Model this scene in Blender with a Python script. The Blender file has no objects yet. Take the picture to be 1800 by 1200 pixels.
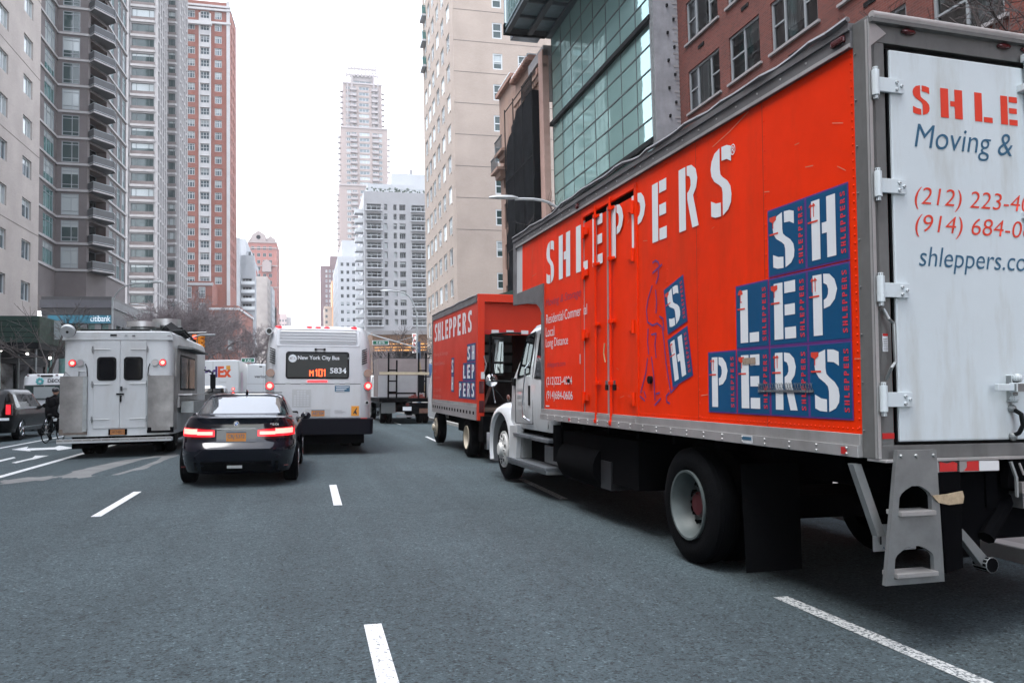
import bpy, bmesh, math, random
from mathutils import Vector, Matrix
R = math.radians
sc = bpy.context.scene
COL = sc.collection
# ------------------------------------------------------------------ camera, sky, sun, exposure
FPX, CAM_H, ROLL = 1400.0, 1.55, R(1.25)          # focal length in photo pixels, eye height, road cross-slope
TH = math.atan(86 / FPX)
PS = math.atan(360 / FPX * math.cos(TH))
RY = Matrix.Rotation(ROLL, 3, 'Y')
EYE = Vector((0, 0, CAM_H))
FW = RY @ Vector((math.sin(PS) * math.cos(TH), math.cos(PS) * math.cos(TH), math.sin(TH)))
RT = RY @ Vector((math.cos(PS), -math.sin(PS), 0))
UP = RT.cross(FW)
cam = bpy.data.cameras.new('camera'); cam_o = bpy.data.objects.new('camera', cam); COL.objects.link(cam_o)
cam.sensor_width = 36; cam.lens = 36 * FPX / 1800; cam.clip_end = 4000; cam.clip_start = 0.05
m = Matrix((RT, UP, -FW)).transposed().to_4x4(); m.translation = EYE
cam_o.matrix_world = m
sc.camera = cam_o
SUN_EL, SUN_ROT = R(68), R(250)
w = bpy.data.worlds.new('World'); sc.world = w; w.use_nodes = True
nt = w.node_tree; nt.nodes.clear()
sky = nt.nodes.new('ShaderNodeTexSky'); sky.sky_type = 'NISHITA'; sky.sun_disc = False
sky.sun_elevation = SUN_EL; sky.sun_rotation = SUN_ROT; sky.dust_density = 1.0; sky.air_density = 1.0
hsv = nt.nodes.new('ShaderNodeHueSaturation'); hsv.inputs['Saturation'].default_value = 0.34
bg = nt.nodes.new('ShaderNodeBackground'); bg.inputs['Strength'].default_value = 0.15
out = nt.nodes.new('ShaderNodeOutputWorld')
nt.links.new(sky.outputs[0], hsv.inputs['Color']); nt.links.new(hsv.outputs[0], bg.inputs[0]); nt.links.new(bg.outputs[0], out.inputs[0])
sl = bpy.data.lights.new('sun', 'SUN'); sl.energy = 0.6; sl.angle = R(30); sl.color = (1, .98, .96)
so = bpy.data.objects.new('sun', sl); COL.objects.link(so)
so.rotation_euler = (R(90) - SUN_EL, 0, math.pi - SUN_ROT)
sc.view_settings.view_transform = 'Standard'; sc.view_settings.look = 'None'; sc.view_settings.gamma = 1
sc.view_settings.exposure = 2.5
sc.cycles.max_bounces = 6; sc.cycles.diffuse_bounces = 3; sc.cycles.glossy_bounces = 3; sc.cycles.volume_bounces = 2
sc.cycles.caustics_reflective = False; sc.cycles.caustics_refractive = False
try: sc.cycles.use_denoising = True
except Exception: pass

# ------------------------------------------------------------------ survey helpers: sight lines -> world points
def ray(u, v): return FW + RT * ((u - 900) / FPX) + UP * ((600 - v) / FPX)
def wX(u, v, X): d = ray(u, v); return EYE + d * (X / d.x)
def wY(u, v, Y): d = ray(u, v); return EYE + d * (Y / d.y)
def wD(u, v, D): return EYE + ray(u, v) * D
CROWN = -3.6
TS = math.tan(ROLL)
def gz(x):
    if x > 6.2: x = 6.2
    return -x * TS if x > CROWN else -CROWN * TS
def ground(u, v):
    d = ray(u, v)
    n = Vector((TS, 0, 1)); t = -(EYE.dot(n)) / d.dot(n); p = EYE + d * t
    if p.x < CROWN:
        t = (-CROWN * TS - CAM_H) / d.z; p = EYE + d * t
    return p
def road_matrix(p, yaw=0, pitch=0, lean=0):
    rl = ROLL if p.x > CROWN else 0
    return Matrix.Translation(p) @ Matrix.Rotation(rl + lean, 4, 'Y') @ Matrix.Rotation(yaw, 4, 'Z') @ Matrix.Rotation(pitch, 4, 'X')
def pix(p):
    q = p - EYE; z = q.dot(FW)
    if z < .1: return (-1e4, -1e4, z)
    return (900 + FPX * q.dot(RT) / z, 600 - FPX * q.dot(UP) / z, z)

# ------------------------------------------------------------------ materials
def M(name, col, rough=.55, metal=0., noise=None, bump=None, coat=0., spec=.5, emit=None, streak=None, ior=None):
    m = bpy.data.materials.new(name); m.use_nodes = True
    nt = m.node_tree; b = nt.nodes['Principled BSDF']; L = nt.links.new
    c = (*col, 1)
    b.inputs['Base Color'].default_value = c; b.inputs['Roughness'].default_value = rough
    b.inputs['Metallic'].default_value = metal; b.inputs['Coat Weight'].default_value = coat; b.inputs['Coat Roughness'].default_value = .05
    b.inputs['Specular IOR Level'].default_value = spec
    if ior: b.inputs['IOR'].default_value = ior
    if emit:
        b.inputs['Emission Color'].default_value = (*emit[0], 1); b.inputs['Emission Strength'].default_value = emit[1]
    tc = nt.nodes.new('ShaderNodeTexCoord'); src = None
    if noise:
        sc_, amt = noise
        n = nt.nodes.new('ShaderNodeTexNoise'); n.inputs['Scale'].default_value = sc_; n.inputs['Detail'].default_value = 6; n.inputs['Roughness'].default_value = .65
        L(tc.outputs['Object'], n.inputs['Vector'])
        r = nt.nodes.new('ShaderNodeMapRange'); r.inputs[1].default_value = .28; r.inputs[2].default_value = .72
        r.inputs[3].default_value = 1 - amt; r.inputs[4].default_value = 1 + amt * .6
        L(n.outputs[0], r.inputs[0])
        mx = nt.nodes.new('ShaderNodeVectorMath'); mx.operation = 'SCALE'; mx.inputs[0].default_value = col
        L(r.outputs[0], mx.inputs['Scale']); src = mx.outputs[0]
        rr = nt.nodes.new('ShaderNodeMapRange'); rr.inputs[3].default_value = min(1, rough * 1.25); rr.inputs[4].default_value = rough * .8
        L(n.outputs[0], rr.inputs[0]); L(rr.outputs[0], b.inputs['Roughness'])
    if streak:                                   # grime with a shape of its own: (colour, amount, (sx,sy,sz))
        dc, amt, ss = streak
        mp = nt.nodes.new('ShaderNodeMapping'); mp.inputs['Scale'].default_value = ss
        L(tc.outputs['Object'], mp.inputs[0])
        n = nt.nodes.new('ShaderNodeTexNoise'); n.inputs['Scale'].default_value = 1; n.inputs['Detail'].default_value = 7; n.inputs['Roughness'].default_value = .7
        L(mp.outputs[0], n.inputs['Vector'])
        r = nt.nodes.new('ShaderNodeMapRange'); r.inputs[1].default_value = .48; r.inputs[2].default_value = .75; r.inputs[3].default_value = 0; r.inputs[4].default_value = amt
        L(n.outputs[0], r.inputs[0])
        mx = nt.nodes.new('ShaderNodeMix'); mx.data_type = 'RGBA'; mx.inputs['A'].default_value = c; mx.inputs['B'].default_value = (*dc, 1)
        L(r.outputs[0], mx.inputs['Factor'])
        if src: L(src, mx.inputs['A'])
        src = mx.outputs['Result']
    if src: L(src, b.inputs['Base Color'])
    if bump:
        sc_, st = bump
        n = nt.nodes.new('ShaderNodeTexNoise'); n.inputs['Scale'].default_value = sc_; n.inputs['Detail'].default_value = 4
        L(tc.outputs['Object'], n.inputs['Vector'])
        bp = nt.nodes.new('ShaderNodeBump'); bp.inputs['Strength'].default_value = st; bp.inputs['Distance'].default_value = .02
        L(n.outputs[0], bp.inputs['Height']); L(bp.outputs[0], b.inputs['Normal'])
    return m
def brick(name, c1, c2, mortar, bw=.22, bh=.075, rough=.9, var=.25):
    m = bpy.data.materials.new(name); m.use_nodes = True
    nt = m.node_tree; b = nt.nodes['Principled BSDF']; L = nt.links.new; b.inputs['Roughness'].default_value = rough
    tc = nt.nodes.new('ShaderNodeTexCoord'); sp = nt.nodes.new('ShaderNodeSeparateXYZ'); L(tc.outputs['Object'], sp.inputs[0])
    ad = nt.nodes.new('ShaderNodeMath'); ad.operation = 'ADD'; L(sp.outputs[0], ad.inputs[0]); L(sp.outputs[1], ad.inputs[1])
    cb = nt.nodes.new('ShaderNodeCombineXYZ'); L(ad.outputs[0], cb.inputs[0]); L(sp.outputs[2], cb.inputs[1])
    bt = nt.nodes.new('ShaderNodeTexBrick'); L(cb.outputs[0], bt.inputs['Vector'])
    bt.inputs['Color1'].default_value = (*c1, 1); bt.inputs['Color2'].default_value = (*c2, 1); bt.inputs['Mortar'].default_value = (*mortar, 1)
    bt.inputs['Scale'].default_value = 1; bt.inputs['Mortar Size'].default_value = bh * .11; bt.inputs['Brick Width'].default_value = bw; bt.inputs['Row Height'].default_value = bh
    n = nt.nodes.new('ShaderNodeTexNoise'); n.inputs['Scale'].default_value = .45; n.inputs['Detail'].default_value = 6; L(tc.outputs['Object'], n.inputs['Vector'])
    r = nt.nodes.new('ShaderNodeMapRange'); r.inputs[1].default_value = .3; r.inputs[2].default_value = .7; r.inputs[3].default_value = 1 - var; r.inputs[4].default_value = 1 + var * .6; L(n.outputs[0], r.inputs[0])
    mx = nt.nodes.new('ShaderNodeVectorMath'); mx.operation = 'SCALE'; L(bt.outputs[0], mx.inputs[0]); L(r.outputs[0], mx.inputs['Scale']); L(mx.outputs[0], b.inputs['Base Color'])
    return m

# ------------------------------------------------------------------ mesh builder
class MB:
    def __init__(s): s.v = []; s.f = []; s.m = []; s.mats = []
    def mi(s, mat):
        if mat not in s.mats: s.mats.append(mat)
        return s.mats.index(mat)
    def poly(s, pts, mat):
        k = len(s.v); s.v += [Vector(p) for p in pts]; s.f.append(tuple(range(k, k + len(pts)))); s.m.append(s.mi(mat)); return s
    def add(s, vs, fs, mat):
        k = len(s.v); s.v += [Vector(p) for p in vs]; i = s.mi(mat)
        for f in fs: s.f.append(tuple(k + j for j in f)); s.m.append(i)
        return s
    def box(s, a, b, mat, X=None):
        x0, y0, z0 = a; x1, y1, z1 = b
        vs = [Vector(p) for p in ((x0, y0, z0), (x1, y0, z0), (x1, y1, z0), (x0, y1, z0), (x0, y0, z1), (x1, y0, z1), (x1, y1, z1), (x0, y1, z1))]
        if X: vs = [X @ p for p in vs]
        return s.add(vs, [(0, 3, 2, 1), (4, 5, 6, 7), (0, 1, 5, 4), (1, 2, 6, 5), (2, 3, 7, 6), (3, 0, 4, 7)], mat)
    def ext(s, pts, vec, mat, capmat=None):
        n = len(pts); vec = Vector(vec); a = [Vector(p) for p in pts]; b = [p + vec for p in a]
        s.add(a + b, [(i, (i + 1) % n, n + (i + 1) % n, n + i) for i in range(n)], mat)
        s.poly(list(reversed(a)), capmat or mat); s.poly(b, capmat or mat); return s
    def cyl(s, p0, p1, r0, mat, r1=None, n=12, caps=True):
        p0, p1 = Vector(p0), Vector(p1); r1 = r0 if r1 is None else r1
        d = (p1 - p0).normalized(); a = d.orthogonal().normalized(); b = d.cross(a)
        A = [p0 + (a * math.cos(t) + b * math.sin(t)) * r0 for t in (2 * math.pi * i / n for i in range(n))]
        B = [p1 + (a * math.cos(t) + b * math.sin(t)) * r1 for t in (2 * math.pi * i / n for i in range(n))]
        s.add(A + B, [(i, (i + 1) % n, n + (i + 1) % n, n + i) for i in range(n)], mat)
        if caps:
            if r0 > 1e-4: s.poly(list(reversed(A)), mat)
            if r1 > 1e-4: s.poly(B, mat)
        return s
    def tube(s, pts, r, mat, n=6):
        for a, b in zip(pts, pts[1:]): s.cyl(a, b, r, mat, n=n)
        for p in pts[1:-1]: s.ball(p, r, mat, 5)
        return s
    def ball(s, c, r, mat, n=8, sc=(1, 1, 1)):
        c = Vector(c); rings = []
        for i in range(n + 1):
            t = math.pi * i / n
            rings.append([c + Vector((r * sc[0] * math.sin(t) * math.cos(2 * math.pi * j / (2 * n)), r * sc[1] * math.sin(t) * math.sin(2 * math.pi * j / (2 * n)), r * sc[2] * math.cos(t))) for j in range(2 * n)])
        return s.loft(rings, mat)
    def loft(s, rings, mat, closed=True, caps=False):
        n = len(rings[0]); vs = [p for r in rings for p in r]; fs = []
        for i in range(len(rings) - 1):
            for j in range(n if closed else n - 1):
                fs.append((i * n + j, i * n + (j + 1) % n, (i + 1) * n + (j + 1) % n, (i + 1) * n + j))
        s.add(vs, fs, mat)
        if caps: s.poly(list(reversed(rings[0])), mat); s.poly(rings[-1], mat)
        return s
    def rev(s, prof, c, axis, mat, n=28, mats=None):
        """lathe: prof = [(along, radius)...] about axis through c"""
        c = Vector(c); d = Vector(axis).normalized(); a = d.orthogonal().normalized(); b = d.cross(a)
        rings = [[c + d * h + (a * math.cos(2 * math.pi * i / n) + b * math.sin(2 * math.pi * i / n)) * max(r, 1e-4) for i in range(n)] for h, r in prof]
        if not mats: return s.loft(rings, mat)
        for i in range(len(rings) - 1): s.loft(rings[i:i + 2], mats[i])
        return s
    def merge(s, o, X):
        for f, mi in zip(o.f, o.m): s.poly([X @ o.v[i] for i in f], o.mats[mi])
        return s
    def mesh(s, name, bevel=0, smooth=None, weld=False, seg=2):
        me = bpy.data.meshes.new(name); me.from_pydata([tuple(p) for p in s.v], [], s.f)
        for mt in s.mats: me.materials.append(mt)
        for p, i in zip(me.polygons, s.m): p.material_index = i
        if bevel or weld or smooth is not None:
            bm = bmesh.new(); bm.from_mesh(me); bmesh.ops.remove_doubles(bm, verts=bm.verts, dist=1e-4)
            bmesh.ops.recalc_face_normals(bm, faces=bm.faces)
            if bevel:
                es = [e for e in bm.edges if len(e.link_faces) == 2 and e.calc_face_angle(0) > R(28)]
                bmesh.ops.bevel(bm, geom=es, offset=bevel, segments=seg, affect='EDGES', profile=.6, clamp_overlap=True)
            bm.to_mesh(me); bm.free()
        if smooth is not None:
            for p in me.polygons: p.use_smooth = True
            me.set_sharp_from_angle(angle=R(smooth))
        me.update(); return me
    def build(s, name, parent=None, bevel=0, smooth=None, weld=False, label=None, seg=2, subsurf=0):
        o = bpy.data.objects.new(name, s.mesh(name, bevel, smooth, weld, seg)); COL.objects.link(o)
        if parent: o.parent = parent
        if label: o['label'] = label
        if subsurf:
            md = o.modifiers.new('subsurf', 'SUBSURF'); md.levels = subsurf; md.render_levels = subsurf
        return o
def tag(o, label=None, cat=None, group=None, kind=None):
    for k, v in (('label', label), ('category', cat), ('group', group), ('kind', kind)):
        if v: o[k] = v
    return o
def thing(name, label, cat, mat=None, group=None):
    o = bpy.data.objects.new(name, None); COL.objects.link(o); o.empty_display_size = .2
    if mat is not None: o.matrix_world = mat if isinstance(mat, Matrix) else Matrix.Translation(mat)
    return tag(o, label, cat, group)
def struct(o): o['kind'] = 'structure'; return o
def copy_tree(o, parent=None):
    c = o.copy(); COL.objects.link(c)
    if parent: c.parent = parent
    for ch in list(o.children): copy_tree(ch, c)
    return c
def text(s, mat, parent, o, U, Vv, size=None, width=None, height=None, name='lettering', shear=0, off=0, align='LEFT', depth=.0015, space=1):
    cu = bpy.data.curves.new('t', 'FONT'); cu.body = s; cu.size = 1; cu.shear = shear; cu.offset = off; cu.space_character = space; cu.extrude = 0
    ob = bpy.data.objects.new('t', cu); COL.objects.link(ob)
    dg = bpy.context.evaluated_depsgraph_get(); dg.update()
    me = bpy.data.meshes.new_from_object(ob.evaluated_get(dg)); bpy.data.objects.remove(ob)
    xs = [v.co.x for v in me.vertices]; ys = [v.co.y for v in me.vertices]
    x0, x1, y0, y1 = min(xs), max(xs), min(ys), max(ys)
    kx = ky = size or 1
    if width: kx = width / (x1 - x0)
    if height: ky = height / (y1 - y0)
    elif width and not size: ky = kx
    if height and not width: kx = ky
    U, Vv, o = Vector(U).normalized(), Vector(Vv).normalized(), Vector(o)
    N = U.cross(Vv)
    dx = {'LEFT': x0, 'CENTER': (x0 + x1) / 2, 'RIGHT': x1}[align]
    yb = y0 if height else 0
    for v in me.vertices: v.co = o + U * ((v.co.x - dx) * kx) + Vv * ((v.co.y - yb) * ky) + N * depth
    me.materials.append(mat)
    ob = bpy.data.objects.new(name, me); COL.objects.link(ob)
    if parent: ob.parent = parent
    return ob
rnd = random.Random(5)
def Mx(o, U, N):
    """local x along U, local y into the wall (-N), z up"""
    U, N = Vector((U[0], U[1], 0)), Vector((N[0], N[1], 0))
    m = Matrix((U, -N, Vector((0, 0, 1)))).transposed().to_4x4(); m.translation = Vector(o); return m
# ------------------------------------------------------------------ shared materials
STEEL = M('galvanised steel', (.29, .31, .315), .42, .7, noise=(6, .2))
ALU = M('dull aluminium', (.50, .50, .50), .42, .6, noise=(3, .18), streak=((.2, .19, .18), .5, (1.5, 1.5, .4)))
DARKMETAL = M('dark frame metal', (.005, .006, .007), .6, spec=.15)
BLACKPL = M('black plastic', (.0045, .005, .006), .55, spec=.15)
RUBBER = M('tyre rubber', (.0035, .004, .005), .85, spec=.08, bump=(60, .3))
CHROME = M('chrome', (.75, .76, .78), .08, 1)
GLASSD = M('dark glass', (.003, .004, .006), .05, spec=.16)
GLASST = M('grey green glass', (.025, .045, .045), .04, spec=.55)
GLASSL = M('pale blind behind glass', (.30, .33, .335), .15, spec=.8)
WHITE = M('white paint', (.60, .62, .64), .38, noise=(2.2, .07), coat=.15, streak=((.30, .27, .23), .4, (2.5, 2.5, .5)))
CLEANWHITE = M('clean white paint', (.60, .62, .64), .35, coat=.3)
REDL = M('lit red lamp', (.6, .01, .015), .25, emit=((1, .01, .02), .42))
REDHOT = M('lit lamp core', (1, .3, .25), .25, emit=((1, .14, .11), .9))
REDDIM = M('red lens', (.065, .004, .006), .25, coat=.2)
AMBERD = M('amber brown lens', (.16, .045, .025), .2, coat=.6)
YELLOWPL = M('yellow plate', (.55, .21, .03), .5, noise=(30, .15))
BLACKINK = M('black lettering', (.015, .015, .02), .5)
WHITEINK = M('white lettering', (.74, .78, .82), .5)
CONC = M('pavement concrete', (.22, .215, .21), .9, noise=(.8, .2), bump=(25, .25))
# ------------------------------------------------------------------ road, pavements
def asphalt_mat():
    m = bpy.data.materials.new('asphalt'); m.use_nodes = True
    nt = m.node_tree; b = nt.nodes['Principled BSDF']; L = nt.links.new
    tc = nt.nodes.new('ShaderNodeTexCoord')
    def noise(scale, det, vec=None, ro=.6):
        n = nt.nodes.new('ShaderNodeTexNoise'); n.inputs['Scale'].default_value = scale; n.inputs['Detail'].default_value = det; n.inputs['Roughness'].default_value = ro
        if vec:
            mp = nt.nodes.new('ShaderNodeMapping'); mp.inputs['Scale'].default_value = vec; L(tc.outputs['Object'], mp.inputs[0]); L(mp.outputs[0], n.inputs['Vector'])
        else: L(tc.outputs['Object'], n.inputs['Vector'])
        return n
    def rng(n, a, b_, c, d):
        r = nt.nodes.new('ShaderNodeMapRange')
        for i, x in enumerate((a, b_, c, d)): r.inputs[i + 1].default_value = x
        L(n.outputs[0], r.inputs[0]); return r
    def mul(a, b_):
        k = nt.nodes.new('ShaderNodeMath'); k.operation = 'MULTIPLY'; L(a.outputs[0], k.inputs[0]); L(b_.outputs[0], k.inputs[1]); return k
    big = rng(noise(.35, 5), .3, .7, .84, 1.14)
    lane = rng(noise(1, 5, (1.1, .05, 1)), .3, .7, .80, 1.18)     # wear along the lanes
    grain = rng(noise(70, 2, ro=.9), .3, .7, .5, 1.55)
    mid = rng(noise(14, 5), .3, .7, .82, 1.2)
    k = mul(mul(big, lane), mul(grain, mid))
    # aggregate: scattered dark pits and pale stones
    vs = nt.nodes.new('ShaderNodeTexVoronoi'); vs.inputs['Scale'].default_value = 62; L(tc.outputs['Object'], vs.inputs['Vector'])
    sx = nt.nodes.new('ShaderNodeSeparateColor'); L(vs.outputs['Color'], sx.inputs[0])
    cr_ = nt.nodes.new('ShaderNodeValToRGB'); el = cr_.color_ramp.elements; cr_.color_ramp.interpolation = 'CONSTANT'
    el[0].position = 0; el[0].color = (.46,) * 3 + (1,); el[1].position = .13; el[1].color = (.97,) * 3 + (1,)
    for ps, vl in ((.45, 1.08), (.80, .90), (.94, 1.65)): e = el.new(ps); e.color = (vl, vl, vl, 1)
    L(sx.outputs[0], cr_.inputs[0])
    k = mul(k, cr_)
    # tar seams and hairline cracks
    vo = nt.nodes.new('ShaderNodeTexVoronoi'); vo.feature = 'DISTANCE_TO_EDGE'; vo.inputs['Scale'].default_value = .16
    nd = noise(1.6, 4); av = nt.nodes.new('ShaderNodeVectorMath'); av.operation = 'ADD'
    sv = nt.nodes.new('ShaderNodeVectorMath'); sv.operation = 'SCALE'; sv.inputs['Scale'].default_value = 1.3; L(nd.outputs['Color'], sv.inputs[0])
    L(tc.outputs['Object'], av.inputs[0]); L(sv.outputs[0], av.inputs[1]); L(av.outputs[0], vo.inputs['Vector'])
    cr = nt.nodes.new('ShaderNodeMapRange'); cr.inputs[1].default_value = 0; cr.inputs[2].default_value = .006; cr.inputs[3].default_value = .72; cr.inputs[4].default_value = 1
    L(vo.outputs['Distance'], cr.inputs[0])
    k = mul(k, cr)
    cv = nt.nodes.new('ShaderNodeVectorMath'); cv.operation = 'SCALE'; cv.inputs[0].default_value = (.043, .061, .069); L(k.outputs[0], cv.inputs['Scale'])
    L(cv.outputs[0], b.inputs['Base Color']); b.inputs['Roughness'].default_value = .88; b.inputs['Specular IOR Level'].default_value = .35
    bp = nt.nodes.new('ShaderNodeBump'); bp.inputs['Strength'].default_value = .5; bp.inputs['Distance'].default_value = .006
    L(grain.outputs[0], bp.inputs['Height']); L(bp.outputs[0], b.inputs['Normal'])
    return m
ASPH = asphalt_mat()
PATCH = M('grey road patch', (.16, .165, .165), .9, noise=(1.2, .3), bump=(60, .3))
def worn(name, col, th):
    m = M(name, col, .7, noise=(14, .12))
    nt = m.node_tree; b = nt.nodes['Principled BSDF']; L = nt.links.new
    n = nt.nodes.new('ShaderNodeTexNoise'); n.inputs['Scale'].default_value = 45; n.inputs['Detail'].default_value = 8; n.inputs['Roughness'].default_value = .75
    tc = nt.nodes.new('ShaderNodeTexCoord'); L(tc.outputs['Object'], n.inputs['Vector'])
    r = nt.nodes.new('ShaderNodeMapRange'); r.inputs[1].default_value = th; r.inputs[2].default_value = th + .06; L(n.outputs[0], r.inputs[0])
    mx = nt.nodes.new('ShaderNodeMix'); mx.data_type = 'RGBA'; mx.inputs['A'].default_value = (.05, .066, .075, 1)
    src = b.inputs['Base Color'].links[0].from_socket
    L(src, mx.inputs['B']); L(r.outputs[0], mx.inputs['Factor']); L(mx.outputs['Result'], b.inputs['Base Color'])
    return m
MARK = worn('white road paint', (.60, .62, .63), .395)
MARKW = worn('worn road paint', (.46, .48, .48), .452)
XL, XR = -14.9, 6.2
b = MB()

for y0, y1 in ((-12, 30), (30, 700)):
    for xa, xb in ((XL, CROWN), (CROWN, XR)):
        b.poly([(xa, y0, gz(xa)), (xb, y0, gz(xb)), (xb, y1, gz(xb)), (xa, y1, gz(xa))], ASPH)
struct(b.build('road', weld=True))
b = MB()
b.poly([(-900, -60, -.9), (900, -60, -.9), (900, 1500, -.9), (-900, 1500, -.9)], CONC)
struct(b.build('ground'))
zl, zr = gz(XL), gz(XR)
STONE = M('kerb stone', (.33, .33, .32), .85, noise=(3, .2))
b = MB(); b.box((XL - .18, -12, zl - .4), (XL, 700, zl + .14), STONE); struct(b.build('kerb', bevel=.015))
b = MB(); b.box((XR, -12, zr - .4), (XR + .18, 700, zr + .14), STONE); struct(b.build('kerb', bevel=.015))
b = MB(); b.box((-60, -12, -.8), (XL - .18, 700, zl + .136), CONC); struct(b.build('pavement'))
b = MB(); b.box((XR + .18, -12, -.8), (60, 700, zr + .136), CONC); struct(b.build('pavement'))
def mark(pts, mat=MARK, dz=.004, name='lane_marking'):
    bb = MB()
    # split at the crown is not needed: every mark lies on one side of it
    bb.poly([(x, y, gz(x) + dz) for x, y in pts], mat); return struct(bb.build(name))
def dash(px, wd=.105, mat=MARK):
    (u0, v0), (u1, v1) = px; a, c = ground(u0, v0), ground(u1, v1)
    return mark([(a.x - wd / 2, a.y), (a.x + wd / 2, a.y), (c.x + wd / 2, c.y), (c.x - wd / 2, c.y)], mat)
dash(((655, 1097), (683, 1203)), .115); dash(((585, 852), (594, 888)), .115)
dash(((242, 864), (168, 908)), .115)
dash(((1372, 1049), (1745, 1208)), .12, MARKW); dash(((917, 842), (992, 877)), .12, MARKW); dash(((749, 767), (773, 778)), .1)
dash(((693, 742), (704, 746)), .1); dash(((557, 738), (559, 742)), .1)
# left: bus-lane line, turn arrow, cycle-lane lines
def lane(x, y0, y1, wd, mat=MARK): return mark([(x - wd / 2, y0), (x + wd / 2, y0), (x + wd / 2, y1), (x - wd / 2, y1)], mat)
gA = ground(0, 838); lane(gA.x, gA.y - 9, gA.y + 60, .16)
gB = ground(40, 780); lane(gB.x, gB.y - 4, gB.y + 60, .14)
def stroke(px, mat=MARK):
    return mark([(p.x, p.y) for p in (ground(u, v) for u, v in px)], mat, name='road_arrow')
stroke([(20, 790), (50, 784.5), (47, 788), (96, 786), (104, 783), (131, 787), (102, 791.5), (98, 789.5), (52, 791.5), (55, 793)])
stroke([(20, 813), (57, 804.5), (62, 800.5), (86, 800.5), (60, 807), (50, 808.5), (28, 814)])
stroke([(-12, 811), (24, 803), (28, 804.5), (-10, 814)])
# rough light patch of asphalt beside the food truck
b = MB()
for j, pp in enumerate(([(100, 838), (150, 822), (235, 806), (305, 797), (312, 800), (262, 822), (190, 836), (120, 841)], [(-5, 846), (60, 838), (108, 836), (92, 842), (0, 852)])):
    P0 = [ground(u, v) for u, v in pp]; pts = []
    for i, a in enumerate(P0):
        c = P0[(i + 1) % len(P0)]
        for t in (0, .2, .4, .6, .8):
            q = a.lerp(c, t); pts.append((q.x + rnd.uniform(-.06, .06), q.y + rnd.uniform(-.15, .15)))
    b.poly([(x, y, gz(x) + .0018 * (j + 1)) for x, y in pts], PATCH)
struct(b.build('road_patch'))
# ------------------------------------------------------------------ buildings
_win = {}
def window_mb(w, h, kind, frame, blind=0, glass=None, fw=.06):
    key = (round(w, 2), round(h, 2), kind, frame.name, blind, (glass or GLASST).name, fw)
    if key in _win: return _win[key]
    b = MB(); g = glass or GLASST
    t = fw
    def bar(x0, x1, z0, z1, y0=-.03): b.box((x0, y0, z0), (x1, .06, z1), frame)
    bar(0, w, 0, t); bar(0, w, h - t, h); bar(0, t, t, h - t); bar(w - t, w, t, h - t)
    vs, hs = [], []
    if kind == 'sash': hs = [h * .5]
    elif kind == 'slider': vs = [w * .62]
    elif kind == 'triple': vs = [w / 3, w * 2 / 3]
    elif kind == 'wide': vs = [w * .22, w * .78]
    elif kind == 'pair': vs = [w * .5]
    elif kind == 'casement': vs = [w * .3, w * .7]; hs = [h * .72]
    elif kind == 'bay': vs = [w * .58]; hs = [h * .2, h * .84]
    elif kind == 'grid': vs = [w * .33, w * .67]; hs = [h * .5]
    elif kind == 'sideleaf': vs = [w * .27, w * .73]
    for x in vs: bar(x - t * .4, x + t * .4, t, h - t, -.02)
    for z in hs: bar(t, w - t, z - t * .4, z + t * .4, -.015)
    if kind == 'sideleaf':
        for a, c in ((t, w * .27), (w * .73, w - t)): bar(a, c, h * .5 - t * .4, h * .5 + t * .4, -.018)
    y = .035
    if blind == 0: b.poly([(t, y, t), (w - t, y, t), (w - t, y, h - t), (t, y, h - t)], g)
    elif blind >= 8: b.poly([(t, y, t), (w - t, y, t), (w - t, y, h - t), (t, y, h - t)], GLASSL if blind == 9 else GLASSW)  # GLASSW panes carry sky glare in their colour
    else:
        zz = t + (h - 2 * t) * (.35 if blind == 1 else .7)
        b.poly([(t, y, t), (w - t, y, t), (w - t, y, zz), (t, y, zz)], g)
        b.poly([(t, y, zz), (w - t, y, zz), (w - t, y, h - t), (t, y, h - t)], GLASSL)
    _win[key] = b; return b
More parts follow.
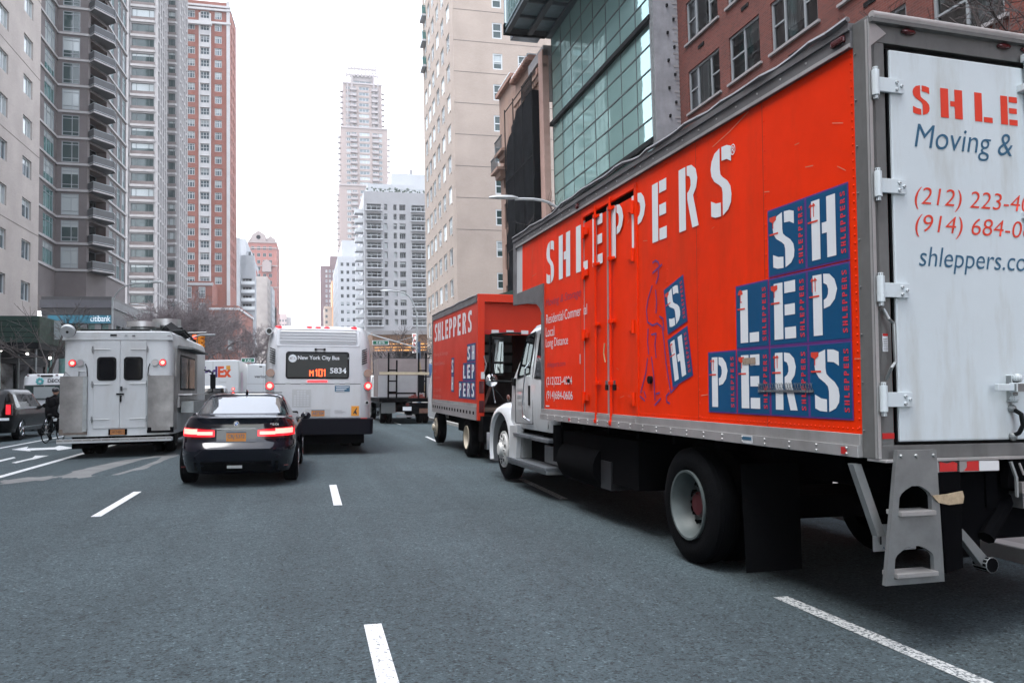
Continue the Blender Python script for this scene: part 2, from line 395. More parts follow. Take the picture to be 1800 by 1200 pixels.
class Bld:
    def __init__(s, name, label, cat='building', at=(0, 0, 0), group=None):
        s.root = thing(name, label, cat, Vector(at), group); s.o = Vector(at); s.wall = MB(); s.ins = {}; s.parts = {}
    def put(s, part, mb, X): s.ins.setdefault(part, []).append((mb, X))
    def mb(s, part): return s.parts.setdefault(part, MB())
    def facade(s, p0, p1, z0, z1, cols, rows, mat, win=None, recess=.14, revmat=None, blinds=(0, 0, 1, 2, 9), pier=None):
        """wall from p0 to p1 (left to right as seen from outside) with real openings; win(ci,ri)->dict or None"""
        p0, p1 = Vector((p0[0], p0[1], 0)), Vector((p1[0], p1[1], 0)); U = (p1 - p0); Ln = U.length; U = U / Ln; N = Vector((U.y, -U.x, 0))
        cols = sorted(c for c in cols if c[0] > .01 and c[1] < Ln - .01); rows = sorted(r for r in rows if r[0] > z0 and r[1] < z1)
        P = lambda u, z, d=0: p0 + U * u + Vector((0, 0, z)) - N * d
        W = s.wall; q = lambda a, c, e, g: W.poly([P(a, e), P(c, e), P(c, g), P(a, g)], mat)
        z = z0; rm = revmat or mat
        for ri, (ra, rb) in enumerate(rows):
            if ra > z + 1e-3: q(0, Ln, z, ra)
            u = 0
            for ci, (ca_, cb) in enumerate(cols):
                q(u, ca_, ra, rb); u = cb
                W.poly([P(ca_, ra), P(ca_, ra, recess), P(ca_, rb, recess), P(ca_, rb)], rm)
                W.poly([P(cb, ra, recess), P(cb, ra), P(cb, rb), P(cb, rb, recess)], rm)
                W.poly([P(ca_, rb), P(ca_, rb, recess), P(cb, rb, recess), P(cb, rb)], rm)
                W.poly([P(ca_, ra, recess), P(ca_, ra), P(cb, ra), P(cb, ra, recess)], rm)
                d = win(ci, ri) if win else None
                if d:
                    k = dict(d); part = k.pop('part', 'window'); bl = k.pop('blind', None)
                    wmb = window_mb(cb - ca_, rb - ra, blind=rnd.choice(blinds) if bl is None else bl, **k)
                    s.put(part, wmb, Mx(P(ca_, ra, recess - .03), U, N))
            q(u, Ln, ra, rb); z = rb
        q(0, Ln, z, z1)
    def band(s, pts, z, h, dep, mat, part='floor_band', out=None):
        b = s.wall if part in ('cornice', 'joint') else s.mb(part)
        for a, c in zip(pts, pts[1:]):
            a, c = Vector((a[0], a[1], 0)), Vector((c[0], c[1], 0)); U = (c - a); L_ = U.length; U /= L_; N = Vector((U.y, -U.x, 0))
            b.box((-.003, -dep, z), (L_ + dep * .8, .02, z + h), mat, Mx(a, U, N))
    def roof(s, pts, z, mat): s.wall.poly([(x, y, z) for x, y in pts], mat)
    def finish(s, cap=100, wallname='wall'):
        I = Matrix.Translation(-s.o)
        def shift(mb):
            mb.v = [p - s.o for p in mb.v]; return mb
        shift(s.wall).build(wallname, s.root)
        for n, mb in s.parts.items(): shift(mb).build(n, s.root)
        for part, L_ in s.ins.items():
            def key(t):
                u, v, z = pix(t[1].translation)
                if z < 1 or u < -60 or u > 1860 or v < -60 or v > 1250: return 1e6 + abs(z)
                return z
            L_.sort(key=key); cache = {}
            for mb, X in L_[:cap]:
                if id(mb) not in cache: cache[id(mb)] = mb.mesh(part)
                o = bpy.data.objects.new(part, cache[id(mb)]); COL.objects.link(o); o.parent = s.root; o.matrix_local = I @ X
            if len(L_) > cap:
                rest = MB()
                for mb, X in L_[cap:]: rest.merge(mb, I @ X)
                rest.build(part, s.root)['kind'] = 'stuff'
        return s.root
def rows_from(z, n, pitch, h): return [(z + k * pitch, z + k * pitch + h) for k in range(n)]
def cols_from(u, n, pitch, w_): return [(u + k * pitch, u + k * pitch + w_) for k in range(n)]
FRW = M('white window frame', (.46, .48, .49), .5); FRG = M('grey window frame', (.22, .24, .255), .5); FRD = M('dark window frame', (.05, .06, .065), .5)
BEIGE = brick('tan brick', (.40, .35, .325), (.365, .32, .295), (.33, .30, .28), var=.12)
PINKB = brick('pinkish beige brick', (.36, .295, .255), (.34, .275, .235), (.315, .27, .235), var=.1)
BROWN = brick('brown brick', (.118, .100, .100), (.105, .089, .089), (.112, .10, .10), var=.2)
REDBR = brick('dark red brick', (.14, .031, .021), (.085, .019, .014), (.125, .066, .055), var=.22)
TOWERRED = brick('tower red brick', (.25, .088, .062), (.225, .077, .055), (.23, .105, .085), var=.12)
PALE = M('pale limestone', (.46, .45, .455), .85, noise=(.4, .1)); GREYST = M('grey stone', (.25, .24, .245), .85, noise=(.5, .15))
WHITEB = M('white brick far', (.38, .39, .41), .85, noise=(.3, .08)); PINKST = M('pink stone', (.46, .37, .36), .85, noise=(.3, .1))
ROOFM = M('roof gravel', (.2, .2, .2), .95)
BAND = M('pale concrete band', (.31, .295, .295), .85, noise=(1, .15)); SPAN = M('brown spandrel', (.13, .105, .10), .8, noise=(1, .15))
JOINT = M('dark joint', (.14, .12, .11), .9)
GT2 = M('sea green glass', (.045, .13, .125), .02, spec=1.0); GBL = M('blue grey glass', (.06, .085, .10), .04, spec=.8)
GLASSW = M('white blind and sky glare pane', (.72, .77, .78), .1, spec=.9)  # pale panes: blinds, with the sky's reflection put into the colour
# ---- left, nearest: tan brick block with sliding windows
XB = -20.0
B = Bld('brick_building', 'tan brick apartment block above the green hoarding, with white sliding windows in its plain wall', at=(XB, 50, 0))
yB0, yB1 = wX(38.5, 362, XB).y, wX(54.5, 370, XB).y; y1 = wX(69, 300, XB).y
zb0 = wX(38.5, 379, XB).z; zb1 = wX(38.5, 345, XB).z; pit = 5.05
cols = sorted((yB0 - 30 + 1.2 - k * pit, yB1 - 30 - .1 + 0.6 - k * pit) for k in range(7))
cols = sorted((yB0 - 30 - k * pit, yB1 - 30 - k * pit) for k in range(7))
z00 = zb0 - 3 * 3.06
B.facade((XB, -70), (XB, 30), gz(-20), 46, [], [], BEIGE)
B.facade((XB, 30), (XB, y1), gz(-20) , 46, cols, [r for r in rows_from(z00, 15, 3.06, zb1 - zb0) if r[0] > 6.2], BEIGE,
         lambda c, r: dict(kind='slider', frame=FRW, glass=GBL, fw=.07, blind=rnd.choice((8, 8, 9, 2, 8)) if r > 3 else rnd.choice((0, 2, 9))), recess=.18)  # upper rows whiter: reflected sky put into the pane colour
B.facade((XB - 14, 30), (XB, 30), gz(-20), 46, [], [], BEIGE); B.facade((XB, y1), (XB - 14, y1), gz(-20), 46, [], [], BEIGE)
B.roof([(XB - 14, 30), (XB, 30), (XB, y1), (XB - 14, y1)], 46, ROOFM)
for k in range(0, 12, 2): B.band([(XB, 30), (XB, y1)], z00 + 3.06 * (k + 2) + 2.2, .05, .012, JOINT, 'joint')
B.finish()
# ---- left: brown balcony tower over a bank
B = Bld('balcony_tower', 'brown brick tower with a stack of corner balconies and pale zigzag floor bands', 'building', at=(-24, 100, 0))
P1, P2, P3, P4, P5 = (-27.7, 90), (-27.7, 100), (-24.5, 100.2), (-23.3, 104), (-23.0, 113)
FL = 3.07; zt = 96; z0 = .1
zband = wD(120, 477, 91).z; nb = int((zt - zband) / FL)
rws = rows_from(zband + .38, nb, FL, 2.45)
wbay = lambda c, r: dict(kind='bay', frame=FRG, glass=GLASST, fw=.09)
wt = lambda c, r: dict(kind='casement', frame=FRG, glass=GT2, fw=.08)
zz0 = wD(120, 522, 91).z - .4
def seg(a, b_, cs, fn): B.facade(a, b_, zz0, zt, cs, rws, BROWN, fn, recess=.1)
seg(P1, P2, [(1, 2.5), (5.6, 9.2)], wt)
seg(P2, P3, [(.55, 2.35)], wbay)
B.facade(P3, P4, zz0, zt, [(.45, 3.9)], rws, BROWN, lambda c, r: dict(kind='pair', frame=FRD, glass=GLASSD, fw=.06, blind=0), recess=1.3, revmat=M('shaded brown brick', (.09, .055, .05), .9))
seg(P4, P5, [(1.2, 2.9), (4.6, 6.2), (7, 8.6)], wt)
B.facade(P5, (-40, 113), zz0, zt, [], [], BROWN); B.facade((-40, 90), P1, zz0, zt, [(9, 10.5)], rws, BROWN, wt)
B.roof([P1, P2, P3, P4, P5, (-40, 113), (-40, 90)], zt, ROOFM)
RAILM = M('balcony rail panel', (.055, .055, .06), .4, .2)
SOFF = M('balcony soffit', (.06, .06, .065), .9)
bal = MB()
U = Vector((P4[0] - P3[0], P4[1] - P3[1], 0)); Lb = U.length
poly = [(0.2, 0), (-.55, -1.05), (2.2, -1.9), (3.3, -1.5), (Lb - .1, 0)]
for z, hh, mt in ((0, .2, BAND),): bal.ext([(x, y, z) for x, y in poly], (0, 0, hh), mt, SOFF)
for a, c in zip(poly, poly[1:]):
    a, c = Vector((*a, 0)), Vector((*c, 0)); n = max(2, int((c - a).length / .16))
    for i in range(n + 1):
        q = a.lerp(c, i / n); bal.box((q.x - .02, q.y - .02, .2), (q.x + .02, q.y + .02, 1.12), RAILM)
    for zz in (.3, 1.12): bal.tube([a + Vector((0, 0, zz)), c + Vector((0, 0, zz))], .045, FRG, 4)
    bal.poly([a + Vector((0, 0, .3)), c + Vector((0, 0, .3)), c + Vector((0, 0, 1.08)), a + Vector((0, 0, 1.08))], RAILM)
Uu = U / Lb; Nn = Vector((Uu.y, -Uu.x, 0))
for k in range(nb): B.put('balcony', bal, Mx((P3[0], P3[1], zband + k * FL), Uu, Nn))
for k in range(nb): B.band([P1, P2, P3, P4, P5], zband + k * FL, .26, .16, BAND)
B.finish(60)
# bank pavilion at its foot
B = Bld('bank_branch', 'low grey bank branch with a blue sign band at the foot of the brown tower', 'bank', at=(-24, 92, 0))
yb = 88.0
q0, q1 = wY(72, 560, yb), wY(196, 560, yb); zt_ = wY(130, 521, yb).z
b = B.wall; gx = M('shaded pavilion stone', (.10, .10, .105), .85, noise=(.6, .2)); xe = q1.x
DK = M('dark bronze fascia', (.018, .017, .02), .5, noise=(2, .2)); FAS = M('grey metal fascia', (.055, .055, .065), .45, .3, noise=(1.5, .2))
b.box((q0.x, yb, wY(130, 527, yb).z), (xe, 112, zt_), DK)
b.box((q0.x - .1, yb - .15, wY(130, 541, yb).z), (xe + .15, 112.2, wY(130, 527, yb).z), FAS)
b.box((q0.x, yb, wY(130, 553, yb).z), (xe, 112, wY(130, 541, yb).z), DK)
zs = wY(130, 569, yb).z
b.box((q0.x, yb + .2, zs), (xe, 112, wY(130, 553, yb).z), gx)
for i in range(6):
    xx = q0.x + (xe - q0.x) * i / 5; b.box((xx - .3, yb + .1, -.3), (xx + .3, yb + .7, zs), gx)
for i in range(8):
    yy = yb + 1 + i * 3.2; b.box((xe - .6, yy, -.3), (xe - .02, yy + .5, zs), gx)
GW = B.mb('window'); GW.poly([(q0.x, yb + .4, -.3), (xe, yb + .4, -.3), (xe, yb + .4, zs), (q0.x, yb + .4, zs)], GT2)
for i in range(7): GW.poly([(xe - .3, yb + 1.6 + i * 3.2, -.3), (xe - .3, yb + 4.1 + i * 3.2, -.3), (xe - .3, yb + 4.1 + i * 3.2, zs), (xe - .3, yb + 1.6 + i * 3.2, zs)], GT2)
BLUE = M('bank sign blue', (.010, .085, .125), .4, emit=((.02, .25, .42), .03))
sg = B.mb('sign'); s0, s1 = wY(84, 560, yb), wY(195, 560, yb)
sg.box((s0.x, yb - .02, wY(130, 568, yb).z), (s1.x, yb + .18, wY(130, 554, yb).z), BLUE)
r_ = B.finish()
c0 = wY(159, 565, yb - .03)
text('citibank', WHITEINK, r_, c0 - Vector((-24, 92, 0)), (1, 0, 0), (0, 0, 1), width=wY(194, 565, yb).x - c0.x, height=.62, depth=.02)
# ---- left: grey tower with banded bays
def banded(name, label, plan, zt, fl, cols_, zst, at, bandm=BAND, spm=SPAN, wallm=GREYST, glass=GLASST, ribs=()):
    B = Bld(name, label, at=at); n = int((zt - zst) / fl)
    for i, (a, c) in enumerate(zip(plan, plan[1:])):
        cs = cols_.get(i, [])
        if cs == 'none': B.facade(a, c, 0, zt, [], [], wallm); continue
        B.facade(a, c, 0, zt, cs, rows_from(zst + 1.15, n, fl, 1.55), wallm, lambda ci, r: dict(kind='wide' if i % 2 == 0 else 'pair', frame=FRD, glass=glass, fw=.09), recess=.25)
        for k in range(n):
            for (u0, u1) in cs:
                A, C_ = Vector((*a, 0)), Vector((*c, 0)); U = (C_ - A).normalized(); N = Vector((U.y, -U.x, 0)); X = Mx(A, U, N); z = zst + k * fl
                B.wall.box((u0 - .15, -.03, z + .45), (u1 + .15, .02, z + 1.15), spm, X)
                B.wall.ext([X @ Vector(q) for q in ((u0 - .3, 0, z), (u0 - .15, -.35, z), (u1 + .05, -.35, z), (u1 + .4, 0, z))], (0, 0, .46), bandm)
    for (a, c, k, n2) in ribs:
        A, C_ = Vector((*a, 0)), Vector((*c, 0)); U = (C_ - A).normalized(); N = Vector((U.y, -U.x, 0)); X = Mx(A, U, N)
        L_ = (C_ - A).length
        for i in range(n2): B.mb('pier').box((L_ * i / n2, -.45, 0), (L_ * i / n2 + k, .02, zt), bandm, X)
    B.roof(plan, zt, ROOFM)
    return B
B = banded('grey_tower', 'grey tower with pale ribs and banded bay windows between the brown and the red tower',
           [(-36, 166), (-28.6, 166), (-28.6, 179), (-26.4, 179), (-26.4, 193), (-45, 193), (-45, 166)], 125, 2.98,
           {0: [(3.1, 7.2)], 1: cols_from(.9, 4, 3.1, 1.7), 2: [(.35, 1.75)], 3: cols_from(.9, 4, 3.2, 1.8), 4: 'none', 5: 'none'}, 3, (-30, 175, 0), glass=GLASST,
           ribs=[((-28.6, 166), (-28.6, 179), .7, 5), ((-26.4, 179), (-26.4, 193), .7, 5), ((-36, 166), (-32.9, 166), .6, 3)])
B.finish()
# ---- left: red brick tower with white central strip
yr = 208.0
X0, X1 = wY(326, 300, yr).x, wY(402.5, 300, yr).x; zt = wY(360, 2, yr).z
B = Bld('red_tower', 'slim red brick tower with a white window strip up its middle', at=(-24, 210, 0))
xw = lambda u: wY(u, 300, yr).x - X0
fl = 21.1 / FPX * wY(365, 300, yr).dot(FW) * 1.0
zr = [(wY(365, 457 - k * 21.2, yr).z, wY(365, 444 - k * 21.2, yr).z) for k in range(-2, 21)]
B.facade((X0, yr), (X1, yr), 0, zt, [(xw(329), xw(342.5)), (xw(352), xw(368)), (xw(377.5), xw(390))], zr, TOWERRED,
         lambda c, r: dict(kind='casement' if c != 1 else 'grid', frame=FRW, glass=GBL, fw=.16, blind=rnd.choice((0, 0, 1, 2))), recess=.25)
yS = 222
B.facade((X1, yr), (X1 + .6, yS), 0, wY(408, 30, 214).z, cols_from(1.2, 4, 3.2, 1.6), zr, TOWERRED, lambda c, r: dict(kind='pair', frame=FRW, glass=GBL, fw=.12), recess=.25)
B.facade((X1 + .6, yS), (X0, yS), 0, zt, [], [], TOWERRED); B.facade((X0, yS), (X0, yr), 0, zt, [], [], TOWERRED); B.roof([(X0, yr), (X1, yr), (X1 + .6, yS), (X0, yS)], zt, ROOFM)
tr = B.mb('white_strip')
for a, c in ((349.5, 351.6), (368.4, 371)): tr.box((X0 + xw(a), yr - .35, 8), (X0 + xw(c), yr + .02, wY(360, 24, yr).z), PALE)
for (za, zb_) in zip(zr[:-1], zr[1:]): tr.box((X0 + xw(351.6), yr - .22, za[1]), (X0 + xw(368.4), yr + .02, zb_[0]), PALE)
for u in (398.5,): tr.box((X0 + xw(u), yr - .25, 8), (X1 + .25, yr + .05, zt + .4), PALE)
cb = B.wall
for v in (19, 13, 42): 
    z = wY(365, v, yr).z; cb.box((X0 - .3, yr - .5, z), (X1 + .5, yr + .01, z + .5), PALE)
cb.box((X0, yr - .9, wY(365, 46, yr).z), (X0 + xw(373), yr + .01, wY(365, 43, yr).z), PALE)
B.finish(80)
# podium of the red tower
yp = 196.0
B = Bld('brick_podium', 'low red brick podium with white trim in front of the red tower', 'building', at=(-22, 200, 0))
xa, xb = wY(322, 500, yp).x, wY(373, 500, yp).x; zt = wY(350, 494, yp).z
cs = [(wY(a, 500, yp).x - xa, wY(c, 500, yp).x - xa) for a, c in ((327, 337), (349, 361))]
B.facade((xa, yp), (xb, yp), 0, zt, cs, [(wY(350, 524, yp).z, wY(350, 504, yp).z), (wY(350, 552, yp).z, wY(350, 532, yp).z)], TOWERRED, lambda c, r: dict(kind='grid', frame=FRW, glass=GBL, fw=.18))
B.facade((xb, yp), (xb, 208), 0, zt, [], [], TOWERRED); B.roof([(xa, yp), (xb, yp), (xb, 208), (xa, 208)], zt, ROOFM)
xc = wY(431, 545, 190).x
zl_ = wY(400, 537, 190).z
B.facade((xb, 190), (xc - 1.5, 190), 0, zl_, cols_from(1.4, 3, 2.6, 1.2), [(2, 4.5), (6, 8.5), (11, 13.5)], TOWERRED, lambda c, r: dict(kind='sash', frame=FRW, glass=GBL, fw=.15))
B.facade((xc - 1.5, 190), (xc, 216), 0, zl_, cols_from(1.4, 7, 3.4, 1.4), [(2, 4.5), (6, 8.5), (11, 13.5)], TOWERRED, lambda c, r: dict(kind='sash', frame=FRW, glass=GBL, fw=.15))
B.roof([(xb, 190), (xc - 1.5, 190), (xc, 216), (xb, 216)], zl_, ROOFM)
B.band([(xa, yp), (xb, yp)], zt - .9, .5, .3, PALE, 'cornice'); B.band([(xb, 190), (xc - 1.5, 190), (xc, 216)], zl_ - 1, .5, .3, PALE, 'cornice')
B.band([(xa, yp), (xb, yp)], wY(350, 502, yp).z, .4, .2, PALE, 'cornice')
B.finish()
# ---- left: white stepped block
D5 = 285; y5 = wY(430, 500, 280).y
B = Bld('white_stepped_block', 'white apartment block stepping back at the top beside the red tower', at=(-24, 285, 0))
ya, yb_ = 282.0, 320.0; WSTEP = M('white glazed brick', (.27, .28, .295), .85, noise=(.3, .08))
xa, xm, xb = wY(405, 500, ya).x, wY(423, 500, ya).x, wY(448, 500, ya).x
fl5 = 14.15 / FPX * 282
zt1, zt2 = wY(415, 421, ya).z, wY(435, 449, ya).z
wn = lambda c, r: dict(kind='pair', frame=FRG, glass=GLASSD, fw=.14, blind=rnd.choice((0, 0, 0, 1)))
rw = rows_from(wY(420, 541, ya).z, 10, fl5, 1.5)
B.facade((xa, ya - 4), (xm, ya - 4), 0, zt1, [(2.2, 3.6)], rw, WSTEP, wn)
B.facade((xm, ya - 4), (xm, ya), 0, zt1, [], [], WHITEB)
B.facade((xm, ya), (xb, ya), 0, zt2, [(.5, 3.6), ] , [r for r in rw if r[0] < wY(430, 485, ya).z], WSTEP, lambda c, r: dict(kind='triple', frame=FRG, glass=GLASSD, fw=.14, blind=0), recess=.8)
for zz in (wY(430, 470, ya).z, wY(430, 456, ya).z):
    for xx in (1.2, 3.4): B.put('window', window_mb(.95, 1.5, 'pair', FRG, 0, GLASSD, .1), Mx((xm + xx - .5, ya - .02, zz), (1, 0), (0, -1)))
zs2 = wY(435, 436, ya).z
B.facade((xb, ya), (-19.3, 330), 0, zt2, cols_from(2, 12, 4, 1.9), rw, WHITEB, wn)
B.facade((xa, ya + 3), (xm + 1.5, ya + 3), zt2 - 4, zt1 + 1, [], [], WHITEB); B.facade((xm + 1.5, ya + 3), (xm + 1.5, 330), zt2, zt1 + 1, [], [], WHITEB)
B.facade((xm + 1.5, ya + 6), (xb - 1.5, ya + 6), zt2, zs2, [(.6, 1.5), (2, 2.9)], [(zt2 + .7, zt2 + 2.3)], WHITEB, wn); B.facade((xb - 1.5, ya + 6), (xb - 1.5, 330), zt2, zs2, [], [], WHITEB)
B.roof([(xa, ya + 3), (xm + 1.5, ya + 3), (xm + 1.5, 330), (xa, 330)], zt1 + 1, WHITEB); B.roof([(xm, ya), (xb, ya), (-19.3, 330), (xm, 330)], zt2, WHITEB); B.roof([(xm, ya + 6), (xb - 1.5, ya + 6), (xb - 1.5, 330), (xm, 330)], zs2, WHITEB)
def balcony_mb(w_, dep, mat=WHITEB, rail=FRG, hgt=1.05, solid=False):
    b = MB(); b.box((0, -dep, -.22), (w_, .02, 0), mat)
    pts = [(0.05, .0), (.05, -dep + .05), (w_ - .05, -dep + .05), (w_ - .05, 0)]
    for a, c in zip(pts, pts[1:]):
        b.box((min(a[0], c[0]) - .03, min(a[1], c[1]) - .03, hgt - .08), (max(a[0], c[0]) + .03, max(a[1], c[1]) + .03, hgt), rail)
        L_ = abs(a[0] - c[0]) + abs(a[1] - c[1]); n = max(1, int(L_ / 1.3))
        for i in range(n + 1):
            x, y = a[0] + (c[0] - a[0]) * i / n, a[1] + (c[1] - a[1]) * i / n; b.box((x - .03, y - .03, 0), (x + .03, y + .03, hgt - .08), rail)
        if solid: b.box((min(a[0], c[0]) - .015, min(a[1], c[1]) - .015, .08), (max(a[0], c[0]) + .015, max(a[1], c[1]) + .015, hgt - .15), rail)
    return b
bl5 = balcony_mb(4.6, 1.2, WHITEB, FRW, solid=True)
for r in rw:
    if r[0] < wY(430, 485, ya).z: B.put('balcony', bl5, Mx((xm + .1, ya, r[0] - .6), (1, 0), (0, -1)))
B.finish(60)
B = Bld('pale_low_block', 'narrow pale block stepping down beyond the white stepped block', at=(-19, 340, 0))
xa, xb = -24.0, wY(472, 540, 340).x
for i, (u, v, y, mt) in enumerate(((470, 486, 336, BEIGE), (478, 503, 352, WHITEB), (486, 540, 372, WHITEB))):
    x2 = wY(u, v, y).x; z2 = wY(u, v, y).z
    B.facade((xa, y), (x2, y), 0, z2, cols_from(1, 2, 2.2, 1.1), rows_from(4, 15, 2.9, 1.4), mt, wn); B.facade((x2, y), (x2 + .5, y + 16), 0, z2, cols_from(1, 4, 3.6, 1.6), rows_from(4, 15, 2.9, 1.4), mt, wn)
    B.roof([(xa, y), (x2, y), (x2 + .5, y + 16), (xa, y + 16)], z2, ROOFM)
B.finish(40)
# ---- left, far: red and cream tower with gabled top
ya = 372.0; B = Bld('gabled_tower', 'far red brick tower with cream gabled crown left of the street gap', at=(-24, 372, 0))
f = lambda u, v: wY(u, v, ya)
xa, xb = f(436, 500).x, f(486.5, 500).x
RB2 = M('far red brick', (.29, .12, .10), .85, noise=(.5, .12)); CR = M('cream stone', (.27, .225, .215), .85)
zt = f(460, 425).z
wn2 = lambda c, r: dict(kind='pair', frame=FRG, glass=GLASST, fw=.15, blind=0)
B.facade((xa, ya), (xb, ya), 0, zt, cols_from(1.4, 5, 2.5, 1.4), rows_from(3, 22, 3.1, 1.7), RB2, wn2)
B.facade((xb, ya), (xb + .5, ya + 22), 0, zt, cols_from(1.4, 5, 4, 2), rows_from(3, 22, 3.1, 1.7), RB2, wn2); B.roof([(xa, ya), (xb, ya), (xb + .5, ya + 22), (xa, ya + 22)], zt, ROOFM)
cr = B.mb('crown')
def gable(u0, u1, vb, ve, vp, y0, y1, mt):
    a, c = f(u0, vb), f(u1, vb); e, p = f(u0, ve).z, f((u0 + u1) / 2, vp).z
    cr.ext([(a.x, y0, a.z), (c.x, y0, a.z), (c.x, y0, e), ((a.x + c.x) / 2, y0, p), (a.x, y0, e)], (0, y1 - y0, 0), mt)
gable(442, 467, 428, 412, 404, ya + 1, ya + 12, CR); gable(467, 484, 430, 419, 413, ya + 2, ya + 12, CR); gable(436, 446, 430, 421, 414, ya + 3, ya + 12, CR)
gable(461, 477, 478, 462, 456, ya - 1.2, ya - .01, CR); gable(463, 475, 500, 492, 488, ya - .9, ya - .005, CR)
c_ = f(454, 416); cr.cyl((c_.x, ya + .9, c_.z), (c_.x, ya + 1.1, c_.z), .95, GLASSD, n=20)
for v in (427, 437, 468, 506): z = f(460, v).z; B.wall.box((xa - .2, ya - .4, z), (xb + .4, ya - .002, z + .5), CR)
B.finish(100)
B = Bld('distant_block', 'small pinkish block at the far end of the street', at=(-14, 520, 0)); f = lambda u, v: wY(u, v, 520)
xa, xb, xc = f(484, 560).x, f(504, 560).x, f(512, 560).x
B.facade((xa, 520), (xb, 520), 0, f(490, 551.5).z, cols_from(.8, 4, 1.7, .9), rows_from(3, 15, 3, 1.5), PINKST, wn2); B.facade((xb, 525), (xc, 525), 0, f(508, 556).z, [], [], PALE); B.facade((xb, 520), (xb, 540), 0, f(490, 551.5).z, [], [], PINKST)
B.roof([(xa, 520), (xb, 520), (xb, 540), (xa, 540)], f(490, 551.5).z, ROOFM); B.roof([(xb, 525), (xc, 525), (xc, 540), (xb, 540)], f(508, 556).z, ROOFM); B.finish(40)

# ------------------------------------------------------------------ right side
# ---- red brick building behind the lorry
XK = 16.0
def kx(u, v): return wX(u, v, XK)
B = Bld('red_brick_building', 'dark red brick apartment building with grey three-light windows behind the big lorry', at=(XK, 28, 0))
yk1 = kx(1197, 227).y; s_ = XK / 17.5
y_c = [(33.52 * s_, 30.6 * s_), (29.77 * s_, 27.43 * s_), (26.63 * s_, 23.75 * s_)]
pitch = (y_c[0][0] - y_c[2][0]); y_c += [(22.5 * s_, 19.6 * s_), (18.6 * s_, 16.2 * s_), (15.4 * s_, 12.4 * s_)]
cs = sorted((yk1 - a, yk1 - c) for a, c in y_c)
zk = kx(1212, 200).z; zk2 = kx(1208, 129).z; flk = kx(1208, 79).z - zk
B.facade((XK, 2), (XK, -70), gz(16), 34, [], [], REDBR)
B.facade((XK, yk1), (XK, 2), gz(16), 34, cs, [(zk + k * flk, zk2 + k * flk) for k in range(-4, 7)], REDBR, None, recess=.16)
# these windows are near: frame and glass are parts of their own (added below)
WINK = []
for a, c in y_c:
    for k in range(-3, 5): WINK.append((a, a - c, zk + k * flk, zk2 - zk))
B.facade((30, yk1 + .0), (XK, yk1), 0, 34, [], [], REDBR) if False else None
B.roof([(XK, 2), (XK, yk1), (32, yk1), (32, 2)], 34, ROOFM)
vent = B.wall
for a, c in y_c:
    for k in range(-3, 5): vent.box((XK - .03, a - 1.5, zk + k * flk - .62), (XK + .02, a - 1.0, zk + k * flk - .48), BLACKPL)
rt_ = B.finish()
def near_window(parent, o, a, wd, z, h):
    fr = MB(); t = .09
    X = Mx((XK + .11, a, z), (0, -1), (-1, 0)); L0 = Matrix.Translation(-o)
    def bar(x0, x1, z0, z1, y0=-.05, y1=.05): fr.box((x0, y0, z0), (x1, y1, z1), FRG, L0 @ X)
    bar(0, wd, 0, t); bar(0, wd, h - t, h); bar(0, t, t, h - t); bar(wd - t, wd, t, h - t)
    v1, v2 = wd * .29, wd * .71
    if wd > 2.4:
        bar(v1 - .045, v1 + .045, t, h - t, -.04); bar(v2 - .045, v2 + .045, t, h - t, -.04)
        bar(t, v1 - .045, h * .5, h * .5 + .06, -.03); bar(v2 + .045, wd - t, h * .5, h * .5 + .06, -.03)
    else:
        v1 = wd * .48; bar(v1 - .045, v1 + .045, t, h - t, -.04); bar(t, v1 - .045, h * .5, h * .5 + .06, -.03)
    fr.box((-.12, -.2, -.09), (wd + .12, .05, -.001), GREYST, L0 @ X)
    fo = fr.build('window', parent)
    g = MB(); z1 = h - t
    g.poly([L0 @ X @ Vector(p) for p in ((t, .01, t), (wd - t, .01, t), (wd - t, .01, z1), (t, .01, z1))], GLASSK)
    g.build('glass', fo)
    if rnd.random() < .75:
        cu = MB(); a0, a1 = (v1 + .05, v2 - .05) if wd > 2.4 else (v1 + .05, wd - t)
        n = 14; zl0 = t + rnd.choice((0, 0, .4, .8)) * h * .6
        row = [(a0 + (a1 - a0) * i / n, .03 + .02 * math.sin(i * 2.4)) for i in range(n + 1)]
        for (xa, y_a), (xb, y_b) in zip(row, row[1:]): cu.poly([L0 @ X @ Vector(p) for p in ((xa, y_a, zl0), (xb, y_b, zl0), (xb, y_b, z1), (xa, y_a, z1))], CURT)
        cu.build('curtain', fo)
def see_glass(name, tint):
    m = bpy.data.materials.new(name); m.use_nodes = True; nt = m.node_tree; nt.nodes.clear(); L = nt.links.new
    o = nt.nodes.new('ShaderNodeOutputMaterial'); mx = nt.nodes.new('ShaderNodeMixShader'); t = nt.nodes.new('ShaderNodeBsdfTransparent'); g = nt.nodes.new('ShaderNodeBsdfGlossy'); fr = nt.nodes.new('ShaderNodeFresnel')
    t.inputs[0].default_value = (*tint, 1); g.inputs['Roughness'].default_value = .01; fr.inputs[0].default_value = 1.7
    L(fr.outputs[0], mx.inputs[0]); L(t.outputs[0], mx.inputs[1]); L(g.outputs[0], mx.inputs[2]); L(mx.outputs[0], o.inputs[0]); return m
GLASSK = see_glass('clear window glass', (.75, .8, .8)); CURT = M('pale curtain', (.42, .43, .43), .9)
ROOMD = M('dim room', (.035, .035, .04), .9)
for (a, wd, z, h) in WINK: near_window(rt_, Vector((XK, 28, 0)), a, wd, z, h)
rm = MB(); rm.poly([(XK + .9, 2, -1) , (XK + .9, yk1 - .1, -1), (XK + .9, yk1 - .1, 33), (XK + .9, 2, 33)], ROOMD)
rm.v = [p - Vector((XK, 28, 0)) for p in rm.v]; rm.build('interior', rt_)
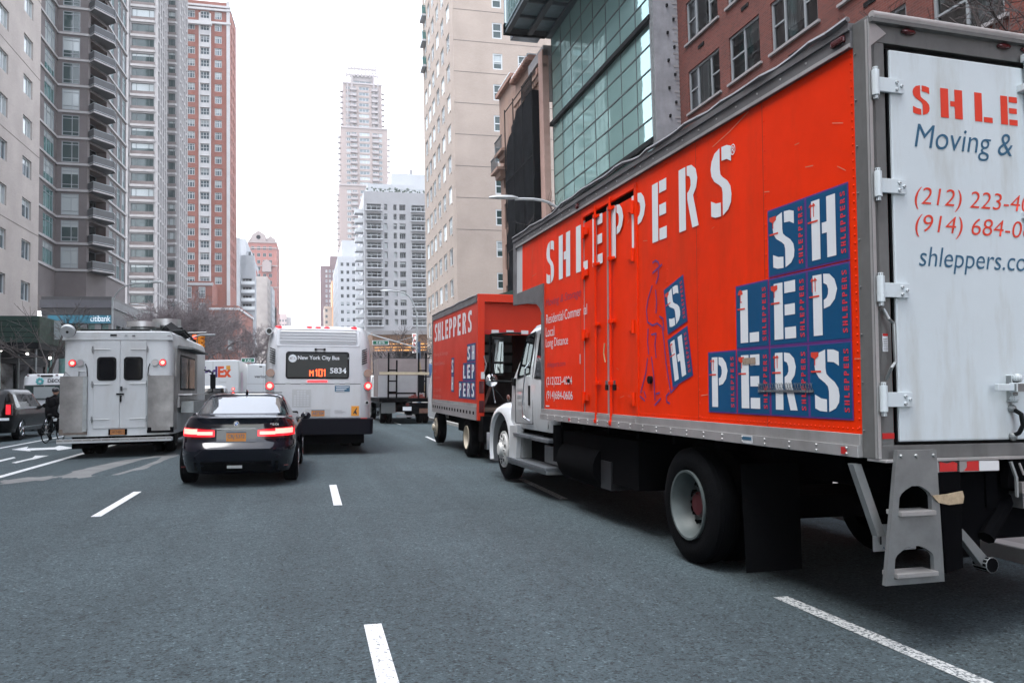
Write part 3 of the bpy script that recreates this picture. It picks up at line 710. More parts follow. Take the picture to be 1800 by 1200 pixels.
# ---- glass curtain-wall building
XG = 14.9
gx_ = lambda u, v: wX(u, v, XG)
yg0, yg1 = gx_(1150, 150).y, gx_(972, 200).y
B = Bld('glass_building', 'green glass curtain-wall building with a steel canopy between pink house and red brick', at=(XG, 38, 0))
zA, zB = gx_(1145, 33).z, gx_(1153, 246).z
def curtain(mat_per):
    b = B.mb('glass_panel'); nC = 8; pw = (yg1 - yg0) / nC; rh = (zA - zB) / 5
    for i in range(nC):
        for j in range(-11, 14):
            y = yg1 - i * pw; z = zB + j * rh; tx, tz = rnd.gauss(0, .0016), rnd.gauss(0, .0016)
            e = .012
            c4 = [(y - e, z + e), (y - pw + e, z + e), (y - pw + e, z + rh - e), (y - e, z + rh - e)]
            b.poly([(XG + (yy - y + pw / 2) * tx + (zz - z - rh / 2) * tz, yy, zz) for yy, zz in c4], CURTG)
    f = B.mb('mullion')
    for i in range(nC + 1): f.box((XG - .018, yg1 - i * pw - .026, zB - 12), (XG + .10, yg1 - i * pw + .026, zB + 14 * rh), FRD)
    for j in range(-11, 15): f.box((XG - .022, yg0, zB + j * rh - .035), (XG + .09, yg1, zB + j * rh + .035), FRT)
    for z in (zA, zB): f.box((XG - .22, yg0 - .1, z - .13), (XG + .05, yg1 + .05, z + .1), DARKMETAL)
CURTG = M('curtain wall glass', (.22, .35, .335), .01, .0, spec=1.0, ior=2.5, bump=(.6, .06)); 
CURTG.node_tree.nodes['Principled BSDF'].inputs['Specular Tint'].default_value = (.62, .85, .82, 1)
FRT = M('teal mullion', (.03, .045, .045), .4)
curtain(None)
PIER = M('weathered concrete pier', (.25, .255, .275), .9, noise=(1.2, .3), streak=((.17, .16, .17), .6, (1.5, 1.5, .3)))
B.wall.box((XG + .1, yg0 - .02, -1), (XG + 14, yg1, zB + 14 * (zA - zB) / 5), M('glass core grey', (.10, .13, .13), .8))
B.wall.box((XG - .05, yk1 - .01, -1), (XG + 2.3, yg0 - .15, 33), PIER)
bolt = B.wall
for k in range(24):
    z = zB - 4 + k * .62; bolt.box((XG + .55 + .3 * (k % 2), yk1 - .1, z), (XG + .63 + .3 * (k % 2), yk1, z + .12), DARKMETAL)
for k in range(80): bolt.box((XK - .06 - .1 * ((k * 7) % 3) , yk1 - .03, zB - 4 + k * .19), (XK + .02, yk1 + .01, zB - 4 + k * .19 + .09), GREYST)
B.wall.box((XG - .16, yg0 - .16, zB - 12), (XG + .1, yg0 - .02, 32), STEEL)
# canopy: steel deck on beams, seen from below
zc = gx_(974, 52).z; xo = wY(886, 41, yg1).x
cn = B.mb('canopy'); SLATE = M('blue grey steel deck', (.13, .19, .21), .5, .3, noise=(1.5, .2)); BEAM = M('dark canopy beam', (.028, .045, .055), .5)
cn.box((xo, yg0 - 1, zc), (XG - .02, yg1, zc + .15), SLATE)
for i in range(9): yy = yg0 - 1 + (yg1 - yg0 + .8) * i / 8; cn.box((xo + .05, yy, zc - .16), (XG - .05, yy + .12, zc - .001), BEAM)
for x in (xo, (xo + XG) / 2 - .1, XG - .35): cn.box((x, yg0 - 1, zc - .34), (x + .3, yg1, zc - .165), BEAM)
for i in range(3): cn.box((xo - .05, yg1 - .25 + i * 0, zc - .35), (XG - .4, yg1 + .05, zc + .3), BEAM)
for i in range(30): yy = yg0 - 1 + (yg1 - yg0 + 1) * i / 29; cn.box((xo + .02, yy - .03, zc + .15), (xo + .08, yy + .03, zc + 2.2), SLATE)
cn.box((xo + .03, yg0 - 1, zc + .2), (xo + .06, yg1, zc + 2.1), GT2)
dx = wY(897, 72, yg1 + 4).x
cn.box((dx, yg1 + .3, wY(897, 72, yg1 + 4).z), (XG + .3, yg1 + 4, wY(897, 50, yg1 + 4).z + 1.5), BEAM)
B.finish()
# ---- ornate pink house with netted scaffold
XP = 14.6
B = Bld('ornate_house', 'narrow ornate pink stucco house with tiled gables beside the glass building', 'house', at=(XP, 55, 0))
STUC = M('pink stucco', (.26, .165, .125), .9, noise=(.9, .2), streak=((.20, .15, .13), .6, (.9, .9, .25)))
TILE = M('terracotta tile', (.30, .17, .13), .8, noise=(3, .3)); SNOW = M('pale coping', (.66, .68, .70), .8)
px_ = lambda u, v: wX(u, v, XP)
ya_, yb_ = yg1 + .05, px_(880, 300).y
z1, z2, z3 = px_(960, 85).z, px_(915, 150).z, px_(884, 175).z
ym1, ym2 = px_(935, 130).y, px_(907, 150).y
W = B.wall
def seg3(y0, y1, z, cs, rs): B.facade((XP, y1), (XP, y0), -.5, z, cs, rs, STUC, lambda c, r: dict(kind='sash', frame=FRD, glass=GLASSD, fw=.1, blind=0), recess=.3)
wz = [(px_(895, 330).z, px_(895, 300).z), (px_(886, 245).z, px_(886, 215).z), (px_(893, 455).z, px_(893, 405).z)]
seg3(ya_, ym1, z1, [], []); seg3(ym1, ym2, z2 + .6, [], []); 
seg3(ym2, yb_, z3 + .5, [(1.0, 2.1), (3.2, 4.3)], rows_from(1, 6, 3.1, 1.9))
B.roof([(XP, ya_), (XP, ym1), (28, ym1), (28, ya_)], z1, ROOFM); B.roof([(XP, ym1), (XP, ym2), (28, ym2), (28, ym1)], z2 + .6, ROOFM); B.roof([(XP, ym2), (XP, yb_), (28, yb_), (28, ym2)], z3 + .5, ROOFM)
tl = B.mb('tiled_coping')
tl.box((XP - .3, ym1 - .3, z2 + .5), (XP + .8, ym2 + .2, z2 + .85), TILE); tl.box((XP - .34, ym1 - .2, z2 + .85), (XP + .6, ym2 + .1, z2 + .98), SNOW)
tl.box((XP - .3, ym2 + .4, z3 + .4), (XP + .8, yb_, z3 + .7), TILE); tl.box((XP - .32, ym2 + .6, z3 + .7), (XP + .4, yb_ - 1, z3 + .8), SNOW)
tl.box((XP - .22, ya_, z1 - .5), (XP + .6, ym1 + .1, z1 + .15), GREYST)
for k in range(10): yy = ym1 + (ym2 - ym1) * k / 9; tl.ball((XP - .3, yy, z2 + .62), .2, TILE, 5)
bk = B.mb('balcony')
for (u, v) in ((886, 300), (893, 268)):
    q = px_(u, v); bk.box((XP - .8, q.y - 1.1, q.z - .2), (XP, q.y + 1.1, q.z), STUC); bk.box((XP - .5, q.y - .8, q.z - .6), (XP, q.y + .8, q.z - .201), STUC)
    for i in range(9): bk.box((XP - .78, q.y - 1.05 + i * .25, q.z), (XP - .74, q.y - 1.01 + i * .25, q.z + .9), FRD)
    bk.box((XP - .8, q.y - 1.1, q.z + .9), (XP - .72, q.y + 1.1, q.z + .95), FRD)
co = B.mb('carved_corbel')
for i in range(16): yy = ya_ + .5 + i * .42; co.box((XP - .18, yy, z2 - 1.6), (XP, yy + .22, z2 - 1.2), STUC)
co.box((XP - .25, ya_, z2 - 1.2), (XP, ym2, z2 - 1.0), STUC)
for (u, v) in ((919, 200), (926, 168), (952, 127)):
    q = px_(u, v); co.box((XP - .35, q.y - .2, q.z - .2), (XP, q.y + .2, q.z + .2), TILE)
co.box((XP - .3, ya_, -.5), (XP + .1, ya_ + .9, zc - 1), M('pink pier', (.40, .26, .22), .9, noise=(1, .15)))
B.finish()
NET = M('black scaffold netting', (.0035, .0045, .0065), .9, spec=.06, noise=(1.5, .6), bump=(4, .5))
S = thing('scaffold', 'black netted scaffold against the front of the ornate pink house', 'scaffold', Vector((XP - .7, 50, 0)))
o_ = Vector((XP - .7, 50, 0)); n = MB(); ys0, ys1 = ya_ + 1.0, px_(906, 260).y; zt = px_(930, 190).z
ny, nz = 16, 26; gr = [[Vector((rnd.uniform(-.09, .09) - (.0 if 0 < i < ny else -.0), ys0 + (ys1 - ys0) * i / ny - 50, (zt - (0 if i < ny * .55 else 1.2 * (i / ny - .55) * 3)) * j / nz)) for j in range(nz + 1)] for i in range(ny + 1)]
n.loft(gr, NET, closed=False)
n.loft([[p + Vector((.12, 0, 0)) for p in r] for r in gr], NET, closed=False)
n.loft([gr[0], [Vector((.7, p.y, p.z)) for p in gr[0]]], NET, closed=False); n.loft([gr[-1], [Vector((.7, p.y, p.z)) for p in gr[-1]]], NET, closed=False)
n.build('netting', S, smooth=60)
pl = MB()
for i in range(4):
    yy = ys0 + (ys1 - ys0) * i / 3 - 50; pl.cyl((-.05, yy, -.4), (-.05, yy, zt + 1.1), .04, DARKMETAL, n=6)
for j in range(5): pl.cyl((-.05, ys0 - 50, zt * j / 4 + .9), (-.05, ys1 - 50, zt * j / 4 + .9), .035, DARKMETAL, n=6)
for i in range(24): yy = ys0 + 2.4 * i / 23 - 50; pl.box((-.06, yy, zt), (-.04, yy + .02, zt + 1.1), DARKMETAL)
pl.build('poles', S)
FRT2 = M('bright white window frame', (.62, .65, .66), .5)
# ---- big beige tower
XT = 14.0
t_ = lambda u, v: wX(u, v, XT)
yt0, yt1 = t_(799, 200).y, t_(747, 350).y
B = Bld('beige_tower', 'tall beige brick tower with a nearly blank side wall, behind the second orange truck', at=(XT, 85, 0))
fy = lambda u, v: wY(u, v, yt0)
pitch = fy(868, 55).z - fy(868, 109).z
hz = 1.72
# street windows: columns by their sight lines
cu = [(787.5, 794), (777.5, 783.5), (769, 774), (761, 766), (754.5, 758.5), (748.5, 752)]
cs = sorted((yt1 - t_(b_, 260).y, yt1 - t_(a, 260).y) for b_, a in cu)
cs = [(min(a, c), max(a, c)) for a, c in cs]
zw = t_(793, 192).z
zw0 = t_(792, 248).z
B.facade((XT, yt1), (XT, yt0), 0, 58, [(c[0] - .15, c[0] + 1.75) for c in cs], rows_from(zw0 - 7 * pitch, 18, pitch, hz), PINKB,
         lambda c, r: dict(kind='grid' if (c + r) % 3 == 0 else 'sideleaf', frame=FRT2, glass=GLASSD, fw=.09, blind=rnd.choice((0, 1, 2, 8, 8))), recess=.14)
zf = fy(866, 122).z
xl = fy(866, 100).x
B.facade((XT, yt0), (44, yt0), 0, 58, [(xl - XT, xl - XT + .98), (fy(910, 96).x - XT, fy(910, 96).x - XT + .98)], [r for r in rows_from(zf - 8 * pitch, 20, pitch, fy(866, 94).z - zf)], PINKB,
         lambda c, r: None if False else dict(kind='sash', frame=FRW, glass=GLASST, fw=.12, blind=rnd.choice((0, 0, 1))), recess=.1)
B.roof([(XT, yt0), (44, yt0), (44, yt1), (XT, yt1)], 58, ROOFM); B.facade((44, yt1), (XT, yt1), 0, 58, [], [], PINKB)
for k in range(-6, 8): B.band([(XT, yt0), (44, yt0)], zf + k * pitch + 2.62, .05, .012, JOINT, 'joint')
bb = balcony_mb(2.2, .45, WHITEB, GT2, solid=True)
for k in range(3):
    q = t_(748, 118); B.put('balcony', bb, Mx((XT, q.y + 1.5, q.z + k * pitch), (0, -1), (-1, 0)))
vt = B.wall
for c in cs:
    for k in range(16): vt.box((XT - .02, yt1 - c[0] - 1.9, zw0 - 7 * pitch + k * pitch - .3), (XT + .01, yt1 - c[0] - 1.7, zw0 - 7 * pitch + k * pitch - .15), BLACKPL)
B.finish(100)
# ---- white balcony tower beyond
y1_ = 236.0; fw_ = lambda u, v: wY(u, v, y1_)
B = Bld('white_balcony_tower', 'white tower with two stacks of recessed balconies beyond the beige tower', at=(25, 240, 0))
xa = fw_(641, 500).x; xe = fw_(775, 500).x; zt = fw_(690, 338).z; fl = (fw_(690, 420).z - fw_(690, 436.75).z)
zr0 = fw_(690, 573).z
rw = rows_from(zr0 + .3, int((zt - zr0) / fl), fl, 1.75)
cc = lambda a, c: (fw_(a, 480).x - xa, fw_(c, 480).x - xa)
kinds = ['b', 's', 's', 't', 'b']
WB1 = M('bluish white brick', (.245, .245, .255), .85, noise=(.3, .08))
B.facade((xa, y1_), (xe, y1_), 0, zt, [cc(646, 671), cc(676.5, 682), cc(693, 698.5), cc(703.5, 714), cc(725, 748)], rw, WB1,
         lambda c, r: dict(kind={0: 'sideleaf', 1: 'pair', 2: 'pair', 3: 'triple', 4: 'sideleaf'}[c], frame=FRG, glass=GLASSD, fw=.12, blind=0 if c in (0, 4) else rnd.choice((0, 0, 9, 2))), recess=.9)
ysd = wX(626, 500, xa).y; ysd = 262
B.facade((xa, ysd), (xa, y1_), 0, zt, cols_from(2, 6, 4, 2), rw, WHITEB, lambda c, r: dict(kind='pair', frame=FRG, glass=GBL, fw=.12))
B.roof([(xa, y1_), (xe, y1_), (xe, ysd), (xa, ysd)], zt, ROOFM)
ph = B.mb('penthouse'); a, c = fw_(648, 320), fw_(740, 320)
ph.box((a.x, y1_ + 5, zt), (c.x, ysd, fw_(690, 317).z), WHITEB)
a, c = fw_(693, 300), fw_(760, 300); ph.box((a.x, y1_ + 9, zt), (c.x, ysd + 8, fw_(700, 291).z), WHITEB)
a = fw_(727, 290); ph.box((a.x, y1_ + 9.5, a.z - 1), (a.x + .9, y1_ + 11, a.z + 1.2), GREYST)
pl_ = B.mb('roof_planting'); LEAFD = M('roof garden green', (.05, .075, .05), .8)
for i in range(90):
    q = Vector((rnd.uniform(xa + 1, xe - 1), y1_ + rnd.uniform(.6, 3.5), zt + rnd.uniform(.1, 1.4)))
    pl_.ball(q, rnd.uniform(.12, .4), LEAFD, 3)
for i in range(26): xx = xa + .3 + (xe - xa - .6) * i / 25; pl_.box((xx, y1_ + .2, zt), (xx + .06, y1_ + .26, zt + 1.0), FRG)
pl_.box((xa, y1_ + .2, zt + 1.0), (xe, y1_ + .27, zt + 1.08), FRG)
wA = cc(643.5, 673); bm_ = balcony_mb(wA[1] - wA[0], 1.3, WHITEB, FRW); wC = cc(723.5, 750); bm2 = balcony_mb(wC[1] - wC[0], 1.3, WHITEB, FRW)
bs = balcony_mb(3.4, 2.4, WHITEB, FRW, solid=True)
for r in rw:
    B.put('balcony', bm_, Mx((xa + wA[0], y1_, r[0] - .3), (1, 0), (0, -1))); B.put('balcony', bm2, Mx((xa + wC[0], y1_, r[0] - .3), (1, 0), (0, -1)))
    B.put('balcony', bs, Mx((xa, y1_ + 6.5, r[0] - .3), (0, -1), (-1, 0)))
B.finish(100)
# narrow white block beside it
B = Bld('narrow_white_block', 'narrow white block with stepped top in front of the very tall pink tower', at=(15, 300, 0)); yn = 300.0; f = lambda u, v: wY(u, v, yn)
xa, xb = f(604, 500).x, f(640, 500).x
rn = rows_from(6, 16, 2.95, 1.4)
for (u0, v, dy) in ((594, 451, 0), (603, 417, 6)):
    a = f(u0, 500).x
    B.facade((a, yn + dy), (xb, yn + dy), 0, f(600, v).z, cols_from(1, 4, 2.1, 1.1), rn, WHITEB, wn); B.facade((a - .2, yn + 50 + dy), (a, yn + dy), 0, f(600, v).z, cols_from(2, 9, 5, 2.4), rn, WHITEB, wn)
    B.roof([(a, yn + dy), (xb, yn + dy), (xb, yn + 50 + dy), (a, yn + 50 + dy)], f(600, v).z, WHITEB)
B.finish(60)
# ---- far pale tower
yF = 425.0; f = lambda u, v: wY(u, v, yF)
B = Bld('crowned_tower', 'very tall pale pink tower with balconied setbacks and a spiky crown', at=(24, 425, 0))
FPK = M('far pink brick', (.27, .215, .20), .9); FPW = M('far cream stone', (.29, .255, .255), .9)
u_ = lambda u: f(u, 300).x; z_ = lambda v: f(640, v).z; flT = 3.0
def stage(ul, ur, vb, vt, dy, cs, mt=FPK):
    xa, xb = u_(ul), u_(ur); za, zb_ = z_(vb), z_(vt); n = max(1, int((zb_ - za - .6) / flT))
    rws = rows_from(za + .7, n, flT, 1.8)
    cl = [(u_(a) - xa, u_(c) - xa) for a, c in cs]
    B.facade((xa, yF + dy), (xb, yF + dy), za, zb_, cl, rws, mt, lambda c, r: dict(kind='triple' if cl[c][1] - cl[c][0] > 3 else 'pair', frame=FRW, glass=GBL, fw=.2, blind=rnd.choice((0, 0, 9))), recess=.4)
    B.facade((xa, yF + 28 - dy), (xa, yF + dy), za, zb_, cols_from(2, 5, 4, 2), rws, mt, lambda c, r: dict(kind='pair', frame=FRW, glass=GBL, fw=.2)); B.facade((xb, yF + dy), (xb, yF + 28 - dy), za, zb_, [], [], mt)
    B.roof([(xa, yF + dy), (xb, yF + dy), (xb, yF + 28 - dy), (xa, yF + 28 - dy)], zb_, ROOFM); return xa, xb, rws
BT = balcony_mb(3.6, 1.5, FPW, FPW, solid=True); BS = balcony_mb(2.6, 1.6, FPW, FRG)
def bals(xa, xb, rws, dy, us):
    for r in rws:
        for u in us: B.put('balcony', BT, Mx((u_(u) - 1.8, yF + dy, r[0] - .5), (1, 0), (0, -1)))
        for yy in (4,): B.put('balcony', BS, Mx((xa, yF + dy + yy, r[0] - .5), (0, -1), (-1, 0))); B.put('balcony', BS, Mx((xb, yF + dy + yy - 2.6, r[0] - .5), (0, 1), (1, 0)))
W3 = [(610, 617), (619, 628), (633, 651), (656, 665), (667, 673)]
for (ul, ur, vb, vt, dy) in ((596, 688, 690, 327, 0), (600, 682.5, 327, 224, 2), (605, 674, 224, 144, 4)):
    xa, xb, rws = stage(ul, ur, vb, vt, dy, [c for c in W3 if c[0] > ul + 4 and c[1] < ur - 4]); bals(xa, xb, rws, dy, (623, 661))
    B.wall.box((xa - .3, yF + dy - .5, z_(vt) - .2), (xb + .3, yF + dy - .01, z_(vt) + .6), FPW)
st = stage(619, 661, 144, 126, 6, [(624, 656)], FPW)
for (a, c) in ((619, 622), (658, 661), (612, 614), (666, 668)): B.mb('pier').box((u_(a), yF + 3.4, z_(240)), (u_(c), yF + 3.99, z_(128)), FPW)
cr = B.mb('crown')
for (ul, ur, vb, vt) in ((611, 667, 130, 122), (614, 664, 122, 108)):
    for i in range(9):
        xx = u_(ul) + (u_(ur) - u_(ul)) * i / 8; cr.box((xx - .35, yF + 5, z_(vb)), (xx + .35, yF + 6, z_(vt)), FPW)
    cr.box((u_(ul), yF + 5.1, z_((vb + vt) / 2) - .5), (u_(ur), yF + 5.9, z_((vb + vt) / 2) + .4), FPW)
B.finish(100)
# ---- far dark and orange blocks in the gap
B = Bld('dark_brick_slab', 'dark purple-brown brick slab at the far end of the gap', at=(8, 480, 0)); f = lambda u, v: wY(u, v, 480)
DBR = M('far dark brick', (.17, .11, .115), .9, noise=(.3, .1))
xa, xb = f(563.5, 500).x, f(596, 500).x
B.facade((xa, 480), (xb, 480), 0, f(575, 467).z, cols_from(2.9, 4, 2.0, 1.0), rows_from(6, 26, 2.95, 1.5), DBR, lambda c, r: dict(kind='pair', frame=FRW, glass=GBL, fw=.15, blind=rnd.choice((0, 9))))
B.facade((xa, 500), (xa, 480), 0, f(575, 467).z, [], [], DBR); B.roof([(xa, 480), (xb, 480), (xb, 500), (xa, 500)], f(575, 467).z, ROOFM)
a = f(580.5, 460).x; B.wall.box((a, 484, f(580, 469).z), (xb, 498, f(580, 448).z), DBR)
B.finish(60)
B = Bld('orange_block', 'slender orange-tan block in front of the dark slab', at=(9, 420, 0)); f = lambda u, v: wY(u, v, 420)
ORB = M('orange tan brick', (.52, .30, .17), .9, noise=(.4, .15)); TAN = M('tan stone', (.40, .33, .28), .9)
xa, xb = f(583.5, 540).x, f(598, 540).x
B.facade((xa, 420), (xb, 420), 0, f(590, 493).z, [], [], ORB); B.facade((xa, 440), (xa, 420), 0, f(590, 493).z, [], [], ORB); B.roof([(xa, 420), (xb, 420), (xb, 440), (xa, 440)], f(590, 493).z, ORB)
a = f(570, 540).x; B.facade((a, 424), (xa, 424), 0, f(575, 537).z, cols_from(.6, 1, 1.8, 1.2), rows_from(3, 14, 3, 1.6), TAN, wn2); B.facade((a, 440), (a, 424), 0, f(575, 537).z, [], [], TAN); B.roof([(a, 424), (xa, 424), (xa, 440), (a, 440)], f(575, 537).z, TAN)
B.band([(a, 424), (xa, 424)], f(575, 541).z, .6, .3, TAN, 'cornice'); B.finish(20)
# ---- low garage / shop under the white tower
yq = 120.0; f = lambda u, v: wY(u, v, yq)
B = Bld('parking_garage', 'low tan garage with lit orange strips under the white balcony tower', 'garage', at=(20, 120, 0))
xa, xb = f(655, 600).x, f(790, 600).x
GTAN = M('garage tan brick', (.18, .105, .065), .85, noise=(1, .2)); LIT = M('lit orange strip', (.8, .4, .1), .5, emit=((1, .45, .12), .25))
B.wall.box((xa, yq, -.5), (xb, yq + 20, f(700, 583).z), GTAN)
B.wall.box((xa - .05, yq - .3, f(700, 626).z), (xb, yq - .01, f(700, 618).z), DARKMETAL)
B.wall.box((xa - .05, yq - .2, f(700, 588).z), (xb, yq - .01, f(700, 581).z), GREYST)
for v in (605, 611, 616): B.mb('light_strip').box((xa + .3, yq - .1, f(700, v).z), (xb, yq - .005, f(700, v).z + .1), LIT)
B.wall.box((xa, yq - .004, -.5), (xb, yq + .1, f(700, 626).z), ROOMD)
B.finish()
# ------------------------------------------------------------------ stencil letters: polygons in a unit box
_S = [[(.46, 1), (.2, .955), (.05, .86), (0, .75), (.04, .64), (.18, .545), (.42, .465), (.54, .41), (.58, .33), (.58, 0), (.84, .06), (.97, .15), (1, .26), (.96, .38), (.82, .475), (.6, .555), (.49, .61), (.46, .7)],
      [(.55, 1), (.8, .99), (1, .95), (1, .73), (.8, .79), (.55, .80)], [(0, .05), (.2, .01), (.49, 0), (.49, .20), (.25, .215), (0, .275)]]
_P = [[(0, 0), (.38, 0), (.38, 1), (0, 1)], [(.45, 1), (.7, .98), (.9, .88), (1, .72), (.9, .56), (.7, .46), (.45, .43), (.45, .57), (.57, .6), (.63, .66), (.64, .74), (.59, .81), (.45, .85)]]
_R = [[(0, 0), (.36, 0), (.36, 1), (0, 1)], [(.43, 1), (.68, .98), (.88, .89), (.96, .74), (.9, .6), (.74, .5), (1, 0), (.68, 0), (.44, .47), (.44, .57), (.56, .61), (.62, .67), (.62, .75), (.56, .82), (.43, .85)]]
_E = [[(0, 0), (.42, 0), (.42, 1), (0, 1)], [(.5, .8), (1, .8), (1, 1), (.5, 1)], [(.5, .41), (.97, .41), (.97, .6), (.5, .6)], [(.5, 0), (1, 0), (1, .2), (.5, .2)]]
_L = [[(0, 0), (.42, 0), (.42, 1), (0, 1)], [(.5, 0), (1, 0), (1, .18), (.5, .18)]]
_H = [[(0, 0), (.36, 0), (.36, 1), (0, 1)], [(.44, .41), (.64, .41), (.64, 0), (1, 0), (1, 1), (.64, 1), (.64, .59), (.44, .59)]]
GLY = dict(S=_S, P=_P, R=_R, E=_E, L=_L, H=_H)
def stencil(b, ch, f, u, z, w_, h, mat):
    for pg in GLY[ch]: b.poly([f(u + x * w_, z + y * h) for x, y in pg], mat)
def strip(b, pts, f, wd, mat):
    """a painted line along 2-D points"""
    for (x0, y0), (x1, y1) in zip(pts, pts[1:]):
        d = Vector((x1 - x0, y1 - y0)); n = Vector((-d.y, d.x)).normalized() * wd / 2; e = d.normalized() * wd * .3
        b.poly([f(x0 - e.x + n.x, y0 - e.y + n.y), f(x0 - e.x - n.x, y0 - e.y - n.y), f(x1 + e.x - n.x, y1 + e.y - n.y), f(x1 + e.x + n.x, y1 + e.y + n.y)], mat)
ORANGE = M('orange truck paint', (.86, .034, .0015), .42, spec=.10, noise=(1.3, .12), streak=((.46, .040, .012), .6, (3.4, 1.4, .5)))
BLUE_T = M('blue tile print', (.002, .075, .19), .42, spec=.25, noise=(2, .08)); PURP = M('purple outline', (.10, .035, .22), .5); PINKP = M('pink red print', (.62, .025, .05), .5)
REDP = M('orange red lettering', (.66, .05, .025), .5); NAVYP = M('slate blue lettering', (.03, .11, .19), .5)
POSTST = M('dark weathered steel', (.175, .18, .178), .5, .35, noise=(2.5, .25), streak=((.05, .05, .05), .5, (4, 4, .6)))
DOORW = M('grimy white door', (.58, .645, .675), .42, noise=(1.6, .06), streak=((.30, .27, .20), .55, (3.2, 3.2, .55)))
CABW = M('cab white paint', (.64, .67, .69), .25, noise=(1.5, .06), coat=.5, streak=((.33, .31, .28), .45, (2, 2, .7)))
UNDER = M('black chassis', (.002, .0022, .003), .9, spec=.06)
TREAD = M('checker plate', (.22, .24, .26), .4, .7, noise=(9, .25), bump=(70, .6))
REFL_R = M('red reflective tape', (.50, .02, .02), .3); REFL_W = M('white reflective tape', (.66, .67, .68), .3)
RIMG = M('grey painted rim', (.085, .105, .105), .5, .1, noise=(5, .2)); RIMW = M('white painted rim', (.62, .63, .62), .4, noise=(5, .15)); HUBRED = M('red hub', (.08, .008, .012), .45)
CREAMRIM = M('cream rim', (.52, .46, .36), .5, noise=(5, .2))
MIRRORM = M('mirror glass', (.55, .6, .6), .02, 1)
def wheel(parent, c, r, wd, rim=RIMG, hub=None, deep=.12, side=-1, dual=False, n=36, alloy=False):
    """tyre with rim as its sub-part; axle along local x, outer face on 'side'"""
    cx, cy, cz = c; ax = (side, 0, 0); rr = r * .60
    t = MB(); prof = [(-wd, rr), (-wd * .98, r * .88), (-wd * .86, r * .985), (-wd * .5, r), (-wd * .14, r * .985), (-.012, r * .9), (0, r * .80), (-.01, rr * 1.04), (-.02, rr)]
    t.rev(prof, c, ax, RUBBER, n=n)
    for k in range(3): t.rev([(-wd * (.3 + .2 * k) - .006, r + .001), (-wd * (.3 + .2 * k), r - .012), (-wd * (.3 + .2 * k) + .006, r + .001)], c, ax, RUBBER, n=n)
    if dual:
        t.rev([(p[0] - wd * 1.12, p[1]) for p in prof], c, ax, RUBBER, n=n)
    to = t.build('wheel', parent, smooth=40)
    g = MB()
    if alloy:
        g.rev([(-.02, rr), (.0, rr * .97), (-.02, rr * .9), (-.09, rr * .88)], c, ax, rim, n=n); g.rev([(-.10, rr * .9), (-.10, 0)], c, ax, BLACKPL, n=n)
        for k in range(5):
            a = 2 * math.pi * k / 5
            for da in (-.16, .16):
                p0 = Vector((cx + side * -.02, cy + math.cos(a) * rr * .15, cz + math.sin(a) * rr * .15)); p1 = Vector((cx + side * -.02, cy + math.cos(a + da) * rr * .93, cz + math.sin(a + da) * rr * .93)); g.cyl(p0, p1, rr * .09, rim, n=6)
        g.rev([(-.03, rr * .2), (.0, rr * .14), (.0, 0)], c, ax, rim, n=16)
    else:
        g.rev([(-.02, rr), (.008, rr * 1.0), (.006, rr * .94), (-.03, rr * .90), (-deep * .7, rr * .84), (-deep, rr * .70), (-deep, rr * .38)], c, ax, rim, n=n)
        g.rev([(-deep, rr * .40), (-deep + .05, rr * .36), (-deep + .07, rr * .30), (-deep + .075, 0)], c, ax, hub or rim, n=20)
        for k in range(10):
            a = 2 * math.pi * k / 10; y, z = cy + math.cos(a) * rr * .55, cz + math.sin(a) * rr * .55
            g.cyl((cx - side * deep, y, z), (cx - side * (deep - .035), y, z), .016, CHROME if hub is None else UNDER, n=6)
            if not hub or True:
                y, z = cy + math.cos(a + .3) * rr * .72, cz + math.sin(a + .3) * rr * .72; g.cyl((cx - side * (deep - .01), y, z), (cx - side * (deep - .012), y, z), .028, UNDER, n=8)
    g.build('rim', to, smooth=35); return to
def box_part(name, parent, boxes, mat, bevel=.004, **k):
    b = MB()
    for bb in boxes:
        if len(bb) == 3: b.box(bb[0], bb[1], bb[2])
        else: b.box(bb[0], bb[1], mat)
    return b.build(name, parent, bevel=bevel, **k)
def bolts(b, pts, ax, r, h, mat):
    for p in pts: b.cyl(p, Vector(p) + Vector(ax) * h, r, mat, r1=r * .7, n=6)
# ------------------------------------------------------------------ the big orange removal lorry
Tm = Matrix.Translation(EYE) @ RY.to_4x4() @ Matrix.Translation(-EYE) @ Matrix.Translation((3.376, 4.319, 0)) @ Matrix.Rotation(R(1.558), 4, 'Z') @ Matrix.Rotation(R(.181), 4, 'X')
T1 = thing('box_truck', 'large orange box truck with white cab and closed white rear doors, the nearest vehicle', 'truck', Tm, 'orange removal trucks along the right side')
WID, LB, ZR, ZO0, ZO1, ZT = 2.55, 6.37, 1.131, 1.277, 3.752, 3.885
def SP(s, z, e=.004): return Vector((-e, s, z))
b = MB()
# left wall panel with attic nose, cut so that the door opening sits in it
DL, DR, DT, DB = 4.83, 3.32, 3.665, 1.245
b.poly([SP(0, ZO0, 0), SP(0, ZO1, 0), SP(DR, ZO1, 0), SP(DR, ZO0, 0)], ORANGE)
b.poly([SP(DR, DT, 0), SP(DR, ZO1, 0), SP(DL, ZO1, 0), SP(DL, DT, 0)], ORANGE)
b.poly([SP(DL, ZO0, 0), SP(DL, ZO1, 0), SP(LB, ZO1, 0), SP(LB, ZO0, 0)], ORANGE)
b.poly([SP(LB, 3.03, 0), SP(LB, ZO1, 0), SP(7.42, ZO1, 0), SP(7.42, 3.03, 0)], ORANGE)
b.poly([SP(7.42, 3.03, 0), SP(7.42, ZO1, 0), SP(7.72, ZO1, 0), SP(7.72, 3.03, 0)], CLEANWHITE)
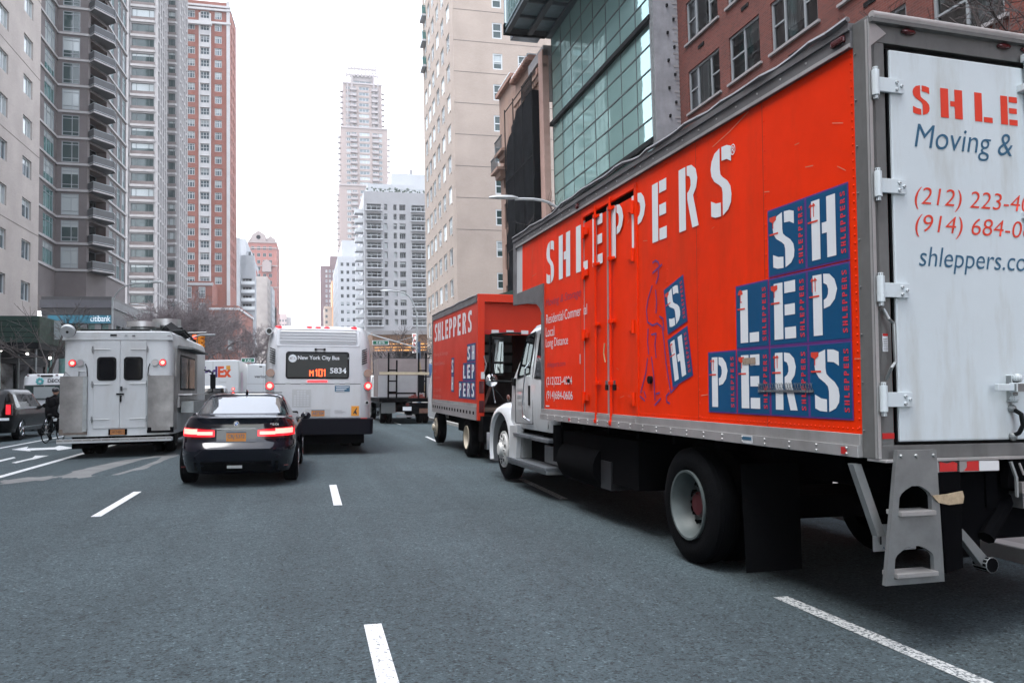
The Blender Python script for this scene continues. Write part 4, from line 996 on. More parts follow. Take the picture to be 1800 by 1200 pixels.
# rivet rows and panel seams
for s in (.025, 1.0, 2.03, 2.62, 3.26, 4.9, 5.55, 6.33):
    n = 46 if s in (.025,) else 22
    for i in range(n): z = ZO0 + .04 + (ZO1 - ZO0 - .08) * i / (n - 1); b.cyl(SP(s, z, 0), SP(s, z, .005), .009, ORANGE, r1=.004, n=5, caps=False); b.poly([SP(s + .004 * math.cos(t), z + .004 * math.sin(t), .005) for t in (0, 2.1, 4.2)], ORANGE)
for s in (1.02, 2.05, 3.28, 4.92, 6.31):
    b.poly([SP(s - .003, ZO0, .0015), SP(s - .003, ZO1, .0015), SP(s + .003, ZO1, .0015), SP(s + .003, ZO0, .0015)], M('seam', (.28, .02, .006), .6))
for i in range(70): s = .04 + 3.2 * i / 69; b.cyl(SP(s, ZO0 + .03, 0), SP(s, ZO0 + .03, .005), .008, ORANGE, r1=.003, n=5)
# front, right, roof, floor
b.poly([(0, LB, ZR), (WID, LB, ZR), (WID, LB, 2.9), (0, LB, 2.9)], ALU); b.poly([(WID, -.02, ZR), (WID, LB, ZR), (WID, LB, ZT), (WID, -.02, ZT)], ORANGE)
b.poly([(WID, LB, 2.9), (WID, 7.84, 2.9), (WID, 7.84, ZT), (WID, LB, ZT)], ORANGE); b.poly([(0, 7.84, 2.9), (WID, 7.84, 2.9), (WID, 7.84, ZT), (0, 7.84, ZT)], ALU)
b.poly([(0, LB, 2.9), (WID, LB, 2.9), (WID, 7.84, 2.9), (0, 7.84, 2.9)], ALU); b.poly([(0, -.02, ZT + .02), (WID, -.02, ZT + .02), (WID, 7.84, ZT + .02), (0, 7.84, ZT + .02)], ALU)
b.poly([(0, -.02, ZR), (WID, -.02, ZR), (WID, LB, ZR), (0, LB, ZR)], UNDER)
cargo = b.build('cargo_box', T1)
# top rail, lower rail, nose frame
GREYT = M('grey painted rail', (.17, .17, .178), .45, .3, noise=(3, .2), streak=((.10, .09, .09), .5, (2, .6, 2)))
b = MB(); b.box((-.02, 0, ZO1), (.03, 7.72, ZT), GREYT); b.box((-.035, 0, ZT - .02), (.05, 7.86, ZT + .03), GREYT)
b.box((-.028, .0, ZO1 + .004), (-.02, 7.7, ZO1 + .03), ALU)
bolts(b, [(-.02, .15 + .3 * i, ZO1 + .075) for i in range(25)], (-1, 0, 0), .009, .007, ALU)
b.box((-.022, 7.72, 2.865), (.03, 7.86, ZT - .02), GREYT)
b.ext([(-.022, LB - .02, 3.03), (-.022, 7.72, 3.03), (-.022, 7.72, 2.865), (-.022, 6.72, 2.80), (-.022, 6.50, 2.70), (-.022, LB - .02, 2.55)], (.05, 0, 0), GREYT)
b.box((-.02, LB - .03, ZR), (.04, LB + .07, 2.6), GREYT)
b.build('top_rail', T1)
# crumpled weather strip along the roof edge
b = MB(); pts = [Vector((-.03 + rnd.uniform(-.012, .012), 7.85 * i / 40, ZT + .045 + rnd.uniform(-.012, .016) + (.03 if 17 < i < 30 else 0))) for i in range(41)]
b.tube(pts, .02, GREYT, 5); b.build('roof_strip', T1)
b = MB(); b.box((-.022, 0, 1.205), (.02, LB + .07, ZO0), ALU); b.box((-.04, 0, ZR), (.02, LB + .07, 1.205), ALU)
bolts(b, [(-.04, .1 + .3 * i + d, z) for i in range(21) for d in (0,) for z in (1.15, 1.185)], (-1, 0, 0), .011, .009, STEEL)
b.build('lower_rail', T1, bevel=.003)
b = MB(); b.box((-.045, .10, 1.145), (-.0405, .15, 1.19), REFL_R); b.box((-.045, 3.9, 1.15), (-.0405, 3.96, 1.185), PINKP); b.box((-.045, 5.2, 1.15), (-.0405, 5.26, 1.185), PINKP); b.build('side_reflector', T1)
b = MB(); b.box((-.044, 1.16, 1.14), (-.0405, 1.31, 1.20), CLEANWHITE); b.box((-.046, 1.17, 1.165), (-.0445, 1.30, 1.19), NAVYP); b.build('maker_plate', T1)
# side doors
DOORO = ORANGE
for k, (s0, s1) in enumerate(((3.34, 4.05), (4.08, 4.81))):
    d = MB(); d.box((.006, s0, DB + .02), (.05, s1, DT - .09), DOORO)
    do = d.build('side_door', T1, bevel=.004)
    for ss in ((s0 + .02,) if k == 0 else (s1 - .02,)):
        for z in (1.45, 2.2, 2.95, 3.45):
            h = MB(); h.cyl((-.02, ss, z - .07), (-.02, ss, z + .07), .022, DOORO, n=8); h.box((-.018, min(ss, ss + (.13 if k == 0 else -.13)), z - .035), (-.002, max(ss, ss + (.13 if k == 0 else -.13)), z + .035), DOORO); h.build('hinge', do)
    r_ = MB(); sb = s0 + .60 if k == 0 else s0 + .18
    sb = 3.93 if k == 0 else 4.37
    r_.cyl((-.03, sb, DB - .08), (-.03, sb, DT + .03), .015, DOORO, n=8)
    for z in (DB - .06, 1.62, 2.3, 3.0, DT - .1):
        r_.box((-.05, sb - .03, z - .022), (.0, sb + .03, z + .022), DOORO); r_.box((-.022, sb - .085, z - .016), (-.004, sb + .085, z + .016), DOORO)
    r_.build('lock_rod', do, bevel=.004)
b = MB()
b.box((-.012, DR - .05, DB - .02), (.03, DR + .015, DT + .02), ORANGE); b.box((-.012, DL - .015, DB - .02), (.03, DL + .05, DT + .02), ORANGE)
b.box((-.012, DR - .05, DT - .02), (.03, DL + .05, DT + .03), ORANGE); b.box((-.03, DR - .02, DB - .06), (.02, DL + .02, DB + .012), ALU)
b.box((.02, DR, DT - .1), (.06, DL, DT - .02), UNDER); b.box((-.006, 4.052, DB), (.03, 4.078, DT - .06), ALU); b.box((-.002, DR + .012, DB), (.02, DR + .024, DT - .06), ALU); b.box((-.002, DL - .024, DB), (.02, DL - .012, DT - .06), ALU)
b.build('side_door_frame', T1)
for (s, z) in ((3.98, 1.60), (3.76, 1.60)):   # padlocks
    b = MB(); b.box((-.07, s - .02, z - .06), (-.045, s + .02, z), DARKMETAL); b.tube([(-.06, s - .015, z), (-.06, s - .015, z + .04), (-.06, s + .015, z + .04), (-.06, s + .015, z)], .007, STEEL, 5); b.build('padlock', T1, bevel=.004)
b = MB(); b.tube([(-.07, 4.0, 2.06), (-.075, 4.02, 1.95), (-.07, 3.99, 1.85)], .008, M('frayed cord', (.45, .30, .14), .8), 5); b.build('cord', T1)
b = MB(); b.cyl((-.001, 2.98, 1.645), (-.03, 2.98, 1.645), .04, DARKMETAL, n=12); b.build('strap_eye', T1); b = MB(); b.cyl((-.001, 5.33, 1.655), (-.03, 5.33, 1.655), .025, DARKMETAL, n=10); b.build('strap_eye', T1)
b = MB(); b.cyl((-.02, 4.95, ZO1 + .06), (-.05, 4.95, ZO1 + .06), .035, REDDIM, n=12); b.build('marker_lamp', T1, bevel=.006); b = MB(); b.box((-.045, .04, ZO1 + .055), (-.02, .17, ZO1 + .10), REDDIM); b.build('marker_lamp', T1, bevel=.012)
# diamond plate step on tile row
b = MB(); b.box((-.014, .46, 1.535), (-.002, 1.12, 1.552), TREAD)
for i in range(22):
    s = .47 + .03 * i; strip(b, [(s, 1.556), (s + .02, 1.60)], lambda s, z: SP(s, z, .0115), .007, TREAD); strip(b, [(s + .02, 1.556), (s, 1.60)], lambda s, z: SP(s, z, .0125), .005, TREAD)
b.build('tread_strip', T1)
# big lettering across the side
b = MB(); z0, z1 = 2.995, 3.575
for ch, s in zip('SHLEPPERS', (6.235, 5.715, 5.064, 4.511, 3.945, 3.40, 2.916, 2.359, 1.785)):
    wch = {'S': .325, 'H': .44, 'L': .40, 'E': .31, 'P': .33, 'R': .36}[ch]
    stencil(b, ch, lambda u, z, s=s: SP(s - u, z, .0065 if not (3.34 < s - u < 4.81) else .0065), 0, z0, wch, z1 - z0, WHITEINK)
b.build('lettering', T1)
tx = lambda s_, mat, s, z, wd, hh, **k: text(s_, mat, T1, SP(s, z, 0), (0, -1, 0), (0, 0, 1), width=wd, height=hh, depth=.005, **k)
text('®', WHITEINK, T1, SP(1.47, 3.46, 0), (0, -1, 0), (0, 0, 1), width=.075, height=.09, depth=.006, off=.01)
FADE = M('faded purple print', (.36, .035, .09), .5)
text('Moving & Storage', FADE, T1, SP(6.27, 2.66, 0), (0, -1, 0), (0, 0, 1), width=1.36, height=.135, depth=.005, shear=.2)
text('Residential·Commercial', WHITEINK, T1, SP(6.25, 2.45, 0), (0, -1, 0), (0, 0, 1), width=1.55, height=.13, depth=.005)
text('Local', WHITEINK, T1, SP(6.27, 2.27, 0), (0, -1, 0), (0, 0, 1), width=.36, height=.13, depth=.005)
text('Long Distance', WHITEINK, T1, SP(6.27, 2.09, 0), (0, -1, 0), (0, 0, 1), width=.90, height=.15, depth=.005)
text('(212)223-4004', WHITEINK, T1, SP(6.25, 1.575, 0), (0, -1, 0), (0, 0, 1), width=1.02, height=.14, depth=.005)
text('(914)684-0606', WHITEINK, T1, SP(6.25, 1.385, 0), (0, -1, 0), (0, 0, 1), width=1.04, height=.14, depth=.005)
text('shleppers.com', FADE, T1, SP(6.22, 1.83, 0), (0, -1, 0), (0, 0, 1), width=.75, height=.09, depth=.005, shear=.2)
b = MB(); b.poly([SP(6.27, 1.31, .005), SP(6.12, 1.31, .005), SP(6.12, 1.325, .005), SP(6.27, 1.325, .005)], WHITEINK); b.poly([SP(4.95, 1.86, .005), SP(4.93, 1.86, .005), SP(4.93, 1.98, .005), SP(4.95, 1.98, .005)], WHITEINK); b.build('lettering', T1)
# tiles
def icon(b, kind, f, u, z, h):
    if kind == 'arrows':
        for du in (0, .32 * h): strip(b, [(u + du, z), (u + du, z + h * .8)], f, .008, REDP); b.poly([f(u + du - .022, z + h * .75), f(u + du + .022, z + h * .75), f(u + du, z + h)], REDP)
    elif kind == 'glass':
        b.poly([f(u - .03, z + h), f(u + .05, z + h), f(u + .05, z + h * .7), f(u + .01, z + h * .5), f(u - .03, z + h * .7)], REDP); strip(b, [(u + .01, z + h * .5), (u + .01, z + .01)], f, .009, REDP)
    else:
        b.poly([f(u + .01 + .035 * math.cos(t), z + h * .82 + .04 * math.sin(t)) for t in [math.pi * i / 8 for i in range(9)]], REDP); strip(b, [(u + .01, z + h * .82), (u + .01, z + .02), (u + .03, z + .02)], f, .008, REDP)
    strip(b, [(u - .03, z - .035), (u + .07, z - .035)], f, .012, REDP)
def tile(ch, kind, f0, w_, h, parent, small=True):
    """f0(u,z,e): tile coordinates from its lower left"""
    b = MB(); e1, e2, e3 = .006, .008, .010
    f = lambda u, z: f0(u, z, e1)
    b.poly([f0(-.012, -.012, .0045), f0(w_ + .012, -.012, .0045), f0(w_ + .012, h + .012, .0045), f0(-.012, h + .012, .0045)], PURP)
    b.poly([f(0, 0), f(w_, 0), f(w_, h), f(0, h)], BLUE_T)
    stencil(b, ch, lambda u, z: f0(u, z, e2), .055 * w_ / .43, .035, w_ * .60, h - .07, WHITEINK)
    icon(b, kind, lambda u, z: f0(u, z, e3), w_ * .12, h * .70, h * .2)
    n = len('SHLEPPERS')
    for i, c in enumerate('SHLEPPERS'):      # small word running up the right edge
        zz = .03 + (h - .06) * (i + .15) / n; hh = (h - .06) / n * .62; ww = w_ * .115
        g = lambda u, z, zz=zz: f0(w_ * .955 - z, zz + u, e2)
        b2 = GLY[c]
        for pg in b2: b.poly([g(x * hh, y * ww) for x, y in pg], PINKP)
    return b.build('print_tile', parent)
cols4 = [(1.86, 1.445), (1.41, .985), (.955, .525), (.500, .083)]
rows3 = [(1.372, 1.858), (1.885, 2.369), (2.403, 2.885)]
for word, r_, c0, kinds in (('PERS', 0, 0, ('arrows', 'glass', 'arrows', 'glass')), ('LEP', 1, 1, ('brolly', 'glass', 'arrows')), ('SH', 2, 2, ('glass', 'arrows'))):
    for i, ch in enumerate(word):
        sa, sb = cols4[c0 + i]; za, zb_ = rows3[r_]
        tile(ch, kinds[i], lambda u, z, e, sa=sa, za=za: SP(sa - u, za + z, e), sa - sb, zb_ - za, T1)
# tilted pair of tiles and the line-drawn mover beside them
a_ = R(13)
def rot(o):
    ux, uz = math.cos(a_), math.sin(a_)
    return lambda u, z, e: SP(o[0] - (u * ux - z * uz * 1.0), o[1] + (u * uz + z * ux), e)
def quad_tile(ch, kind, bl, br, tl):
    return tile(ch, kind, lambda u, z, e: SP(bl[0] + (br[0] - bl[0]) * u / .43 + (tl[0] - bl[0]) * z / .484, bl[1] + (br[1] - bl[1]) * u / .43 + (tl[1] - bl[1]) * z / .484, e), .43, .484, T1)
k_ = 1.0473
quad_tile('S', 'glass', (2.487 * k_, 1.985 * k_), (2.135 * k_, 2.075 * k_), (2.554 * k_, 2.380 * k_))
quad_tile('H', 'arrows', (2.403 * k_, 1.510 * k_), (2.050 * k_, 1.608 * k_), (2.490 * k_, 1.920 * k_))
b = MB(); f = lambda s, z: SP(s, z, .005)
from_px = [[(1148, 462), (1153, 458), (1158, 461), (1160, 468)], [(1148, 480), (1164, 465)], [(1158, 475), (1158, 486), (1154, 498)], [(1147, 502), (1140, 525), (1137, 545), (1139, 566), (1148, 572), (1156, 568), (1163, 574)],
           [(1153, 510), (1155, 530), (1154, 550)], [(1140, 578), (1139, 600), (1141, 622)], [(1146, 588), (1154, 586), (1152, 606), (1154, 628)], [(1139, 630), (1136, 655), (1127, 690)], [(1146, 628), (1150, 660), (1152, 702)],
           [(1126, 696), (1134, 704)], [(1133, 688), (1136, 698)], [(1152, 712), (1162, 700)], [(1154, 692), (1160, 690)], [(1177, 690), (1172, 696), (1173, 706), (1178, 709)], [(1165, 575), (1168, 600), (1172, 640), (1180, 690), (1192, 676)], [(1160, 556), (1166, 560), (1168, 580)]]
def px_side(u, v):
    inv = Tm.inverted(); o = inv @ EYE; d = inv.to_3x3() @ ray(u, v); t = -o.x / d.x; p = o + d * t; return (p.y, p.z)
LOGO = [[tuple(round(c, 3) for c in px_side(u, v)) for u, v in ln] for ln in from_px]
for ln in LOGO: strip(b, ln, lambda s, z: SP(s, z, .005), .017, PURP)
b.build('line_drawing', T1)
b = MB()   # scrapes
SCR = M('scrape', (.55, .25, .16), .7)
for (s, z, l, d) in ((1.75, 3.62, .55, .12), (.62, 3.30, .05, 0), (2.0, 1.50, .12, .01), (6.9, 3.2, .2, .02), (6.95, 3.45, .1, .2), (1.0, 3.05, .06, -.01), (.05, 1.75, .06, 0)):
    strip(b, [(s, z), (s - l * .5, z + d * .4), (s - l, z + d)], lambda s, z: SP(s, z, .0045), .006, SCR)
for i in range(22):
    s, z = rnd.uniform(.1, 6.2), rnd.uniform(1.32, 3.6); l = rnd.uniform(.02, .12); a = rnd.gauss(0, .5)
    strip(b, [(s, z), (s - l * math.cos(a), z + l * math.sin(a))], lambda s, z: SP(s, z, .0043), rnd.uniform(.003, .006), SCR)
b.build('scrape_mark', T1)
b = MB(); b.poly([SP(1.33, 1.75, .011), SP(1.15, 1.75, .011), SP(1.15, 1.80, .011), SP(1.33, 1.80, .011)], M('torn tan sticker', (.33, .26, .2), .8, noise=(25, .4))); b.build('torn_sticker', T1)
# rear frame
YR = -.135
b = MB(); b.box((-.003, YR, 1.131), (.05, .0, ZT + .02), POSTST); b.box((-.008, YR - .006, 1.131), (.022, YR + .02, ZT), ALU)
bolts(b, [(-.003, -.02, 1.3 + .3 * i) for i in range(9)], (-1, 0, 0), .009, .008, STEEL)
b.box((.022, YR, 1.131), (.118, .02, 3.74), POSTST); b.box((WID - .118, YR, 1.131), (WID, .02, ZT), POSTST)
b.box((.022, YR, 3.742), (WID - .118, .02, ZT), POSTST)
b.box((.0, YR - .005, 1.131), (WID, .02, 1.215), POSTST)
b.build('rear_frame', T1, bevel=.004)
b = MB(); b.cyl((.012, YR - .02, ZT + .015), (WID, YR - .02, ZT + .015), .028, ALU, n=10); b.ext([(.0, YR, ZT), (.13, YR, 3.80), (.0, YR, 3.70)], (0, -.012, 0), ALU); b.box((0, YR - .04, ZT - .03), (WID, YR, ZT + .0), POSTST); b.build('roof_lip', T1, smooth=40)
for x in (.30, 1.07, 1.27, 1.47, 2.25): b = MB(); b.ball((x, YR - .012, 3.83), .036, REDDIM, 6, (1.6, .6, .5)); b.build('marker_lamp', T1, smooth=60)
for sx in (0, 1):
    d = MB(); x0, x1 = (.148, 1.268) if sx == 0 else (1.282, WID - .148); d.box((x0, YR - .012, 1.235), (x1, YR + .04, 3.70), DOORW)
    do = d.build('rear_door', T1, bevel=.012)
    g = MB(); g.box((x0 - .012, YR + .0, 1.226), (x1 + .004, YR + .02, 3.712), BLACKPL); g.build('door_seal', do)
    for z in (3.46, 2.82, 2.168, 1.495):
        h = MB(); xx = .024 if sx == 0 else WID - .024; sg = 1 if sx == 0 else -1
        h.cyl((xx, YR - .03, z - .075), (xx, YR - .03, z + .085), .024, DOORW, n=10); h.cyl((xx, YR - .03, z - .10), (xx, YR - .03, z - .076), .017, STEEL, n=8); h.cyl((xx, YR - .03, z + .086), (xx, YR - .03, z + .105), .017, STEEL, n=8)
        h.box((min(xx, xx + sg * .21), YR - .034, z - .045), (max(xx, xx + sg * .21), YR - .013, z + .045), DOORW)
        bolts(h, [(xx + sg * .155, YR - .034, z + .02), (xx + sg * .155, YR - .034, z - .025), (xx + sg * .19, YR - .034, z)], (0, -1, 0), .014, .012, STEEL)
        h.build('hinge', do, bevel=.003)
    xr = 1.235 if sx == 0 else 1.315
    r_ = MB(); r_.cyl((xr, YR - .045, 1.21), (xr, YR - .045, 3.79), .020, DOORW, n=10)
    for z in (3.55, 2.70, 1.75, 1.4): r_.box((xr - .07, YR - .066, z - .022), (xr + .07, YR - .012, z + .022), DOORW); bolts(r_, [(xr - .055, YR - .066, z)], (0, -1, 0), .013, .012, STEEL)
    r_.cyl((xr, YR - .045, 3.56), (xr, YR - .045, 3.72), .028, DOORW, n=10); r_.box((xr - .04, YR - .07, 3.73), (xr + .04, YR - .02, 3.78), DOORW)
    r_.build('lock_rod', do, bevel=.003)
    if sx == 0:
        h = MB(); h.box((.84, YR - .09, 1.548), (1.26, YR - .065, 1.592), DOORW); h.ball((1.01, YR - .08, 1.63), .03, STEEL, 6); h.ball((1.01, YR - .05, 1.50), .03, STEEL, 6); h.box((.97, YR - .11, 1.54), (1.04, YR - .05, 1.60), STEEL); h.box((.985, YR - .06, 1.48), (1.035, YR - .012, 1.65), STEEL); h.build('lock_handle', do, bevel=.005)
        h = MB(); h.tube([(1.022, YR - .03, 1.43), (1.028, YR - .08, 1.40), (1.04, YR - .08, 1.33), (1.028, YR - .06, 1.28), (1.02, YR - .02, 1.26)], .014, DARKMETAL, 8); h.ball((1.02, YR - .02, 1.435), .028, STEEL, 6); h.ball((1.02, YR - .02, 1.255), .028, STEEL, 6); h.build('pull_handle', do)
b = MB(); b.tube([(.052, YR - .015, 2.05), (.052, YR - .06, 1.985), (.085, YR - .06, 1.96), (.09, YR - .06, 1.72), (.062, YR - .06, 1.69), (.058, YR - .015, 1.62)], .010, STEEL, 8); b.build('grab_handle', T1)
b = MB(); b.box((.05, YR - .004, 1.79), (.088, YR - .001, 1.90), WHITEINK); b.box((.05, YR - .006, 1.885), (.088, YR - .0045, 1.90), REFL_R)
for i in range(7): b.box((.054, YR - .0055, 1.80 + i * .011), (.084, YR - .0045, 1.804 + i * .011), GREYST)
b.build('warning_sticker', T1)
b = MB(); b.box((.03, YR - .004, 1.255), (.118, YR - .001, 1.29), REFL_R); b.build('reflector', T1)
# rear door lettering
DX = lambda x, z, e=.0145: Vector((x, YR - e, z))
b = MB()
for ch, x in zip('SHLEPPERS'[:9], (.318, .535, .808, 1.022, 1.24 + .08, 1.50, 1.70, 1.92, 2.15)):
    wch = {'S': .13, 'H': .175, 'L': .145, 'E': .14, 'P': .14, 'R': .16}[ch]
    stencil(b, ch, lambda u, z, x=x: DX(x + u, z), 0, 3.30, wch, .192, REDP)
b.build('lettering', T1)
rt = lambda s, mat, x, z, wd, hh, **k: text(s, mat, T1, (x, YR - .012, z), (1, 0, 0), (0, 0, 1), width=wd, height=hh, depth=.003, **k)
rt('Moving &', NAVYP, .322, 3.04, .79, .20, shear=.22, off=-.004); rt('Storage', NAVYP, 1.33, 3.04, .7, .20, shear=.22, off=-.004)
rt('(212) 223-40', REDP, .311, 2.69, .94, .145, shear=.2, off=-.006); rt('04', REDP, 1.36, 2.72, .14, .10, shear=.2)
rt('(914) 684-06', REDP, .309, 2.515, .94, .145, shear=.2, off=-.006); rt('06', REDP, 1.36, 2.54, .14, .10, shear=.2)
rt('shleppers.co', NAVYP, .330, 2.29, .86, .165, shear=.2, off=-.004); rt('m', NAVYP, 1.34, 2.325, .12, .08, shear=.2)
# tail: step ladder, bumper bar, lift gate
b = MB(); yl = YR - .085
tlx, trx, blx, brx, zt_, zb_ = .065, .352, -.045, .385, 1.19, .395
def lx(t, side): return (tlx + (blx - tlx) * t, trx + (brx - trx) * t)[side]
def lz(t): return zt_ + (zb_ - zt_) * t
def pt(u, t, y=yl): return (lx(t, 0) + (lx(t, 1) - lx(t, 0)) * u, y, lz(t))
holes = [((.27, .49)), ((.72, .94))]
def plate(ul, ur, t0, t1): b.ext([pt(ul(t0), t0), pt(ur(t0), t0), pt(ur(t1), t1), pt(ul(t1), t1)], (0, .03, 0), STEEL)
Z = lambda v: (lambda t: v)
plate(Z(0), Z(1), 0, .27); plate(Z(0), Z(1), .49, .72); plate(Z(0), Z(1), .955, 1)
for t0, t1 in ((.27, .49), (.72, .955)):
    n = 8
    for i in range(n):
        a, c = t0 + (t1 - t0) * i / n, t0 + (t1 - t0) * (i + 1) / n
        k0, k1 = (max(0, 1 - (a - t0) / .09) ** 2) * .26, (max(0, 1 - (c - t0) / .09) ** 2) * .26
        b.ext([pt(0, a), pt(.13 + k0, a), pt(.13 + k1, c), pt(0, c)], (0, .03, 0), STEEL); b.ext([pt(.83 - k0, a), pt(1, a), pt(1, c), pt(.83 - k1, c)], (0, .03, 0), STEEL)
st = b.build('step_ladder', T1)
for t in (.49, .945): b = MB(); b.box((pt(.13, t)[0], yl - .03, lz(t)), (pt(.84, t)[0], yl + .10, lz(t) + .028), ALU); b.build('rung', st, bevel=.004)
for xb_ in (.09, .20, .33): b = MB(); bolts(b, [(xb_, yl, 1.155)], (0, -1, 0), .014, .012, STEEL); b.build('bolt', st)
b = MB(); b.ext([(.385, yl + .03, 1.13), (.56, yl + .03, 1.13), (.56, yl + .03, .46), (.43, yl + .03, .43)], (0, .09, 0), UNDER); b.build('lift_post', T1, bevel=.006)
b = MB(); b.ext([(.30, yl - .014, .915), (.40, yl - .016, .92), (.53, yl - .012, .935), (.54, yl - .012, .90), (.53, yl - .012, .86), (.42, yl - .016, .855), (.345, yl - .014, .87)], (0, .006, 0), M('masking tape', (.42, .33, .22), .8, noise=(30, .3))); b.build('tape', T1)
b = MB(); b.box((0, YR - .06, 1.115), (WID, YR + .1, 1.131), ALU); b.box((.385, YR - .055, 1.045), (.86, YR - .02, 1.114), ALU); b.build('rear_sill', T1, bevel=.003)
b = MB(); zq = 1.06
b.ext([(.40, YR - .058, 1.052), (.53, YR - .058, 1.052), (.535, YR - .058, 1.10), (.50, YR - .058, 1.112), (.46, YR - .058, 1.10), (.40, YR - .058, 1.112)], (0, .002, 0), REFL_R)
b.ext([(.585, YR - .058, 1.052), (.70, YR - .058, 1.05), (.70, YR - .058, 1.112), (.61, YR - .058, 1.11), (.61, YR - .058, 1.075)], (0, .002, 0), REFL_R)
b.ext([(.705, YR - .058, 1.05), (.86, YR - .058, 1.048), (.86, YR - .058, 1.108), (.705, YR - .058, 1.112)], (0, .002, 0), REFL_W); b.build('reflector', T1)
b = MB(); b.box((.58, YR + .05, .60), (1.9, YR + .35, 1.04), UNDER); b.box((.95, YR - .04, .93), (1.7, YR + .02, 1.11), UNDER); b.box((1.05, YR - .05, .80), (1.9, YR + .05, .90), STEEL)
b.box((1.02, YR - .075, .90), (1.10, YR - .04, .97), ALU); b.tube([(.94, YR - .07, 1.10), (.97, YR - .08, 1.0), (.97, YR - .08, .88)], .012, STEEL, 6); b.tube([(1.02, YR - .06, 1.09), (1.03, YR - .08, 1.02), (1.08, YR - .08, 1.02), (1.09, YR - .06, 1.09)], .007, ALU, 5)
b.cyl((.80, YR - .0, .62), (1.15, YR + .1, .92), .05, UNDER, n=8)
b.build('lift_gate', T1)
b = MB(); b.ext([(.56, YR - .02, .66), (.60, YR - .02, .69), (.79, YR - .02, .50), (.80, YR - .02, .44), (.76, YR - .02, .43)], (0, .05, 0), STEEL); b.cyl((.79, YR - .05, .46), (.79, YR + .06, .46), .05, UNDER, n=12); b.build('lift_arm', T1, bevel=.004)
b = MB(); b.ext([(-.06, .02, 1.09), (.0, .02, 1.09), (.07, -.10, .66), (.01, -.10, .66)], (.0, .05, 0), STEEL); b.build('brace', T1)
b = MB(); b.box((.535, .56, .41), (.90, .575, .60), CLEANWHITE)
for i, c in enumerate('13'): pass
po = b.build('licence_plate', T1, bevel=.01); 
text('13', BLACKINK, T1, (.58, .555, .46), (1, 0, 0), (0, 0, 1), height=.11, depth=.004); text('APPORTIONED', NAVYP, T1, (.60, .555, .425), (1, 0, 0), (0, 0, 1), width=.24, height=.022, depth=.004)
# chassis
b = MB()
for x in (.85, 1.62): b.box((x, -.1, .80), (x + .09, 9.8, 1.02), UNDER)
for i in range(8): b.box((.1, .3 + i * .8, 1.03), (WID - .1, .36 + i * .8, 1.13), UNDER)
b.box((.2, 1.9, .42), (WID - .2, 2.6, .62), UNDER); b.cyl((.3, 2.3, .52), (WID - .3, 2.3, .52), .09, UNDER, n=8); b.box((.9, 3.3, .5), (1.7, 4.8, .95), UNDER); b.box((.12, 3.55, .48), (.75, 5.9, 1.0), UNDER)
b.box((.55, 2.75, .45), (1.9, 3.2, .85), UNDER)
b.build('chassis', T1)
b = MB(); b.cyl((.30, 4.6, .62), (.30, 5.9, .62), .28, UNDER, n=20); b.box((.10, 4.25, .40), (.5, 4.55, .72), M('dark tank bracket', (.03, .032, .036), .4, .5)); b.build('fuel_tank', T1, smooth=40)
b = MB(); b.poly([(.075, 1.52, .95), (.10, 1.50, .085), (.62, 1.50, .085), (.62, 1.52, .95)], RUBBER); b.build('mud_flap', T1); b = MB(); b.poly([(WID - .62, 1.52, .95), (WID - .62, 1.50, .085), (WID - .1, 1.50, .085), (WID - .1, 1.52, .95)], RUBBER); b.build('mud_flap', T1)
wheel(T1, (.02, 2.32, .515), .515, .26, RIMG, HUBRED, deep=.17, dual=True); wheel(T1, (WID - .02, 2.32, .515), .515, .26, RIMG, HUBRED, deep=.17, side=1, dual=True)
wheel(T1, (.17, 9.1, .515), .515, .28, RIMW, None, deep=-.03); wheel(T1, (WID - .17, 9.1, .515), .515, .28, RIMW, None, deep=-.03, side=1)
# cab
CX = WID / 2
def rrect(y0, y1, hw, r, z, n=6):
    pts = []
    for cx_, cy_, a0 in ((hw - r, y0 + r, -90), (hw - r, y1 - r, 0), (-hw + r, y1 - r, 90), (-hw + r, y0 + r, 180)):
        for i in range(n + 1):
            a = R(a0 + 90 * i / n); pts.append(Vector((CX + cx_ + r * math.cos(a), cy_ + r * math.sin(a), z)))
    return pts
b = MB()
b.loft([rrect(6.42, 8.62, 1.12, .12, .93), rrect(6.42, 8.62, 1.15, .14, 1.05), rrect(6.42, 8.55, 1.15, .16, 1.65), rrect(6.44, 8.2, 1.10, .2, 2.05), rrect(6.5, 7.98, 1.06, .24, 2.40), rrect(6.6, 7.82, 1.0, .3, 2.53), rrect(6.8, 7.55, .8, .3, 2.61)], CABW, caps=True)
cab = b.build('cab', T1, smooth=40)
def cabx(z): return CX - (1.15 if z < 1.65 else 1.15 - .05 * (z - 1.65) / .4 if z < 2.05 else 1.10 - .04 * (z - 2.05) / .35)
def cside(pts, mat, e, bb): bb.poly([(cabx(z) - e, y, z) for y, z in pts], mat)
for pts in ([(7.83, 2.36), (7.44, 2.39), (7.53, 1.80), (8.10, 1.735), (8.13, 1.80)], [(7.16, 2.34), (6.72, 2.34), (6.72, 1.72), (7.2, 1.74)]):
    g = MB(); c_ = Vector((sum(p[0] for p in pts) / len(pts), sum(p[1] for p in pts) / len(pts))); big = [(c_.x + (p[0] - c_.x) * 1.13, c_.y + (p[1] - c_.y) * 1.12) for p in pts]
    cside(big, BLACKPL, .006, g); cside(pts, GLASSD, .011, g); g.build('side_window', cab)
g = MB(); cside([(7.66, 2.35), (7.62, 2.35), (7.72, 1.80), (7.76, 1.80)], BLACKPL, .013, g); g.build('window_bar', cab)
g = MB(); g.poly([(CX - .98, 8.46, 1.72), (CX + .98, 8.46, 1.72), (CX + .9, 7.98, 2.42), (CX - .9, 7.98, 2.42)], GLASSD); g.build('windscreen', cab)
b = MB()
